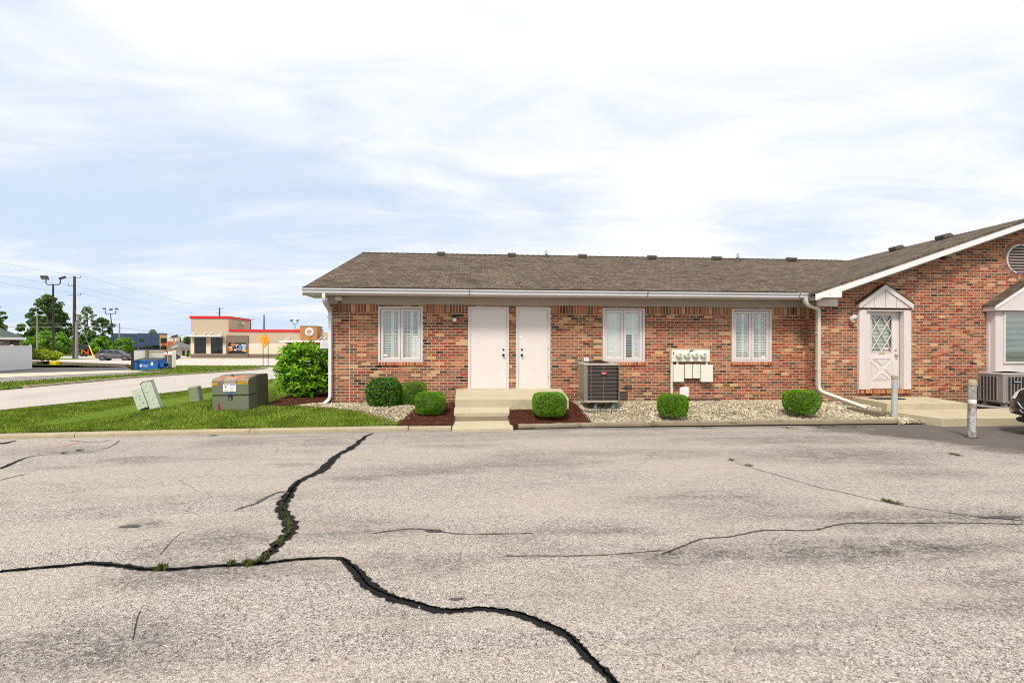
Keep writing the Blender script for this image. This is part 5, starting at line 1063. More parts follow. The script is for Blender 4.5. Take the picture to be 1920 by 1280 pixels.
def condenser_b():
    yf = 10.95; x0, xc = WX(1833.5, 11.60), WX(1881.5, yf); W_, D = .90, 11.62-yf
    xl = WX(1833.5, 11.62)
    o = thing('air_conditioner', 'low wide grey air conditioner with louvred panels behind the dark car', 'air conditioner', (xc, yf, .2), 0, 'air conditioners outside the brick building')
    Mg = mat('warm grey case', S(158, 150, 146, .8), .45, var=.05); Md = mat('dark louvre', S(128, 118, 116, .75), .55)
    zb, zt_ = WZ(1882, 755.5, yf), WZ(1882, 699.5, yf); A = Vector((xl, 11.62, 0)); Bv = Vector((xc, yf, 0)); u = (Bv-A).normalized(); Ls = (Bv-A).length; nl = Vector((u.y, -u.x, 0))
    nl = nl if nl.x < 0 else -nl
    Wr = 1.0; v = Vector((math.cos(.12), -math.sin(.12)*.0, 0)).normalized(); Cc = Bv+v*Wr; Dd = A+v*Wr
    def quad(mb, p, q, z0, z1, t=.0, n=None): pass
    mb = MB(); base_ = [A, Bv, Cc, Dd]; mb.prism([(q.x, q.y) for q in base_], zb, zt_-.045, axis='Z'); mb.build('case', Mg, o, bevel=.012)
    c0 = (A+Cc)/2; mb = MB(); mb.prism([((c0+(q-c0)*1.02).x, (c0+(q-c0)*1.02).y) for q in base_], zt_-.05, zt_, axis='Z'); mb.build('lid', mat('light grey lid', S(188, 182, 178, .85), .4), o, bevel=.015)
    def panel(O, du, nn, a0, a1, z0, z1, n_, name, hor):
        mb = MB(); rim = MB()
        w_ = (a1-a0)/n_
        for i in range(n_):
            s0, s1 = a0+w_*i+.012, a0+w_*(i+1)-.012; m = 30
            for k in range(m):
                za = z0+(z1-z0)*k/m; zc = z0+(z1-z0)*(k+.62)/m; P0 = O+du*s0; P1 = O+du*s1
                mb.add([(P0+nn*.002+Vector((0, 0, za))), (P1+nn*.002+Vector((0, 0, za))), (P1+nn*.012+Vector((0, 0, zc))), (P0+nn*.012+Vector((0, 0, zc)))], [(0, 1, 2, 3)])
        for q in (mb,): q.build(name, Md, o)
        mb = MB()
        P0 = O+du*a0+nn*.0015; P1 = O+du*a1+nn*.0015; mb.add([P0+Vector((0, 0, z0)), P1+Vector((0, 0, z0)), P1+Vector((0, 0, z1)), P0+Vector((0, 0, z1))], [(0, 1, 2, 3)]); mb.build('coil', mat('coil dark', S(58, 52, 52, .7), .6), o)
        mb = MB()
        for i in range(n_+1): s0 = a0+w_*i; P0 = O+du*(s0-.01); P1 = O+du*(s0+.01); mb.hexa([P0+Vector((0, 0, z0)), P1+Vector((0, 0, z0)), P1+nn*.018+Vector((0, 0, z0)), P0+nn*.018+Vector((0, 0, z0))], [P0+Vector((0, 0, z1)), P1+Vector((0, 0, z1)), P1+nn*.018+Vector((0, 0, z1)), P0+nn*.018+Vector((0, 0, z1))])
        mb.build('louvre_post', Mg, o)
    panel(A, u, nl, Ls*.13, Ls*.78, zb+.05, zt_-.09, 5, 'louvre_panel', 0)
    nf = Vector((0, -1, 0)); panel(Bv, v, nf, .10, Wr-.08, zb+.05, zt_-.09, 9, 'louvre_panel', 1)
    X_ = WX(1906.5, yf-.02); Z_ = WZ(1906.5, 715.5, yf-.02); mb = MB(); mb.cham(X_-.105, X_+.105, yf-.035, yf-.016, Z_-.026, Z_+.026, .008); mb.build('badge', mat('deep teal', S(16, 62, 84, .8), .3), o)
    text('badge_lettering', 'AirEase', .045, mat('sign white', S(245, 245, 242), .4), o, (X_, yf-.036, Z_), FRONT, .001, .17, local=False)
    mb = MB(); cc = (c0.x, c0.y, zt_); r = .3
    for k in range(6): mb.lathe([(r*(k+1)/6-.004, .03*(1-((k+1)/6)**2)), (r*(k+1)/6+.004, .03*(1-((k+1)/6)**2))], cc, 22)
    mb.build('fan_guard', M_black, o)
    for q in (A+u*.12+v*.1, Bv-u*.1+v*.12, Cc-v*.1+Vector((0, .1, 0)), Dd-v*.1-Vector((0, .1, 0))): MB().lathe([(.07, .21), (.065, .3), (.06, zb)], (q.x, q.y, 0), 12).build('leg', mat('grey plastic foot', S(128, 130, 128, .7), .7), o, smooth=True)
    mb = MB(); mb.cham(xl-.25, xc+1.2, yf-.12, 11.8, .17, .215, .01); mb.build('base_pad', mat('pale grey pad', S(170, 166, 162, .7), .9, fine=.2), o)
condenser_b()
# ------------------------------------------------------------ bollards
def bollard(px, ytop, ybot, z0, r, label, dome, rust):
    X_, Y_ = WG(px, ybot, z0); zt_ = WZ(px, ytop, Y_)
    o = thing('bollard', label, 'bollard', (X_, Y_, z0), 0, 'steel bollards at the lot edge')
    m, n, b = newmat('peeling bollard paint'); c = objc(n); a = S(196, 198, 196, .8)
    r1 = maprange(n, noise(n, 6, 7, .75, c, .5, (1, 1, .5)), .60-rust*.22, .66-rust*.18); r2 = maprange(n, noise(n, 22, 5, .7, c, .3), .52, .60)
    col = mixc(n, mathn(n, 'MULTIPLY', r1, .8), a, S(150, 112, 76, .7)); col = mixc(n, mathn(n, 'MULTIPLY', r2, .3+.5*rust), col, S(110, 84, 62, .6)); col = mixc(n, mathn(n, 'MULTIPLY', maprange(n, noise(n, 3, 5, .6, c), .45, .6), .5), col, S(176, 184, 190, .75))
    n.links.new(col, b.inputs['Base Color']); b.inputs['Roughness'].default_value = .6; bump(n, b, r1, .3, .003)
    h_ = zt_-z0
    mb = MB(); mb.lathe([(r, -.05), (r*1.0, .3), (r*1.01, .6), (r, h_-.07)], (0, 0, 0), 28, M=Matrix.Rotation(.012, 4, 'Y')); mb.build('post', m, o, local=True, smooth=True)
    mb = MB(); mb.lathe([(r*1.12, h_-.11), (r*1.14, h_-.085), (r*1.1, h_-.055), (r*.95, h_-.02), (r*.6, h_), (.005, h_+.004)] if dome else [(r*1.1, h_-.09), (r*1.12, h_-.03), (r*1.05, h_-.012), (r*.6, h_), (.005, h_)], (0, 0, 0), 28, M=Matrix.Rotation(.012, 4, 'Y')); mb.build('cap', mat('moss stained concrete', S(176, 164, 132, .75), .9, var=.2, fine=.2), o, local=True, smooth=True)
    if dome: mb = MB(); mb.lathe([(r*1.015, h_*.60), (r*1.016, h_*.665)], (0, 0, 0), 28, M=Matrix.Rotation(.012, 4, 'Y')); mb.build('reflective_band', mat('white band', S(226, 226, 224, .9), .5), o, local=True, smooth=True)
    mb = MB(); mb.lathe([(r*1.6, .002), (r*1.3, .012), (r*.9, .014)], (0, 0, 0), 20); mb.build('base_patch', mat('tar', (.02, .019, .018, 1), .7), o, local=True)
bollard(1677, 703, 785, .08, .059, 'pale grey steel bollard with flat mossy cap standing in the gravel', False, .0)
bollard(1822.3, 712, 820, 0, .064, 'rust streaked steel bollard with domed mossy cap on the asphalt', True, .75)
# ------------------------------------------------------------ green utility boxes
def transformer():
    zg = .21; X0, Y0 = WG(398, 772, zg); X1 = WX(467.5, Y0); W_ = X1-X0; D = .98; h_ = WZ(432, 707, Y0)-zg+.02; tilt = -.02
    o = thing('transformer_box', 'large green transformer box with rusty orange top and yellow number plates', 'transformer', ((X0+X1)/2, Y0, zg))
    o.rotation_euler = (0, tilt, -.012); Mg = mat('olive green paint', S(112, 120, 96, .8), .5, var=.08, dirt=(S(96, 92, 74, .7), 3, .35))
    mt_, n, b = newmat('rust faded top'); c = objc(n); f_ = maprange(n, noise(n, 5, 5, .6, c), .4, .6); n.links.new(mixc(n, f_, S(150, 118, 88, .75), S(196, 130, 92, .8)), b.inputs['Base Color']); b.inputs['Roughness'].default_value = .7
    h = W_/2; hz = h_
    def side(y0, y1, z1, ins=0): # profile with rounded front top edge
        pass
    mb = MB(); prof = [(0, hz*.47), (0, hz*.875), (.02, hz*.915), (.07, hz*.95), (.40, hz*1.0), (.40, hz*.47)]
    mb.prism(prof, -h, h, axis='X'); mb.build('lid', Mg, o, local=True, bevel=.02)
    mb = MB(); mb.prism([(.006, -.1), (.006, hz*.46), (.40, hz*.46), (.40, -.1)], -h+.004, h-.004, axis='X'); mb.build('lower_cabinet', Mg, o, local=True, bevel=.008)
    mb = MB(); mb.prism([(.402, -.1), (.402, hz*1.02), (D-.05, hz*1.02), (D-.01, hz*1.0), (D, hz*.95), (D, -.1)], -h-.01, h+.01, axis='X'); mb.build('rear_tank', mat('brown green paint', S(98, 96, 78, .75), .6, var=.12, dirt=(S(70, 62, 48, .7), 3, .4)), o, local=True, bevel=.012)
    mb = MB(); mb.prism([(.012, hz*.903), (.02, hz*.917), (.07, hz*.954), (.395, hz*1.005), (.395, hz*.99), (.07, hz*.93)], -h+.06, h-.05, axis='X'); mb.build('faded_top', mt_, o, local=True)
    mb = MB(); mb.prism([(-h+.14, hz*.865), (-.15, hz*.845), (-.15, hz*.878), (-h+.06, hz*.878)], -.0035, 0); mb.prism([(.13, hz*.855), (h-.22, hz*.868), (h-.12, hz*.878), (.13, hz*.878)], -.0035, 0); mb.build('rust_patch', mt_, o, local=True)
    mb = MB(); mb.box(-.14, .12, -.006, 0, hz*.79, hz*.885); mb.hexa([(-.135, .0, hz*.885), (.125, .0, hz*.885), (.125, .075, hz*.955), (-.135, .075, hz*.955)], [(-.135, -.006, hz*.89), (.125, -.006, hz*.89), (.125, .075, hz*.962), (-.135, .075, hz*.962)]); mb.build('label_patch', mat('faded green label', S(160, 156, 132, .8), .6), o, local=True)
    Mn = mat('number plate yellow', S(232, 172, 20, .85), .5)
    a0, a1 = .17, h-.015; mb = MB(); mb.box(a0, a1, -.008, -.001, hz*.775, hz*.86); mb.build('number_plate', Mn, o, local=True)
    text('plate_digits', '5212A', .066, mat('plate black', (.02, .012, .01, 1), .6), o, ((a0+a1)/2, -.0095, hz*.818), FRONT, .001, (a1-a0)*.86)
    b0, b1 = -h+.0, -h+.14; mb = MB(); mb.box(b0, b1, -.008, -.001, hz*.745, hz*.83); mb.build('number_plate', Mn, o, local=True); text('plate_digits', '124', .066, mat('plate black', (.02, .012, .01, 1), .6), o, ((b0+b1)/2, -.0095, hz*.788), FRONT, .001, (b1-b0)*.8)
    mb = MB(); lx = (-.155, .125); lz = (hz*.57, hz*.785); mb.box(*lx, -.008, -.0065, *lz); wl = mb.build('warning_label', mat('label white', S(244, 240, 240, .95), .5), o, local=True)
    M_or, M_bl, M_gt = mat('label orange', S(214, 128, 60), .5), mat('label blue', S(40, 110, 170), .5), mat('label text grey', S(150, 146, 146), .5)
    def lab(nm, x0, x1, z0, z1, m): mb = MB(); mb.box(x0, x1, -.0095, -.008, z0, z1); mb.build(nm, m, wl, local=True)
    zt_ = lz[1]; lab('heading', -.135, -.03, zt_-.026, zt_-.010, M_or); lab('heading', -.01, .11, zt_-.03, zt_-.006, M_bl)
    text('heading_text', 'WARNING', .014, mat('sign white', S(245, 245, 242), .4), wl, (-.083, -.0105, zt_-.018), FRONT, .0005, .09); text('heading_text', 'NOTICE', .014, mat('sign white', S(245, 245, 242), .4), wl, (.05, -.0105, zt_-.018), FRONT, .0005, .08)
    mb = MB(); mb.lathe([(.018, -.0095), (.018, -.008)], (-.10, 0, zt_-.06), 14, ax='Y'); mb.lathe([(.010, -.0095), (.010, -.008)], (-.075, 0, zt_-.08), 10, ax='Y'); mb.build('pictogram', mat('label dark', S(80, 70, 70), .5), wl, local=True)
    mb = MB()
    for k in range(5): mb.box(-.13, -.13+.07+.02*(k % 3), -.0095, -.008, zt_-.12-k*.014, zt_-.115-k*.014)
    for k in range(8): mb.box(.0, .06+.02*(k % 3), -.0095, -.008, zt_-.06-k*.016, zt_-.055-k*.016)
    mb.build('fine_print', M_gt, wl, local=True)
    mb = MB(); mb.prism([(-.055, hz*.505), (.035, hz*.505), (.012, hz*.55), (-.03, hz*.55)], -.006, -.001); mb.build('blue_mark', mat('blue decal', S(30, 110, 220), .5), o, local=True)
    mb = MB(); mb.box(-.05, .045, -.003, .003, hz*.345, hz*.465); lk = mb.build('lock_recess', M_black, o, local=True)
    mb = MB(); mb.prism([(-.022, hz*.355), (.02, hz*.355), (.012, hz*.405), (-.012, hz*.41)], -.012, -.004); mb.build('padlock', mat('green padlock', S(150, 176, 150, .8), .4, .3), lk, local=True)
    mb = MB(); mb.prism([(-h+.13, .05), (-h+.17, .02), (-h+.18, .10), (-h+.16, .19), (-h+.135, .2), (-h+.125, .12)], -.0005, .005); mb.build('red_paint_mark', mat('red spray', S(140, 26, 24), .6), o, local=True)
    mb = MB(); mb.box(-h-.001, h+.001, .0, .399, hz*.458, hz*.468); mb.build('lid_gap', M_black, o, local=True)
    mb = MB(); mb.cham(-h-.12, h+.1, -.1, D+.1, -.12, -.015, .01); mb.build('pad', M_conc, o, local=True)
    mb = MB(); mb.lathe([(.035, hz*1.0), (.035, hz*1.0+.02)], (-.1, .3, 0), 10); mb.build('lifting_eye', M_black, o, local=True)
transformer()
def pedestal_near():
    zg = -.03; X_, Y_ = WG(284, 776, zg); h_ = .80
    m, n, b = newmat('pale green flaking paint'); c = objc(n)
    f_ = maprange(n, noise(n, 30, 4, .7, c, .4), .60, .64); g_ = maprange(n, noise(n, 9, 6, .7, c), .62, .72); col = mixc(n, f_, S(206, 216, 194, .86), S(70, 52, 42, .7)); col = mixc(n, mathn(n, 'MULTIPLY', g_, .5), col, S(128, 120, 96, .7)); n.links.new(col, b.inputs['Base Color']); b.inputs['Roughness'].default_value = .6
    o = thing('utility_pedestal', 'pale green leaning steel pedestal with rust spots and detached side cover', 'utility pedestal', (X_, Y_, zg)); o.rotation_euler = (0, -.30, .25)
    o.rotation_mode = 'XYZ'
    mb = MB(); mb.prism([(.03, -.06), (.27, -.06), (.27, h_), (.20, h_+.035), (.10, h_+.03), (.03, h_-.02)], -.11, .11); mb.build('housing', m, o, local=True, bevel=.008)
    mb = MB(); mb.hexa([(.025, -.115, h_-.02), (.11, -.115, h_+.032), (.11, .115, h_+.032), (.025, .115, h_-.02)], [(.02, -.118, h_-.005), (.11, -.118, h_+.046), (.11, .118, h_+.046), (.02, .118, h_-.005)]); mb.hexa([(.11, -.115, h_+.032), (.275, -.115, h_+.01), (.275, .115, h_+.01), (.11, .115, h_+.032)], [(.11, -.118, h_+.046), (.278, -.118, h_+.022), (.278, .118, h_+.022), (.11, .118, h_+.046)])
    mb.build('cap', mat('rusty edge', S(130, 84, 66, .7), .7, var=.2), o, local=True)
    mb = MB(); mb.box(-.19, .035, -.14, -.128, .20, h_-.10); pl = mb.build('side_cover', m, o, local=True)
    mb = MB()
    for a, b_ in ((-.14, .49), (-.07, .43), (-.06, .52), (-.03, .33)): mb.lathe([(.013, -.143), (.013, -.139)], (a, 0, b_), 10, ax='Y')
    mb.build('bolt_hole', M_black, pl, local=True)
    mb = MB(); mb.box(-.14, .028, -.12, .08, -.06, .22); mb.build('exposed_base', M_black, o, local=True)
    mb = MB(); mb.box(.032, .04, -.113, -.109, .0, h_-.04); mb.build('seam', M_black, o, local=True)
pedestal_near()
zg = .08; X_, Y_ = WG(370, 760, zg)
o = thing('utility_pedestal', 'small mottled grey green pedestal stub between leaning pedestal and transformer', 'utility pedestal', (X_, Y_, zg)); o.rotation_euler = (0, -.15, .1)
Ms = mat('lichen green paint', S(150, 158, 122, .75), .75, var=.25, fine=.3, dirt=(S(96, 92, 66, .7), 6, .6))
mb = MB(); mb.cham(-.125, .14, -.12, .12, -.1, .54, .03); mb.build('housing', Ms, o, local=True, bevel=.01)
mb = MB(); mb.prism([(-.02, .10), (.15, .125), (.15, .135), (-.0, .108)], -.125, -.119); mb.build('seam', M_black, o, local=True)
# ------------------------------------------------------------ cracks, sealed seams and litter on the asphalt
def ribbon(name, pts, wd, z, m, rag=.35, sub=5, label=None, jit=.12):
    P = [Vector((*WG(a, b, 0), 0)) for a, b in pts]; Q = []; Wd = []; sub = sub*2; ph1, ph2 = random.uniform(0, 9), random.uniform(0, 9)
    for i in range(len(P)-1):
        for k in range(sub):
            t = k/sub; p0 = P[max(i-1, 0)]; p3 = P[min(i+2, len(P)-1)]; a, b = P[i], P[i+1]
            q = .5*((2*a)+(b-p0)*t+(2*p0-5*a+4*b-p3)*t*t+(-p0+3*a-3*b+p3)*t**3); Q.append(q); w0 = wd[i] if isinstance(wd, (list, tuple)) else wd; w1 = wd[i+1] if isinstance(wd, (list, tuple)) else wd; Wd.append(w0+(w1-w0)*t)
    Q.append(P[-1]); Wd.append((wd[-1] if isinstance(wd, (list, tuple)) else wd)*.4); mb = MB()
    for i, q in enumerate(Q):
        d = (Q[min(i+1, len(Q)-1)]-Q[max(i-1, 0)]).normalized(); n_ = Vector((-d.y, d.x, 0)); j = n_*(random.uniform(-jit, jit)*Wd[i])
        e1 = .5*math.sin(i*.9+ph1)+.3*math.sin(i*2.3+ph2)+random.uniform(-.3, .3); e2 = .5*math.sin(i*.7+ph2)+.3*math.sin(i*2.9+ph1)+random.uniform(-.3, .3)
        a = q+j+n_*Wd[i]/2*(1+rag*e1); b_ = q+j-n_*Wd[i]/2*(1+rag*e2); mb.v += [(a.x, a.y, z), (b_.x, b_.y, z)]
    mb.f = [(2*i, 2*i+1, 2*i+3, 2*i+2) for i in range(len(Q)-1)]
    o = mb.build(name, m, None); o['kind'] = 'structure'; return o
M_tar = mat('crack sealer', (.013, .0125, .013, 1), .9, spec=.12, var=.3, vs=20, fine=.4, bmp=.3)
M_worn = mat('worn crack sealer', S(96, 90, 88, .75), .9, var=.3, vs=20, fine=.5, spec=.15)
M_crack = mat('open crack', (.002, .002, .002, 1), 1., var=.3, spec=.0)
seamA = [(700, 812.5), (686, 818), (672, 830), (655, 842), (636, 852), (618, 868), (604, 882), (585, 891), (562, 902), (549, 915), (540, 932), (530, 945), (532, 962), (540, 975), (545, 990), (540, 1003), (524, 1018), (505, 1036), (488, 1052), (470, 1060)]
wA = [.05, .07, .10, .12, .10, .13, .14, .10, .09, .09, .12, .12, .11, .12, .13, .11, .10, .09, .08, .04]
ribbon('crack_seal', seamA, wA, .006, M_tar, .4)
ribbon('crack', [(p[0]+1, p[1]) for p in seamA[8:]], .018, .010, M_crack, .6)
seamB = [(0, 1071.5), (60, 1066), (130, 1060), (170, 1056.5), (230, 1061), (262, 1066), (310, 1068), (370, 1064), (430, 1060), (500, 1056), (545, 1050), (600, 1046.5), (640, 1048), (655, 1059), (672, 1076), (690, 1095), (712, 1110), (742, 1124), (780, 1133), (820, 1145), (860, 1145), (900, 1142), (935, 1145), (975, 1153), (1010, 1166), (1050, 1184), (1080, 1205), (1105, 1235), (1135, 1262), (1160, 1292)]
wB = [.045, .045, .05, .06, .055, .06, .05, .045, .045, .05, .045, .04, .045, .07, .09, .095, .085, .075, .07, .06, .055, .05, .055, .065, .065, .065, .06, .06, .055, .05]
ribbon('crack_seal', seamB, wB, .006, M_tar, .3)
ribbon('crack', [(a, b+1.5) for a, b in seamB[:12]], .012, .010, M_crack, .8)
ribbon('crack', [(a+random.uniform(-5, 5), b-1.5+random.uniform(-2, 2)) for a, b in seamB[12:]], .013, .010, M_crack, .7, 9, jit=.4)
ribbon('crack_seal', [(545, 921), (520, 924), (498, 934), (480, 944), (460, 950), (440, 958)], [.05, .035, .04, .035, .02, .01], .006, M_worn, .7)
ribbon('crack_seal', [(0, 879), (25, 868), (50, 858), (78, 853)], [.07, .05, .03, .02], .006, M_tar)
ribbon('crack_seal', [(0, 832.5), (16, 829), (30, 826)], [.16, .10, .03], .006, M_tar)
M_hair = mat('hairline crack', S(72, 64, 50, .5), .95, var=.3)
for pts, w_ in (([(1380, 868), (1420, 880), (1480, 897), (1530, 912), (1580, 923), (1635, 936), (1690, 947), (1740, 955), (1830, 968), (1920, 976)], .012), ([(1240, 1040), (1285, 1022), (1320, 1010), (1370, 1006), (1420, 996), (1450, 994), (1525, 994), (1560, 986), (1600, 981), (1700, 981), (1800, 980), (1920, 983)], .014), ([(700, 1000), (760, 992), (790, 992), (830, 997), (870, 1001), (1000, 1000)], .014), ([(950, 1042), (1090, 1042), (1170, 1038), (1240, 1032)], .01), ([(0, 900), (30, 893), (48, 889)], .02), ([(130, 826), (180, 829), (210, 824)], .015), ([(78, 853), (140, 850), (200, 840), (225, 826)], .016), ([(300, 1040), (340, 1000), (385, 990)], .006), ([(250, 1200), (258, 1160), (265, 1145)], .006)):
    ribbon('crack', pts, w_, .005, M_hair, .8, 7)
for px, py, rx, ry in ((245, 987, .10, .04), (815, 995, .09, .04), (856, 1123, .05, .02), (1880, 970, .25, .05)):
    x, y = WG(px, py); mb = MB(); k = 14; mb.add([(x+rx*math.cos(2*math.pi*i/k)*random.uniform(.7, 1.1), y+ry*math.sin(2*math.pi*i/k)*random.uniform(.6, 1.2), .005) for i in range(k)], [tuple(range(k))]); mb.build('tar_spot', M_worn, None)['kind'] = 'structure'
ribbon('spray_mark', [(105, 838.5), (130, 834), (150, 828.5)], .03, .005, mat('faint red spray', S(206, 120, 104), .9), .5)
# moss and grass in the crack
cp = []
for a, b in zip(seamA[11:-1], seamA[12:]):
    for t in np.linspace(0, 1, 6):
        if random.random() < .62: cp.append(WG(a[0]+(b[0]-a[0])*t, a[1]+(b[1]-a[1])*t))
tufts('crack_grass', cp, 24, .012, .016, .008, 'moss and short grass filling the wide sealed crack')
tufts('crack_grass', [WG(304, 1065), WG(300, 1068), WG(434, 1059), WG(463, 1057), WG(470, 1059)], 120, .014, .035, .005, 'small grass tufts growing out of the long crack')
tufts('crack_grass', [WG(1660, 939), (WG(1668, 941)), WG(1683, 945), WG(1405, 873), WG(1372, 863), WG(1787, 852), WG(1795, 854), WG(590, 806), WG(400, 817), WG(120, 850), WG(150, 845)], 50, .025, .03, .004, 'tiny weeds sprouting in the hairline cracks')
# fallen leaf scraps
p = rng.uniform(0, 1, (260, 2)); pp = np.array([WG(a*1920, 815+(b**1.6)*440) for a, b in p]); n_ = len(pp)
tag(scatter('leaf_litter', lv4*.8, lf4, np.column_stack([pp, np.full(n_, .008)]), rotmats(n_, .3), rng.uniform(.008, .025, n_), island('dead leaf', [(0, S(70, 44, 28, .6)), (.5, S(140, 92, 52, .7)), (1, S(52, 40, 34, .6))], .8, .2)), kind='stuff', label='scattered brown leaf scraps on the pale asphalt', cat='leaf litter')
p = sample([[(-7, 2), (8, 2), (9, 9.6), (-9, 9.3)]], 5); tag(scatter('loose_grit', iv, iff, np.column_stack([p, np.full(len(p), .006)]), rotmats(len(p), 3.1), rng.uniform(.003, .009, len(p)), M_stone), kind='stuff', label='loose grit scattered on the asphalt', cat='grit')
# ------------------------------------------------------------ cars
def carpaint(name, col, rough=.3, metal=.35):
    m, n, b = newmat(name); c = objc(n); f_ = noise(n, 4, 5, .6, c); n.links.new(mixc(n, f_, col, tuple(v*.8 for v in col[:3])+(1,)), b.inputs['Base Color'])
    b.inputs['Metallic'].default_value = metal; b.inputs['Roughness'].default_value = rough; b.inputs['Coat Weight'].default_value = .6; b.inputs['Coat Roughness'].default_value = .08; return m
M_tyre = mat('tyre rubber', (.018, .018, .018, 1), .85, bmp=.3); M_rim = mat('alloy rim', S(190, 190, 192, .8), .3, .7); M_cglass = mat('car glass', (.02, .024, .028, 1), .06, var=.05, spec=.8)
M_plas = mat('black plastic', (.022, .022, .022, 1), .6); M_chrome = mat('chrome', S(222, 222, 224, .9), .12, 1.0, var=.02, fine=.01); M_lamp = mat('headlamp lens', S(206, 204, 200, .8), .12, var=.1); M_tail = mat('tail lamp', (.35, .01, .01, 1), .2)
def car(name, label, loc, rz, paint, L_=4.7, W_=1.86, kind='suv', H_=1.65, detail=False, group=None):
    o = thing(name, label, 'car', (loc[0], loc[1], loc[2] if len(loc) > 2 else 0), rz, group); hw = W_/2; suv = kind == 'suv'
    # nose at x=0, tail at x=L_
    zb = .24; hood = H_*(.60 if suv else .60); belt = H_*(.62 if suv else .63)
    gz = .09 if detail else 0
    stn = [(0.0, .55, .36, .52), (.03, .72, .30, .60), (.10, .86, .26, .66), (.25, .94, .24, hood*.80), (.5, .985, .23, hood*.90), (.9, 1, .23, hood*.965), (L_*.25, 1, .23, hood), (L_*.29, 1, .23, belt), (L_*.6, 1, .23, belt*1.02), (L_*.86, .99, .25, belt*1.05), (L_*.955, .96, .28, belt*1.02), (L_*.99, .9, .32, belt*.93), (L_, .8, .40, belt*.8)]
    stn = [(x, k, z0+gz, z1) for x, k, z0, z1 in stn]
    mb = MB(); K = 18; 
    for x, k, z0, z1 in stn:
        h = (z1-z0)
        half = [(0, z0), (.62, z0), (.86, z0+.03), (.965, z0+.14*h), (1.0, z0+.38*h), (1.0, z0+.55*h), (.975, z0+.80*h), (.93, z0+.93*h), (.80, z0+.985*h), (0, z1+.015)]
        ring = [(q*k*hw, z) for q, z in half]+[(-q*k*hw, z) for q, z in half[-2:0:-1]]
        for y, z in ring: mb.v.append((x, y, z))
    K = len(ring)
    for i in range(len(stn)-1):
        for j in range(K): q = (j+1) % K; mb.f.append((i*K+j, i*K+q, (i+1)*K+q, (i+1)*K+j))
    mb.f.append(tuple(range(K))); mb.f.append(tuple((len(stn)-1)*K+j for j in reversed(range(K))))
    body = mb.build('body', paint, o, local=True, smooth=True)
    # greenhouse
    if suv: gs = [(L_*.25, .90, .90, belt+.0), (L_*.40, .90, .74, H_*.985), (L_*.62, .90, .74, H_), (L_*.86, .88, .72, H_*.975), (L_*.955, .86, .84, belt+.02)]
    else: gs = [(L_*.27, .88, .88, belt), (L_*.42, .88, .70, H_*.985), (L_*.58, .88, .70, H_), (L_*.76, .86, .70, H_*.93), (L_*.92, .82, .80, belt+.03)]
    mb = MB()
    for x, a, b_, z in gs: mb.v += [(x, a*hw, belt-.02), (x, b_*hw, z-.03), (x, b_*hw*.85, z), (x, -b_*hw*.85, z), (x, -b_*hw, z-.03), (x, -a*hw, belt-.02)]
    for i in range(len(gs)-1):
        for j in range(6): q = (j+1) % 6; mb.f.append((i*6+j, i*6+q, (i+1)*6+q, (i+1)*6+j))
    mb.f.append(tuple(range(6))); mb.f.append(tuple((len(gs)-1)*6+j for j in reversed(range(6)))); mb.build('windows', M_cglass, o, local=True)
    mb = MB(); rr = gs[1:4]
    for x, a, b_, z in rr: mb.v += [(x, b_*hw*1.01, z-.035), (x, b_*hw*.86, z+.006), (x, 0, z+.02), (x, -b_*hw*.86, z+.006), (x, -b_*hw*1.01, z-.035), (x, -b_*hw*.8, z-.05), (x, b_*hw*.8, z-.05)]
    for i in range(2):
        for j in range(7): q = (j+1) % 7; mb.f.append((i*7+j, i*7+q, (i+1)*7+q, (i+1)*7+j))
    mb.f.append(tuple(range(7))); mb.f.append(tuple(14+j for j in reversed(range(7))))
    for s_ in (1, -1):
        for xa, xb_, za, zb_ in ((gs[0][0]-.02, gs[1][0], belt-.01, gs[1][3]-.03), (L_*.50, L_*.505, belt-.01, H_-.03), (L_*.70, L_*.70, belt, gs[3][3]-.0 if suv else H_*.95-.03), (gs[4][0], gs[3][0], belt, gs[3][3]-.03)):
            ya = gs[0][1]*hw*1.006; yb = gs[1][2]*hw*1.012; w_ = .05
            mb.hexa([(xa-w_, s_*ya, za), (xa+w_, s_*ya, za), (xa+w_, s_*(ya-.03), za), (xa-w_, s_*(ya-.03), za)], [(xb_-w_, s_*yb, zb_), (xb_+w_, s_*yb, zb_), (xb_+w_, s_*(yb-.03), zb_), (xb_-w_, s_*(yb-.03), zb_)])
    mb.build('roof', paint, o, local=True, smooth=True)
    wr = .36 if suv else .33
    for x in (L_*.185, L_*.79):
        for s_ in (1, -1):
            mb = MB(); mb.lathe([(wr+.075, -.02), (wr+.07, .012), (wr+.02, .014)], (x, s_*(hw-.0), wr), 22, ax='Y') if s_ > 0 else mb.lathe([(wr+.075, .02), (wr+.07, -.012), (wr+.02, -.014)], (x, s_*hw, wr), 22, ax='Y')
            mb.build('wheel_arch', M_plas, o, local=True)
            mb = MB(); y0 = s_*(hw+.018); mb.lathe([(wr*.6, y0-s_*.22), (wr*.96, y0-s_*.2), (wr, y0-s_*.16), (wr, y0-s_*.04), (wr*.95, y0), (wr*.68, y0+s_*.006)], (x, 0, wr), 24, ax='Y'); wh = mb.build('wheel', M_tyre, o, local=True, smooth=True)
            mb = MB(); mb.lathe([(wr*.67, y0+s_*.002), (wr*.66, y0+s_*.012), (wr*.6, y0+s_*.01), (wr*.58, y0-s_*.03)], (x, 0, wr), 24, ax='Y')
            for k in range(5): t = 2*math.pi*k/5; mb.tube([(x+.03*math.cos(t), y0+s_*.012, wr+.03*math.sin(t)), (x+wr*.63*math.cos(t), y0+s_*.010, wr+wr*.63*math.sin(t))], .034, 5)
            mb.build('rim', M_rim, wh, local=True)
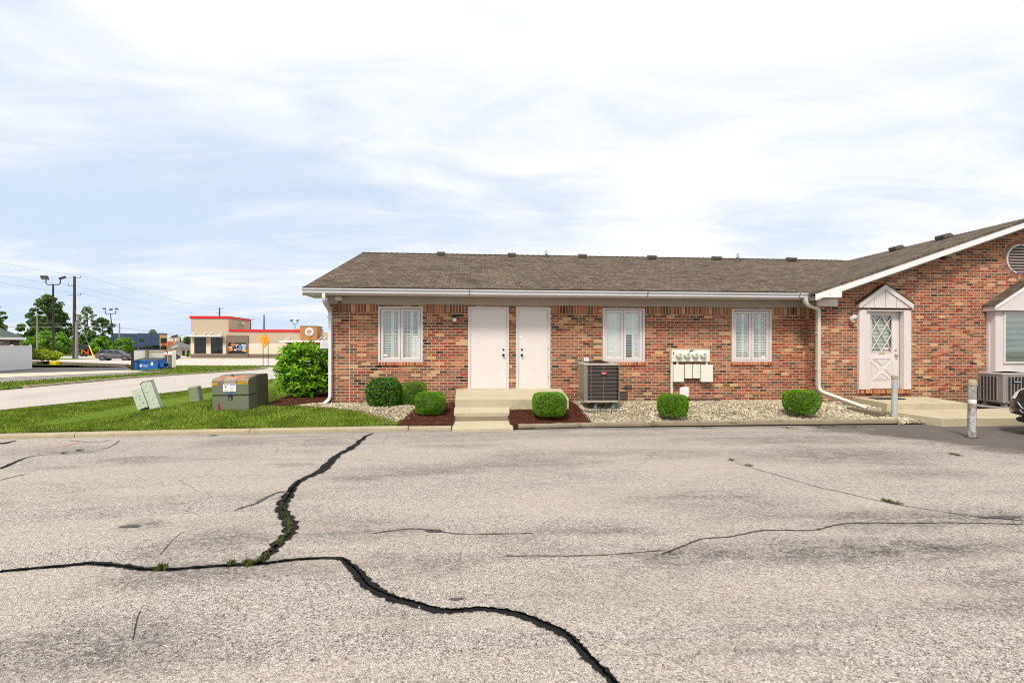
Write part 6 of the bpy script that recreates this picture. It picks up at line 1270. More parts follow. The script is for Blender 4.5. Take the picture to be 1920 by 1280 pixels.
    for s_ in (1, -1):
        mb = MB(); mb.cham(L_*.28, L_*.28+.12, s_*(hw+.06)-.09, s_*(hw+.06)+.09, belt+.02, belt+.16, .03); mb.build('mirror', paint, o, local=True)
        mb = MB(); mb.cham(L_*.955, L_*.985, s_*hw*.80-.12, s_*hw*.80+.12, belt*.78, belt*1.0, .015); mb.build('tail_light', M_tail, o, local=True)
        mb = MB()
        for x in (L_*.30, L_*.505, L_*.69): mb.box(x-.004, x+.004, s_*(hw+.001)-.004, s_*(hw+.001)+.004, .34, belt-.1)
        for x in (L_*.46, L_*.66): mb.cham(x-.09, x+.09, s_*(hw+.015)-.012, s_*(hw+.015)+.012, belt-.20, belt-.165, .005)
        mb.build('door_seam', M_plas, o, local=True)
    # front
    def bodypt(x, j, s_, off=.006):
        xs = [q[0] for q in stn]; k, z0, z1 = (float(np.interp(x, xs, [q[i] for q in stn])) for i in (1, 2, 3)); h = z1-z0
        half = [(0, z0), (.62, z0), (.86, z0+.03), (.965, z0+.14*h), (1.0, z0+.38*h), (1.0, z0+.55*h), (.975, z0+.80*h), (.93, z0+.93*h), (.80, z0+.985*h), (0, z1+.015)]
        a = int(j); t = j-a; y = half[a][0]*(1-t)+half[a+1][0]*t; z = half[a][1]*(1-t)+half[a+1][1]*t
        return (x-off, s_*(y*k*hw+off), z+off*.5)
    def panel(nm, m, x0, x1, j0, j1, s_, slant=0., off=.006):
        mb = MB(); nx, nj = 8, 5
        for a in range(nx+1):
            for b in range(nj+1): t = b/nj; mb.v.append(bodypt(x0+(x1-x0)*a/nx*(1-slant*(1-t)), j0+(j1-j0)*t, s_, off))
        mb.f = [(a*(nj+1)+b, a*(nj+1)+b+1, (a+1)*(nj+1)+b+1, (a+1)*(nj+1)+b) for a in range(nx) for b in range(nj)]; mb.build(nm, m, o, local=True, smooth=True)
    for s_ in (1, -1):
        panel('headlight', M_lamp, .13, .46, 6.0, 7.7, s_, .35, .008); panel('bumper_trim', M_chrome, .02, .30, 3.15, 3.32, s_, 0, .012); panel('fog_recess', M_plas, .03, .24, 2.05, 3.0, s_, .3, .008)
    mb = MB(); mb.cham(-.025, .1, -hw*.50, hw*.50, .36, .62, .03); gr_ = mb.build('grille', M_plas, o, local=True)
    mb = MB()
    for k in range(2): mb.tube([(.03, hw*.60, .52+.10*k), (-.028, hw*.44, .44+.08*k), (-.034, 0, .42+.08*k), (-.028, -hw*.44, .44+.08*k), (.03, -hw*.60, .52+.10*k)], .009 if k < 1 else .013, 6)
    mb.build('grille_bar', M_chrome if detail else M_plas, gr_, local=True)
    mb = MB(); mb.cham(.06, .6, -hw*.70, hw*.70, .24 if detail else .17, .34 if detail else .30, .03); mb.build('lower_lip', M_plas, o, local=True)
    return o
fx, fy = 10.40, 8.0
car('parked_car', 'dark brown black car nose at the right edge with chrome grille bar', (fx, fy), -.10, carpaint('dark brown metallic', S(46, 34, 32, .7), .25, .4), 4.8, 1.86, 'sedan', 1.74, True)
X_, Y_ = WG(252, 675.3, 0)
suv = car('parked_car', 'grey parked SUV behind the white dumpster fence', (X_, Y_, 0), math.pi+.25, carpaint('grey metallic', S(112, 110, 112, .8)), 4.3, 1.75, 'suv', 1.48, group='cars parked across the road')
X_, Y_ = WG(337, 674, 0); car('parked_car', 'red parked car partly hidden by the white dumpster fence', (X_-1.2, Y_+2, 0), math.pi/2+2.4, carpaint('red metallic', S(160, 20, 34, .8)), 4.3, 1.75, 'suv', 1.5, group='cars parked across the road')
X_, Y_ = WG(327, 675.5, 0); car('parked_car', 'dark grey parked car next to the red one beside the fence', (X_-.6, Y_-.4, 0), math.pi/2+2.4, carpaint('dark grey metallic', S(84, 86, 92, .8)), 4.3, 1.75, 'suv', 1.55, group='cars parked across the road')
# ------------------------------------------------------------ far restaurant with red parapet
YB_ = 87.0
def fx_(px): return WX(px, YB_)
def fz_(px, py): return WZ(px, py, YB_)
M_tan = mat('tan stucco panel', S(190, 172, 146, .84), .8, var=.04); M_lt = mat('light tile wainscot', S(226, 208, 184, .85), .7, var=.05); M_br = mat('grey brown base', S(132, 114, 98, .72), .8, var=.06); M_red = mat('red parapet', S(214, 16, 20, .85), .4, var=.05); M_wood = mat('wood look cladding', S(176, 122, 70, .8), .6, var=.12)
R = thing('restaurant_building', 'tan fast food building with red parapet bands and round white sign', 'building', (fx_(480), YB_, 0))
x0, x1, x2 = fx_(357.5), fx_(428.5), fx_(640); zt_, zl = fz_(392, 597), fz_(500, 622); zw = fz_(440, 643.5); zb_ = fz_(400, 663.5)
mb = MB(); mb.box(x0, x1, YB_, YB_+7.8, -.1, zt_); mb.build('tower_wall', M_tan, R)
mb = MB(); mb.box(x1+.002, x2, YB_+.01, YB_+14, -.1, zl); mb.build('wall', M_tan, R)
mb = MB(); mb.box(x0-.15, x1+.12, YB_-.12, YB_+7.9, zt_, zt_+.42); mb.build('parapet_band', M_red, R)
mb = MB(); mb.box(x1+.1, fx_(568), YB_-.12, YB_+.3, zl, zl+.40); mb.build('parapet_band', M_red, R)
wins = [(364.5, 386.8), (395.5, 417.8)]; wz0, wz1 = fz_(380, 662.3), fz_(380, 632.5)
mb = MB()
for a, b in ((357.6, 364.4), (386.9, 395.4), (417.9, 424.8), (466, 540)): MB().box(fx_(a), fx_(b), YB_-.05, YB_-.002, zb_+.01, zw).build('wainscot', M_lt, R)
mb = MB(); mb.box(fx_(357.4), fx_(425), YB_-.07, YB_-.002, -.05, zb_); mb.box(fx_(466), x2, YB_-.07, YB_-.002, -.05, zb_)
mb.box(fx_(425.2), fx_(428.2), YB_-.25, YB_-.002, -.05, fz_(440, 628.5)); mb.box(fx_(462.8), fx_(465.8), YB_-.25, YB_-.002, -.05, fz_(440, 628.5)); mb.box(fx_(428.2), fx_(462.8), YB_-.25, YB_-.002, fz_(440, 642.2), fz_(440, 628.5)); mb.box(fx_(428.2), fx_(462.8), YB_-.2, YB_-.002, -.05, fz_(440, 662.5)); mb.build('brown_surround', M_br, R)
M_fglass = mat('dark shop glass', (.012, .014, .013, 1), .08, var=.3, vs=.6, spec=.6)
for a, b in wins:
    mb = MB(); mb.box(fx_(a), fx_(b), YB_-.03, YB_-.001, wz0, wz1); wn = mb.build('window', M_fglass, R)
    mb = MB(); mb.box(fx_(a), fx_(b), YB_-.04, YB_-.031, wz0+.7, wz0+.78); mb.box((fx_(a)+fx_(b))/2-.04, (fx_(a)+fx_(b))/2+.04, YB_-.041, YB_-.031, wz0, wz1); mb.build('mullion', M_plas, wn)
    mb = MB(); mb.box(fx_(a)-.55, fx_(b)+.2, YB_-1.2, YB_-.002, wz1+.12, wz1+.32); aw = mb.build('awning', M_white, R)
    mb = MB(); [mb.tube([(fx_(a)+q, YB_-1.0, wz1+.3), (fx_(a)+q+.3, YB_-.01, wz1+.95)], .05, 5) for q in (-.1, 1.7)]; mb.build('awning_rod', M_white, aw)
mb = MB(); mb.box(fx_(429.2), fx_(462), YB_-.05, YB_-.003, fz_(440, 662.3), fz_(440, 642.4)); wn = mb.build('window', M_fglass, R)
pz = fz_(445, 652)
def blob(nm, cx_, cz_, rx, rz_, m, k=12): mb = MB(); mb.prism([(cx_+rx*math.cos(2*math.pi*i/k), cz_+rz_*math.sin(2*math.pi*i/k)) for i in range(k)], YB_-.075, YB_-.055); mb.build(nm, m, wn)
c1, c2, c3 = fx_(437.5), fx_(447.5), fx_(457); mo, mw_, mbl, mgr, mgo = mat('poster orange', S(206, 110, 56), .5), mat('poster cream', S(226, 210, 190), .5), mat('poster blue', S(110, 120, 160), .5), mat('poster green', S(60, 96, 70), .5), mat('poster gold', S(220, 160, 60), .5)
blob('poster_bun', c1, pz+.62, .45, .26, mo); blob('poster_patty', c1+.1, pz+.25, .4, .14, mgr); blob('poster_fries', c1-.5, pz-.25, .5, .3, mo); blob('poster_cream', c1-.5, pz+.1, .4, .13, mw_); blob('poster_cream', c1+.35, pz-.35, .25, .14, mw_)
blob('poster_hat', c2, pz+.75, .5, .16, mgr); blob('poster_disc', c2+.15, pz+.0, .55, .5, mbl); blob('poster_disc', c2-.2, pz+.3, .25, .3, mw_)
mb = MB(); mb.prism([(c3-.28, pz-.3), (c3+.28, pz-.3), (c3+.42, pz+.65), (c3-.42, pz+.65)], YB_-.075, YB_-.055); mb.build('poster_cup', mat('poster pale blue', S(150, 180, 200), .5), wn); blob('poster_fries', c3+.3, pz-.45, .6, .22, mgo)
mb = MB(); p0, p1 = fx_(568), fx_(599); mb.box(p0, p1, YB_-1.4, YB_+1.5, fz_(580, 646), fz_(580, 612.5)); py_ = mb.build('wood_pylon', M_wood, R)
mb = MB(); mb.box(p0-.05, p1+.05, YB_-1.45, YB_+1.55, fz_(580, 612.5), fz_(580, 612.5)+.1); mb.build('cap', M_br, py_)
Ys = YB_-1.45; cx_, cz_ = WX(580.3, Ys), WZ(580.3, 622, Ys); rs_ = 7.4*Ys/F
mb = MB(); mb.lathe([(rs_, .05), (rs_, -.12), (rs_*.97, -.15)], (cx_, Ys, cz_), 32, ax='Y'); sg = mb.build('round_sign', mat('sign face white', S(246, 246, 248), .35), R)
ys2 = Ys-.16
mb = MB()
for z0_, s_ in ((.40, 1), (-.40, -1)):
    k = 12; pts = [(cx_+rs_*.42*math.cos(t), cz_+rs_*(z0_+s_*.22*math.sin(t))) for t in np.linspace(0, math.pi, k)]; mb.prism(pts, ys2, ys2+.01)
mb.build('sign_bun', mat('sign amber', S(240, 176, 30), .4), sg)
text('sign_lettering', 'BURGER', .5, mat('sign red', S(222, 30, 34), .4), sg, (cx_, ys2-.005, cz_+rs_*.17), FRONT, .005, rs_*1.25, local=False, bold=.01); text('sign_lettering', 'KING', .55, mat('sign red', S(222, 30, 34), .4), sg, (cx_, ys2-.005, cz_-rs_*.17), FRONT, .005, rs_*.95, local=False, bold=.015)
mb = MB(); arc = [(cx_+rs_*.86*math.cos(t), cz_+rs_*.86*math.sin(t)) for t in np.linspace(-2.9, -.35, 16)]; inn = [(cx_+rs_*(.86-.16*math.sin((t+2.9)/2.55*math.pi))*math.cos(t), cz_+rs_*(.86-.16*math.sin((t+2.9)/2.55*math.pi))*math.sin(t)) for t in np.linspace(-.35, -2.9, 16)]
k0 = len(arc)
mb.add([(a, ys2, b) for a, b in arc]+[(a, ys2, b) for a, b in inn[::-1]], [(i, i+1, k0+i+1, k0+i) for i in range(k0-1)]); mb.build('sign_swoosh', mat('sign blue', S(20, 80, 170), .4), sg)
for a, b in ((535, 590), (595.5, 625)):
    mb = MB(); mb.box(fx_(a), fx_(b), YB_-2.6, YB_-.002 if a > 560 else YB_-.06, fz_(560, 641.5), fz_(560, 639)); aw = mb.build('awning', M_white, R)
    mb = MB(); [mb.tube([(fx_(a)+q, YB_-2.2, fz_(560, 640)), (fx_(a)+q+.35, YB_-.05, fz_(560, 630.5))], .06, 5) for q in ((.5, 3.0) if a < 560 else (.5, 1.1))]; mb.build('awning_rod', M_white, aw)
mb = MB(); mb.box(fx_(541), fx_(566), YB_-.04, YB_-.003, fz_(560, 662), fz_(560, 643)); mb.box(fx_(600), fx_(630), YB_-.04, YB_-.003, fz_(560, 662), fz_(560, 643)); mb.box(fx_(570), fx_(597), YB_-1.44, YB_-1.403, fz_(560, 662), fz_(560, 646)); mb.build('window', M_fglass, R)
for k, px in enumerate((441, 456)):
    xx, yy = WX(px, YB_+3+k), YB_+3+k; mb = MB(); mb.tube([(xx, yy, zl), (xx, yy, WZ(px, 611, yy))], .16, 8); mb.lathe([(.22, 0), (.3, .1), (.3, .5), (.2, .62)], (xx, yy, WZ(px, 611, yy)), 12); mb.build('exhaust_vent', mat('roof vent tan', S(186, 170, 148, .8), .5), R)
mb = MB(); mb.box(fx_(528), fx_(566), YB_+6, YB_+12, zl+.3, zl+.9); mb.build('roof_unit', M_tan, R)
mb = MB(); mb.box(fx_(330), fx_(640), YB_-1.6, YB_-.3, -.05, .13); tag(mb.build('kerb', M_concedge, None), kind='structure')
# road work sign
X_, Y_ = WG(498, 687.5, 0); rs = thing('road_work_sign', 'orange diamond road work sign on two thin posts seen obliquely', 'road sign', (X_, Y_, 0), -.6)
zc = WZ(498.5, 638.3, Y_); d_ = .68
mb = MB(); mb.prism([(0, -d_), (d_, 0), (0, d_), (-d_, 0)], -.02, .0, Matrix.Translation((0, -.05, zc))); pn_ = mb.build('sign_panel', mat('sign orange rim', S(255, 96, 10), .5), rs, local=True)
mb = MB(); mb.prism([(0, -d_*.88), (d_*.88, 0), (0, d_*.88), (-d_*.88, 0)], -.024, -.0201, Matrix.Translation((0, -.05, zc))); mb.build('sign_face', mat('sign amber face', S(255, 168, 16), .5), pn_, local=True)
for s_, dz_ in (('ROAD', .2), ('WORK', 0), ('AHEAD', -.2)): text('sign_lettering', s_, .19, mat('sign orange ink', S(240, 96, 16), .5), pn_, (0, -.076, zc+dz_), FRONT, .001, .62, bold=.006)
mb = MB(); mb.prism([(-.9, .1), (-.5, .1), (-.5, .5), (-.9, .5)], .0, .02, Matrix.Translation((0, -.02, zc-.0))); mb.build('flag_plate', mat('sign amber face', S(255, 168, 16), .5), rs, local=True)
for s_ in (-.38, .38): mb = MB(); mb.box(s_-.025, s_+.025, -.02, .02, -.02, zc-.1 if s_ < 0 else zc-.15); mb.build('post', M_black, rs, local=True)
# ------------------------------------------------------------ dumpster and its fence
def gpt(px, py, z=0): return Vector((*WG(px, py, z), z))
A = gpt(245.5, 694.3); Bp = gpt(300, 691.5); Cp = gpt(330, 690)
E = thing('dumpster_fence', 'white panel fence on timber posts around the blue dumpster', 'fence', (A.x, A.y, 0))
M_panel = mat('white fence panel', S(240, 236, 228, .95), .55, var=.04, dirt=(S(190, 180, 160), 1.2, .1)); M_post = mat('treated post', S(150, 134, 96, .7), .9, var=.2, fine=.2)
def wallseg(mb, P, Q, z0, z1, t=.06, off=0): 
    d = (Q-P).normalized(); n_ = Vector((-d.y, d.x, 0)); P = P+n_*off; Q = Q+n_*off; n_ = n_*t; mb.hexa([(P.x, P.y, z0), (Q.x, Q.y, z0), (Q.x+n_.x, Q.y+n_.y, z0), (P.x+n_.x, P.y+n_.y, z0)], [(P.x, P.y, z1), (Q.x, Q.y, z1), (Q.x+n_.x, Q.y+n_.y, z1), (P.x+n_.x, P.y+n_.y, z1)])
Ab = Vector((WX(247, A.y+2.2), A.y+2.2, 0)); Cb = Vector((WX(329.5, Cp.y+.0), Cp.y, 0)); zt1 = WZ(250, 657.3, Ab.y)
Pm = Vector((WX(306, 42.2), 42.2, 0))
mb = MB(); wallseg(mb, Ab, Pm, .05, zt1); mb.build('fence_panel', M_panel, E)
mb = MB(); wallseg(mb, Pm+Vector((.01, 0, 0)), Cp, .05, WZ(320, 656.5, Cp.y)); mb.build('fence_panel', M_panel, E)
mb = MB(); dA = Vector((A.x+.15, A.y+.1, 0)); wallseg(mb, A, dA+(Ab-A)*.0+Vector((0, .0, 0)), .0, WZ(246, 656.7, A.y), .12); mb.build('gate_post', M_bronze, E)
for px in (275.5, 310.5, 318.5):
    q = Vector((WX(px, 41.0 if px < 300 else 40.6), 41.0 if px < 300 else 40.6, 0)); mb = MB(); mb.box(q.x-.09, q.x+.09, q.y-.09, q.y+.09, -.1, WZ(px, 656.5, q.y)); mb.build('post', M_post, E)
mb = MB(); mb.box(WX(276, 41.3), WX(316, 41.3), 41.25, 41.35, zt1-.16, zt1-.06); mb.build('top_rail', M_post, E)
for k, (px, y0, y1) in enumerate(((310.3, 660, 666.5), (319, 658.2, 666))):
    yy = 40.45; x_ = WX(px, yy); s_ = thing('parking_sign', 'lower left of the two small red and white signs on the fence posts' if k == 0 else 'higher right of the two small red and white signs on the fence posts', 'sign', (x_, yy, WZ(px, y1, yy)), 0, 'small signs on the dumpster fence posts')
    w_ = .12 if k == 0 else .14; z0, z1 = WZ(px, y1, yy), WZ(px, y0, yy); mb = MB(); mb.box(x_-w_, x_+w_, yy-.01, yy, z0, z1); mb.build('sign_plate', mat('sign face white', S(246, 246, 248), .35), s_)
    mb = MB(); mb.box(x_-w_*.9, x_+w_*.9, yy-.013, yy-.011, z0+.01, z0+.07); mb.box(x_-w_*.9, x_+w_*.9, yy-.013, yy-.011, z1-.05, z1-.02); mb.build('red_band', mat('sign red', S(222, 30, 34), .4), s_)
    text('sign_lettering', 'NO\nPARKING', .05, mat('sign red', S(222, 30, 34), .4), s_, (x_, yy-.014, (z0+z1)/2+.01), FRONT, .0005, w_*1.6, local=False)
# dumpster
D0 = gpt(250.5, 693.8); D1 = gpt(294, 693.8); Wd = (D1-D0).length
dm = thing('dumpster', 'blue steel dumpster with dark lid in front of the white fence', 'dumpster', (D0.x, D0.y, 0), 0.02)
M_blue = mat('dumpster blue', S(16, 96, 172, .95), .5, var=.1, dirt=(S(10, 50, 90), 3, .4)); hz = .86; dd = 1.15
mb = MB(); mb.prism([(0, .06), (0, hz*.86), (dd, hz*1.04), (dd, .06)], 0, Wd, axis='X'); mb.build('container', M_blue, dm, local=True, bevel=.01)
mb = MB(); mb.prism([(-.03, hz*.86), (-.03, hz*.89), (dd, hz*1.08), (dd, hz*1.045)], -.02, Wd+.02, axis='X'); mb.build('lid', mat('lid black', S(44, 48, 58, .7), .55), dm, local=True)
mb = MB(); mb.box(-.03, Wd+.03, -.05, -.001, hz*.78, hz*.85); mb.box(-.02, .05, -.03, -.001, .06, hz*.77); mb.box(Wd-.05, Wd+.02, -.03, -.001, .06, hz*.77); mb.box(.7, .95, -.08, -.001, hz*.60, hz*.66); mb.box(.0, Wd, -.02, -.001, .02, .1); mb.build('rib', M_blue, dm, local=True)
mb = MB(); mb.box(Wd+.001, Wd+.34, .15, .75, hz*.28, hz*.32); mb.box(Wd+.001, Wd+.34, .13, .17, hz*.28, hz*.58); mb.box(Wd+.001, Wd+.34, .73, .77, hz*.28, hz*.58); mb.box(Wd+.001, Wd+.34, .13, .77, hz*.58, hz*.62); mb.build('lift_pocket', M_blue, dm, local=True)
mb = MB(); k = 10; mb.prism([(.52+(.13 if i % 2 == 0 else .085)*math.sin(2*math.pi*i/k), hz*.40+(.13 if i % 2 == 0 else .085)*math.cos(2*math.pi*i/k)) for i in range(k)], -.008, -.002); mb.build('logo_flower', mat('logo pink white', S(232, 206, 226), .5), dm, local=True)
text('logo_lettering', 'TRASH\nCARE', .10, mat('sign white', S(245, 245, 242), .4), dm, (.86, -.008, hz*.38), FRONT, .001, .36)
bpy.data.objects[-1] if False else None
mb = MB(); mb.box(1.25, 1.40, -.008, -.002, hz*.42, hz*.74); mb.build('yellow_label', mat('label cream', S(236, 226, 170), .5), dm, local=True)
# ------------------------------------------------------------ left: vinyl fence, garage, bushes
VF = thing('vinyl_fence', 'smooth white vinyl privacy fence at the left edge', 'fence', (-40, 35, 0)); P = gpt(57, 691.2); Q = gpt(0, 695.2); d = (Q-P); Qe = P+d*3; M_vinyl = mat('white vinyl', S(232, 230, 230, .9), .4, var=.02)
mb = MB(); wallseg(mb, P, Qe, .02, 1.80, .05); mb.build('fence_panel', M_vinyl, VF)
mb = MB(); wallseg(mb, P, Qe, 1.80, 1.87, .09, -.02); wallseg(mb, P, Qe, .0, .019, .09, -.02); mb.build('rail', M_vinyl, VF)
for k in range(5):
    q = P+d*k*.62; mb = MB(); mb.box(q.x-.07, q.x+.07, q.y-.07, q.y+.07, 0, 1.93); mb.build('post', M_vinyl, VF)
class Frame:
    def __init__(s, px0, d, name, label, cat):
        s.px0, s.d = px0, d; ph_ = math.atan((px0-960)/F); s.k = d*math.cos(ph_)/F; u = (px0-960)/F
        s.o = thing(name, label, cat, (d*(u*CT+ST), d*(CT-u*ST), 0), -(ph_+TH))
    def x(s, px): return (px-s.px0)*s.k
    def z(s, px, py, dy=0): return H+(HY-(py-ROLL*(px-960)))*(s.d+dy*.8)/F
FG = Frame(39.5, 46., 'garage', 'beige sided garage with dark green shingle roof behind the white fence', 'garage'); GA = FG.o; xr = 0; xl = -9
M_beige = mat('beige siding', S(206, 194, 172, .8), .7, var=.04); ze = FG.z(20, 635)
mb = MB(); mb.box(xl, xr-.75, .5, 6, -.05, ze); mb.box(xr-.75, xr-.1, 1.1, 6, -.05, ze); mb.box(xr-.1, xr, 0, 6, -.05, ze); mb.build('wall', M_beige, GA, local=True)
for k in range(6): MB().box(-.95-k*.3, -.925-k*.3, .47, .499, 0, ze-.01).build('batten', mat('siding seam', S(150, 138, 116, .75), .8), GA, local=True)
zp = FG.z(0, 612.5, 3); xa = FG.x(-6); mb = MB(); mb.add([(xl-.5, -.4, ze+.1), (.3, -.4, ze+.1), (.3, 6.4, ze+.1), (xl-.5, 6.4, ze+.1), (xl+1, 3, zp+.1), (xa-.3, 3, zp+.1)], [(0, 1, 5, 4), (1, 2, 5), (2, 3, 4, 5), (3, 0, 4), (3, 2, 1, 0)]); mb.build('roof', mat('dark green shingle', S(78, 92, 84, .7), .9, var=.15, fine=.3), GA, local=True)
mb = MB(); mb.box(xl-.5, .36, -.46, -.4, ze-.1, ze+.12); mb.box(.301, .36, -.4, 6.4, ze-.1, ze+.12); mb.build('fascia', M_white, GA, local=True)
mb = MB(); mb.box(xl, -.1, -.39, .49, ze-.04, ze-.01); mb.build('soffit', M_beige, GA, local=True)
mb = MB(); mb.lathe([(.1, 0), (.16, .1), (.1, .18)], (FG.x(3), .3, ze-.45), 10); mb.build('flood_lamp', M_white, GA, local=True)
def leafcloud(o, clumps, n_, size, m, rad, flat=.75, name='foliage'):
    c = np.array(clumps); idx = rng.integers(0, len(c), n_); d = rng.normal(size=(n_, 3)); d /= np.linalg.norm(d, axis=1)[:, None]; r = rng.uniform(0, 1, n_)**.45
    rr = rad if np.isscalar(rad) else np.array(rad)[idx]
    P3 = c[idx]+d*(r*rr)[:, None]*np.array([1, 1, flat]); R_ = frames(d*.6+np.array([0, 0, .5])+rng.normal(0, .6, (n_, 3)))
    return scatter(name, lv4*np.array([1.4, 1, 1]), lf4, P3, R_, rng.uniform(.6, 1.4, n_)*size, m, o)
def bush(px0, px1, ytop, ybase, label, m, n_=3500, size=.13, name='bush', z0=0., nc=26):
    xm = (px0+px1)/2; X_, Y_ = WG(xm, ybase, z0); w_ = (px1-px0)*dep(xm, Y_)/F; h_ = WZ(xm, ytop, Y_)-z0
    o = thing(name, label, 'bush', (WX(xm, Y_+w_*.3), Y_+w_*.3, z0)); cl = []
    for _ in range(nc):
        d = rng.normal(size=3); d /= np.linalg.norm(d); d[2] = abs(d[2])*rng.uniform(-.2, 1) if d[2] < 0 else d[2]; r = rng.uniform(.3, .78); cl.append((d[0]*w_/2*r, d[1]*w_/2*r*.8, max(h_*.16, h_*.42+d[2]*h_*.5*r)))
    leafcloud(o, cl, n_, size, m, h_*.24); 
    for k in range(4): mb = MB(); mb.tube([(0, 0, -.05), (.3*w_*math.cos(k*1.6), .2*w_*math.sin(k*1.6), h_*.6)], .04, 5, rs=[.05, .015]); mb.build('stem', M_twig, o, local=True)
    return o
M_ybush = leafmat('yellow green leaf', [(84, 110, 14), (140, 164, 18), (176, 194, 34), (110, 136, 16), (200, 208, 60)], .98, .3)
bush(58, 112, 650, 683.5, 'yellow green bush beside the white vinyl fence', M_ybush, 12000, .14, nc=44)
X_, Y_ = WG(103, 684, 0); mb = MB(); mb.cham(X_-.32, X_+.32, Y_-.3, Y_+.3, -.05, .42, .05); tag(mb.build('yellow_block', mat('safety yellow', S(246, 208, 10, .9), .6), None), 'bright yellow painted block at the foot of the bush', 'block')
# ------------------------------------------------------------ trees far behind
M_bark = mat('bark', S(92, 78, 62, .6), .95, var=.25, fine=.3)
M_tr = [leafmat('dark tree leaf', [(50, 80, 26), (78, 112, 38), (102, 138, 54), (62, 94, 32), (126, 156, 82)], .9, .3), leafmat('mid tree leaf', [(64, 110, 16), (94, 148, 24), (122, 172, 32), (78, 124, 20), (146, 190, 54)], .95, .3), leafmat('pale tree leaf', [(84, 108, 58), (120, 144, 84), (152, 170, 114), (100, 124, 70)], .95, .3)]
def tree(px, ytop, ybase, Yd, wpx, label, mi, n_=7000, size=.34, dens=1., trunkfrac=.25, nc=40, crad=.13, name='tree', group='trees across the street'):
    X_ = WX(px, Yd); z0 = 0.; h_ = WZ(px, ytop, Yd); w_ = wpx*dep(px, Yd)/F
    o = thing(name, label, 'tree', (X_, Yd, z0), rng.uniform(0, 6), group); mb = MB(); lean = rng.normal(0, .03*h_, 2)
    top = Vector((lean[0], lean[1], h_*.8)); mb.tube([(0, 0, -.2), (lean[0]*.3, lean[1]*.3, h_*.3), tuple(top)], .2, 8, rs=[h_*.028, h_*.018, h_*.005]); cl = []; rads = []
    ha = trunkfrac*h_
    for k in range(nc):
        t = (k+.5)/nc; a = k*2.4+rng.uniform(-.4, .4); z = ha+(h_-ha)*(t**.85)*.93; env = math.sin(math.pi*min(1, .22+.78*t)**1.1)*.95+.08; r = w_/2*env*rng.uniform(.35, 1.0)
        p = (r*math.cos(a)+lean[0]*t, r*math.sin(a)+lean[1]*t, z); cl.append(p); rads.append(h_*crad*rng.uniform(.55, 1.2))
        if k % 2 == 0:
            s0 = Vector((lean[0]*t*.6, lean[1]*t*.6, max(ha*.7, z-r*.7))); mb.tube([tuple(s0), tuple((s0*.45+Vector(p)*.55)+Vector((0, 0, .03*h_))), p], .1, 5, rs=[h_*.010*(1.2-t), h_*.006, h_*.002])
    mb.build('trunk', M_bark, o, local=True, smooth=True)
    leafcloud(o, cl, n_, size, M_tr[mi], rads, .7, 'crown'); return o
tree(94, 549, 0, 122, 60, 'tallest spreading tree behind the tall dark lamp post', 0, 5600, .36, trunkfrac=.28, nc=52, crad=.060)
tree(72, 590, 0, 128, 66, 'broad dark tree low to the left behind the bright tree', 0, 8000, .42, trunkfrac=.15, nc=34, crad=.12)
tree(112, 570, 0, 126, 42, 'dense tree directly left of the wooden utility pole', 0, 5000, .36, trunkfrac=.25, nc=36, crad=.08)
tree(84, 622, 0, 112, 74, 'bright green rounded tree behind the yellow green bush', 1, 9000, .36, trunkfrac=.08, nc=34, crad=.2)
tree(112, 624, 0, 114, 34, 'bright green tree between lamp post and utility pole', 1, 5000, .36, trunkfrac=.08, nc=20, crad=.2)
tree(160, 570, 0, 130, 38, 'thin pale airy tree right of the utility pole', 2, 1500, .34, trunkfrac=.2, nc=44, crad=.05)
tree(193, 594, 0, 132, 50, 'dark grey green tree behind the leaning lamp post', 0, 3800, .36, trunkfrac=.28, nc=36, crad=.075)
tree(168, 622, 0, 126, 44, 'low dark tree behind the orange roadwork trailer', 0, 6000, .4, trunkfrac=.05, nc=26, crad=.18)
tree(194, 630, 0, 108, 34, 'bright leafy tree left of the blue building', 1, 5200, .34, trunkfrac=.1, nc=24, crad=.17)
tree(230, 632, 0, 104, 38, 'small bright tree in front of the blue building', 1, 4200, .32, trunkfrac=.2, nc=22, crad=.14)
tree(-14, 566, 0, 90, 52, 'tree at the left edge reaching over the garage', 0, 4000, .30, trunkfrac=.25, nc=44, crad=.06)
tree(20, 628, 0, 118, 60, 'low dark tree behind the garage roof', 0, 5000, .42, trunkfrac=.1, nc=24, crad=.16)
tree(286, 617, 0, 170, 12, 'treetop peeking over the blue building roof', 2, 1500, .5, trunkfrac=.3, nc=14, crad=.1)
tree(328, 628, 0, 190, 26, 'distant tree behind the small grey roofed house', 0, 2500, .6, trunkfrac=.3, nc=18, crad=.12)
tree(352, 631, 0, 200, 20, 'distant tree touching the left side of the tan restaurant', 0, 2500, .6, trunkfrac=.3, nc=18, crad=.12)
def farwood():
    c = [(WX(px, 150+rng.uniform(0, 25)), 150+rng.uniform(0, 25), rng.uniform(.5, 4.5)) for px in rng.uniform(-60, 200, 90)]; o = scatter('far_wood', lv4*np.array([1.4, 1, 1]), lf4, np.repeat(np.array(c), 90, 0)+rng.normal(0, 1, (8100, 3))*np.array([2, 2, 1.0]), rotmats(8100, 3.1), rng.uniform(.4, .9, 8100), M_tr[0]); tag(o, 'low dark line of distant woodland under the trees', 'woodland', kind='stuff')
farwood()
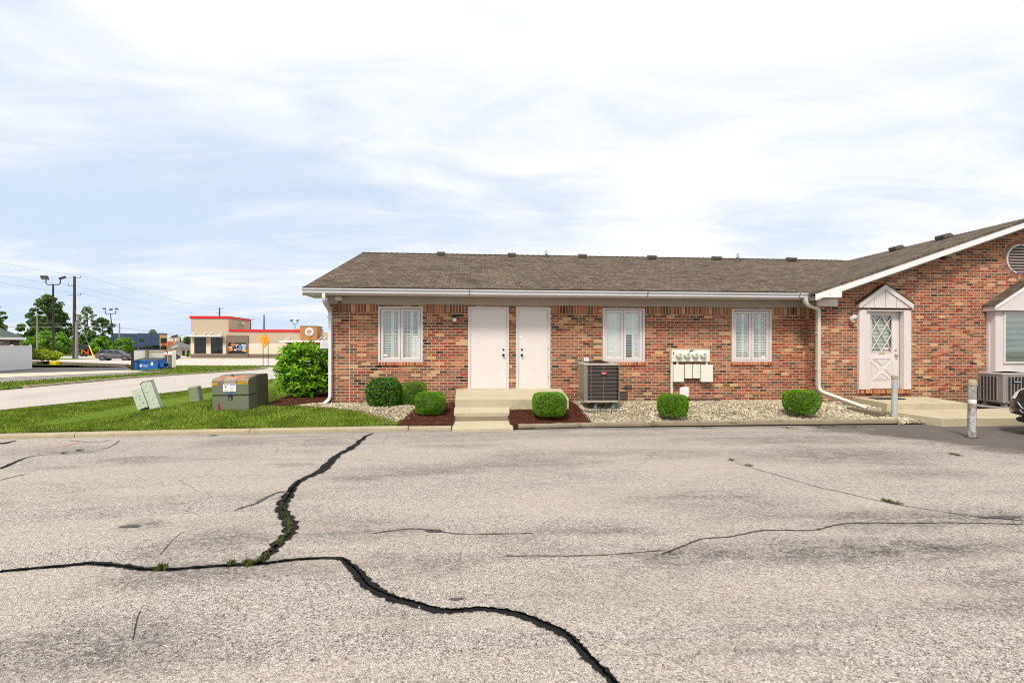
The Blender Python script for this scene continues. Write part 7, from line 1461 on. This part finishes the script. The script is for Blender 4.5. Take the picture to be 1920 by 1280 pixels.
# ------------------------------------------------------------ blue building, house, others far off
FB = Frame(257, 126., 'blue_office_building', 'two storey blue building with wood coloured corner and dark windows', 'building'); BB = FB.o; bx, bz = FB.x, FB.z
M_navy = mat('slate blue siding', S(66, 88, 118, .8), .6, var=.05)
mb = MB(); mb.box(bx(209), bx(257), .3, 18, -.1, bz(230, 625.3)); mb.box(bx(257)+.01, bx(286), 0, 18, -.1, bz(270, 624.3)); mb.box(bx(286)+.01, bx(300), -.5, 18, -.1, bz(290, 624)); mb.build('wall', M_navy, BB, local=True)
mb = MB(); mb.box(bx(300)+.01, bx(315), -1.5, 16, -.1, bz(307, 625.2)); tw = mb.build('corner_tower', mat('tan wood panel', S(216, 164, 116, .85), .6, var=.05), BB, local=True)
mb = MB(); mb.box(bx(299.6), bx(315.4), -1.7, 16.2, bz(307, 625.2), bz(307, 624.4)); mb.build('roof_edge', M_navy, BB, local=True)
for a, b, c, d in ((302.2, 313.2, 642.7, 633), (302.5, 313, 658, 648)):
    mb = MB(); mb.box(bx(a), bx(b), -1.56, -1.501, bz(a, c), bz(a, d)); wn2 = mb.build('window', M_fglass, BB, local=True)
    for k in range(5): MB().box(bx(a)+(bx(b)-bx(a))*k/4-.05, bx(a)+(bx(b)-bx(a))*k/4+.05, -1.6, -1.561, bz(a, c), bz(a, d)).build('mullion', M_plas, wn2, local=True)
mb = MB(); mb.box(bx(303.5), bx(312.5), -1.62, -1.505, bz(307, 646), bz(307, 644.4)); mb.build('red_sign', M_red, BB, local=True)
for a, b, c, d, y_ in ((261, 270, 640.2, 635, 0), (247.5, 257, 658, 650.5, .3), (261, 271, 658, 650.5, 0), (272, 283.5, 658, 649.5, 0), (290, 292, 637, 633.2, -.5)):
    mb = MB(); mb.box(bx(a), bx(b), y_-.06, y_-.001, bz(a, c), bz(a, d)); mb.build('window', M_fglass, BB, local=True)
mb = MB(); mb.box(bx(270), bx(299), -2.4, -.51, bz(280, 647.8), bz(280, 647)); mb.build('canopy', M_black, BB, local=True)
FH = Frame(340, 112., 'small_house', 'small beige house with grey hip roof left of the restaurant', 'house'); HS = FH.o; M_groof = mat('grey shingle', S(112, 112, 110, .75), .9, var=.1)
mb = MB(); mb.box(FH.x(316), FH.x(372), 0, 9, -.1, FH.z(340, 652.5)); mb.build('wall', M_beige, HS, local=True)
ze = FH.z(340, 652.3); zr_ = FH.z(340, 641.5, 4); mb = MB(); a, b = FH.x(314), FH.x(374); mb.add([(a, -.8, ze), (b, -.8, ze), (b, 9.8, ze), (a, 9.8, ze), (a+1.6, 4.5, zr_), (b-3.5, 4.5, zr_)], [(0, 1, 5, 4), (1, 2, 5), (2, 3, 4, 5), (3, 0, 4), (3, 2, 1, 0)]); mb.build('roof', M_groof, HS, local=True)
mb = MB(); a, t = FH.x(322), FH.x(333); mb.hexa([(a, -1.4, ze-.1), (t, -1.4, ze+.5), (t, -1.2, ze+.5), (a, -1.2, ze-.1)], [(a, -1.4, ze+.1), (t, -1.4, ze+.72), (t, -1.2, ze+.72), (a, -1.2, ze+.1)]); mb.build('porch_rake', M_white, HS, local=True)
for q in (342, 351): MB().box(FH.x(q), FH.x(q+4.5), -.05, -.001, 0, ze-.6).build('doorway', M_dark, HS, local=True)
bush(349, 357, 661.5, 669.5, 'small round bush before the grey roofed house', M_tr[1], 700, .3, nc=8)
FO = Frame(330, 160., 'distant_shop', 'distant shop with orange wall and tan tower bearing a round red sign', 'building'); OB = FO.o; ox, oz = FO.x, FO.z
mb = MB(); mb.box(ox(314), ox(344), 0, 10, -.1, oz(330, 640)); mb.build('wall', mat('orange wall', S(226, 104, 40, .85), .6), OB, local=True)
mb = MB(); mb.box(ox(325), ox(337), -1, 8, -.1, oz(330, 632)); mb.build('tower', mat('tan tower', S(196, 172, 152, .85), .7), OB, local=True)
mb = MB(); mb.box(ox(314), ox(324), 12, 16, -.1, oz(320, 632.5)); mb.build('white_block', M_white, OB, local=True)
cx_, cz_ = ox(332), oz(332, 637.5); mb = MB(); mb.lathe([(.62, 0), (.62, -.1)], (cx_, -1.01, cz_), 16, ax='Y'); rs2 = mb.build('round_sign', mat('sign face white', S(246, 246, 248), .35), OB, local=True)
for q in (.2, -.42): MB().box(cx_-.35, cx_+.35, -1.2, -1.13, cz_+q, cz_+q+.22).build('sign_stripe', M_red, rs2, local=True)
for k, (a, b, c) in enumerate(((334, 339, 626), (341, 346, 628), (348, 355, 630))):
    X_ = WX((a+b)/2, 240); r_ = (b-a)/2*dep(a, 240)/F; mb = MB(); mb.lathe([(r_, -.1), (r_, WZ(a, c, 240)-1), (r_*.3, WZ(a, c, 240))], (X_, 240, 0), 14); tag(mb.build('grain_silo', mat('pale grey silo', S(206, 206, 206, .85), .7), None), ('leftmost and tallest', 'middle', 'rightmost and widest')[k]+' of the three pale distant silos', 'silo', 'distant silos')
# ------------------------------------------------------------ poles, lamps, wires
M_pole = mat('brown treated pole', S(88, 66, 52, .7), .9, var=.25, fine=.2, bmp=.4); M_dkpole = mat('dark bronze pole', S(44, 36, 38, .7), .5)
def flood(o, c, yaw, s_, tilt=.5, name='lamp_head'):
    Mx = Matrix.Translation(c) @ Matrix.Rotation(yaw, 4, 'Z') @ Matrix.Rotation(tilt, 4, 'X'); mb = MB(); mb.cham(-s_*.5, s_*.5, -s_*.5, s_*.5, -s_*.16, s_*.16, s_*.05, Mx); hd = mb.build(name, M_dkpole, o, local=True)
    mb = MB(); mb.box(-s_*.42, s_*.42, -s_*.42, s_*.42, -s_*.18, -s_*.162, Mx); mb.build('lens', mat('lamp lens', S(120, 126, 118, .7), .2), hd, local=True)
def lamp(px, ytop, Yd, label, heads, r0=.17, lean=(0, 0), group='parking lot floodlight poles', s_=.8, span=1.35):
    X_ = WX(px, Yd); zt_ = WZ(px, ytop, Yd); o = thing('floodlight_pole', label, 'light pole', (X_, Yd, 0), 0, group); tx, ty = lean[0], lean[1]
    mb = MB(); mb.tube([(0, 0, -.1), (tx, ty, zt_)], r0, 10, rs=[r0, r0*.55]); mb.build('pole', M_dkpole, o, local=True, smooth=True)
    mb = MB(); mb.tube([(tx-span, ty, zt_+.55), (tx-span, ty, zt_+.1), (tx-span+.2, ty, zt_-.08), (tx+span-.2, ty, zt_-.08), (tx+span, ty, zt_+.1), (tx+span, ty, zt_+.55)], .06, 6); mb.build('bracket', M_dkpole, o, local=True)
    for k, (dx, yaw, dz) in enumerate(heads): flood(o, Vector((tx+dx, ty, zt_+.8+dz)), yaw, s_, .45 if k % 2 else -.45)
    return o
lamp(99.5, 532.5, 65, 'tall dark lamp post with two floodlight heads behind the yellow green bush', [(-1.0, .5, 0), (1.1, -.9, 0)], .17, s_=.72, span=.85)
lamp(216, 588, 96, 'shorter leaning lamp post with three floodlight heads near the grey SUV', [(-1.1, .3, .1), (.1, .1, .0), (1.1, -.5, .1)], .13, (-.85, 0), s_=.5, span=.9)
lamp(553, 607, 130, 'floodlight pole with two heads rising behind the restaurant roof', [(-.9, .5, .1), (.7, -.4, .1)], .14, s_=.6, span=.6)
def upole(px, ytop, Yd, label, r0, arms=True, m=None, name='utility_pole', group='utility poles along the street'):
    X_ = WX(px, Yd); zt_ = WZ(px, ytop, Yd); o = thing(name, label, 'utility pole', (X_, Yd, 0), 0, group); mb = MB(); mb.tube([(0, 0, -.2), (0, 0, zt_*.5), (0, 0, zt_)], r0, 10, rs=[r0*1.15, r0, r0*.72]); mb.build('pole', m or M_pole, o, local=True, smooth=True)
    if arms:
        for k, dz in enumerate((.15, 1.55, 3.1)):
            z = zt_-dz; s_ = 1 if k % 2 == 0 else -1
            mb = MB(); mb.tube([(-s_*.2, 0, z), (s_*.85, 0, z-.12), (s_*1.0, 0, z+.18)], .05, 6); mb.lathe([(.04, 0), (.11, .04), (.05, .09), (.11, .14), (.04, .2)], (s_*.95, 0, z), 8)
            if k != 1: mb.tube([(0, 0, z), (-s_*1.1, 0, z-.1)], .04, 5)
            mb.build('insulator_arm', mat('grey insulator', S(120, 130, 150, .7), .4), o, local=True)
    return o, X_, zt_
_, PX, PZ = upole(139.5, 518, 86, 'tall brown wooden utility pole in the grass verge', .24)
o, _, _ = upole(143.6, 602, 85.3, 'short grey steel pole clamped beside the tall wooden pole', .22, False, mat('galvanised pole', S(156, 156, 160, .8), .5, .3), name='steel_pole')
upole(69.7, 590, 100, 'slim pale pole in front of the trees by the garage', .13, False, mat('pale pole', S(160, 150, 130, .75), .8))
upole(224, 606, 112, 'thin wooden pole beside the leaning lamp post', .17, False, mat('pale pole', S(160, 150, 130, .75), .8))
upole(411.5, 577, 150, 'wooden pole rising behind the restaurant tower', .24, True)
upole(469.5, 598, 150, 'wooden pole right behind the restaurant tower', .2, True)
upole(495, 590, 140, 'dark pole rising behind the restaurant low roof', .2, False, M_dkpole)
def wire(pts, sag, r, label, m): 
    mb = MB()
    for P, Q in zip(pts[:-1], pts[1:]):
        P, Q = Vector(P), Vector(Q); mb.tube([tuple(P.lerp(Q, t)-Vector((0, 0, sag*4*t*(1-t)))) for t in np.linspace(0, 1, 18)], r, 4, False)
    tag(mb.build('power_line', m, None), label, 'power line', 'overhead power lines')
M_wire = mat('weathered wire', S(130, 140, 168, .7), .6)
for k, (dz, y0, y1, lb) in enumerate(((.0, 492, 560, 'top overhead wire running through the tall wooden pole'), (1.5, 517, 580, 'second overhead wire, below the top one on the tall pole'), (3.0, 531, 596, 'third overhead wire, lowest on the insulator arms of the tall pole'))):
    XL_, XR_ = WX(-60, 70), WX(420, 130); wire([(WX(-60, 70), 70, WZ(-60, y0-14, 70)), (PX+(1 if k != 1 else -1), 86, PZ-dz+.2), (WX(418, 150), 150, WZ(418, y1+24-k*6, 150))], .35, .013, lb, M_wire)
M_wire2 = mat('pale cable grey', S(150, 158, 150, .8), .6)
wire([(WX(-60, 100), 100, WZ(-60, 612, 100)), (WX(69.7, 100), 100, WZ(69, 612.5, 100)), (WX(224, 112), 112, WZ(224, 612, 112))], .05, .045, 'thick low cable crossing in front of the trees', M_wire2)
wire([(WX(-60, 101), 101, WZ(-60, 601, 101)), (WX(224, 113), 113, WZ(224, 605, 113))], .3, .018, 'thin cable just above the thick low one', M_wire2)
wire([(WX(224, 112), 112, WZ(224, 614, 112)), (WX(420, 150), 150, WZ(420, 634, 150))], .3, .025, 'wire crossing above the blue building roof', M_wire)
# guy wire with yellow guard
g0, g1 = (WX(177, 84), 84, .0), (PX, 86, PZ*.60); mb = MB(); mb.tube([g0, g1], .025, 5); gw = thing('guy_wire', 'guy wire with yellow plastic guard anchoring the tall wooden pole', 'guy wire', g0)
mb.build('wire', M_wire2, gw); a, b = Vector(g0), Vector(g1); mb = MB(); mb.tube([a, a.lerp(b, .26)], .09, 6); mb.build('guard', mat('safety yellow', S(246, 208, 10, .9), .6), gw)
# roadwork: barrels, message trailer
M_or = mat('barrel orange', S(255, 92, 18, .9), .5); M_wb = mat('barrel white', S(240, 236, 232, .9), .5)
def barrel(px, py, hpx, label, thin=False):
    X_, Y_ = WG(px, py, 0); h_ = hpx*dep(px, Y_)/F; r = h_*(.33 if not thin else .12); o = thing('traffic_barrel' if not thin else 'traffic_post', label, 'traffic barrel' if not thin else 'traffic post', (X_, Y_, 0), 0, 'roadwork barrels on the street')
    for k in range(5): mb = MB(); mb.lathe([(r*(1-.05*k), h_*k/5), (r*(.97-.05*k), h_*(k+1)/5-.005)], (0, 0, 0), 14); mb.build('band', M_or if k % 2 == 0 else M_wb, o, local=True)
    mb = MB(); mb.lathe([(r*1.35, 0), (r*1.3, .08)], (0, 0, 0), 14); mb.build('base', M_plas, o, local=True)
barrel(194.5, 671.5, 9.5, 'wide orange and white barrel left of the grey SUV'); barrel(202.5, 669, 8, 'barrel just behind the front of the grey SUV')
barrel(176.5, 669, 6, 'slim orange post right of the roadwork trailer', True); barrel(153.5, 668, 9, 'white and orange post at the left side of the trailer', True); barrel(161.5, 668, 6, 'short orange post before the roadwork trailer', True); barrel(186, 666.5, 4.5, 'farthest small barrel between the trailer and the wide barrel')
X_, Y_ = WG(160, 668.5, 0); tr = thing('message_trailer', 'orange roadwork arrow board trailer with dark panel beside the poles', 'trailer', (X_, Y_, 0), .2)
k = dep(160, Y_)/F; mb = MB(); mb.box(-6*k, 5*k, -.4, .4, 3*k, 5*k); mb.box(-6*k, -4.8*k, -.1, .1, 3*k, 20*k); mb.box(4*k, 5.2*k, -.1, .1, 3*k, 20*k); mb.tube([(-5*k, 0, 12*k), (5*k, 0, 5*k)], .09, 6); mb.build('frame', M_or, tr, local=True)
mb = MB(); mb.cham(-7*k, 7*k, -.15, .15, 14*k, 22.5*k, .05); mb.build('panel', mat('dark panel', S(40, 44, 60, .7), .4), tr, local=True)
for s_ in (-3, 3): mb = MB(); mb.lathe([(.3, -.1), (.32, 0), (.3, .1)], (s_*k, -.5, .32), 14, ax='Y'); mb.build('wheel', M_tyre, tr, local=True)
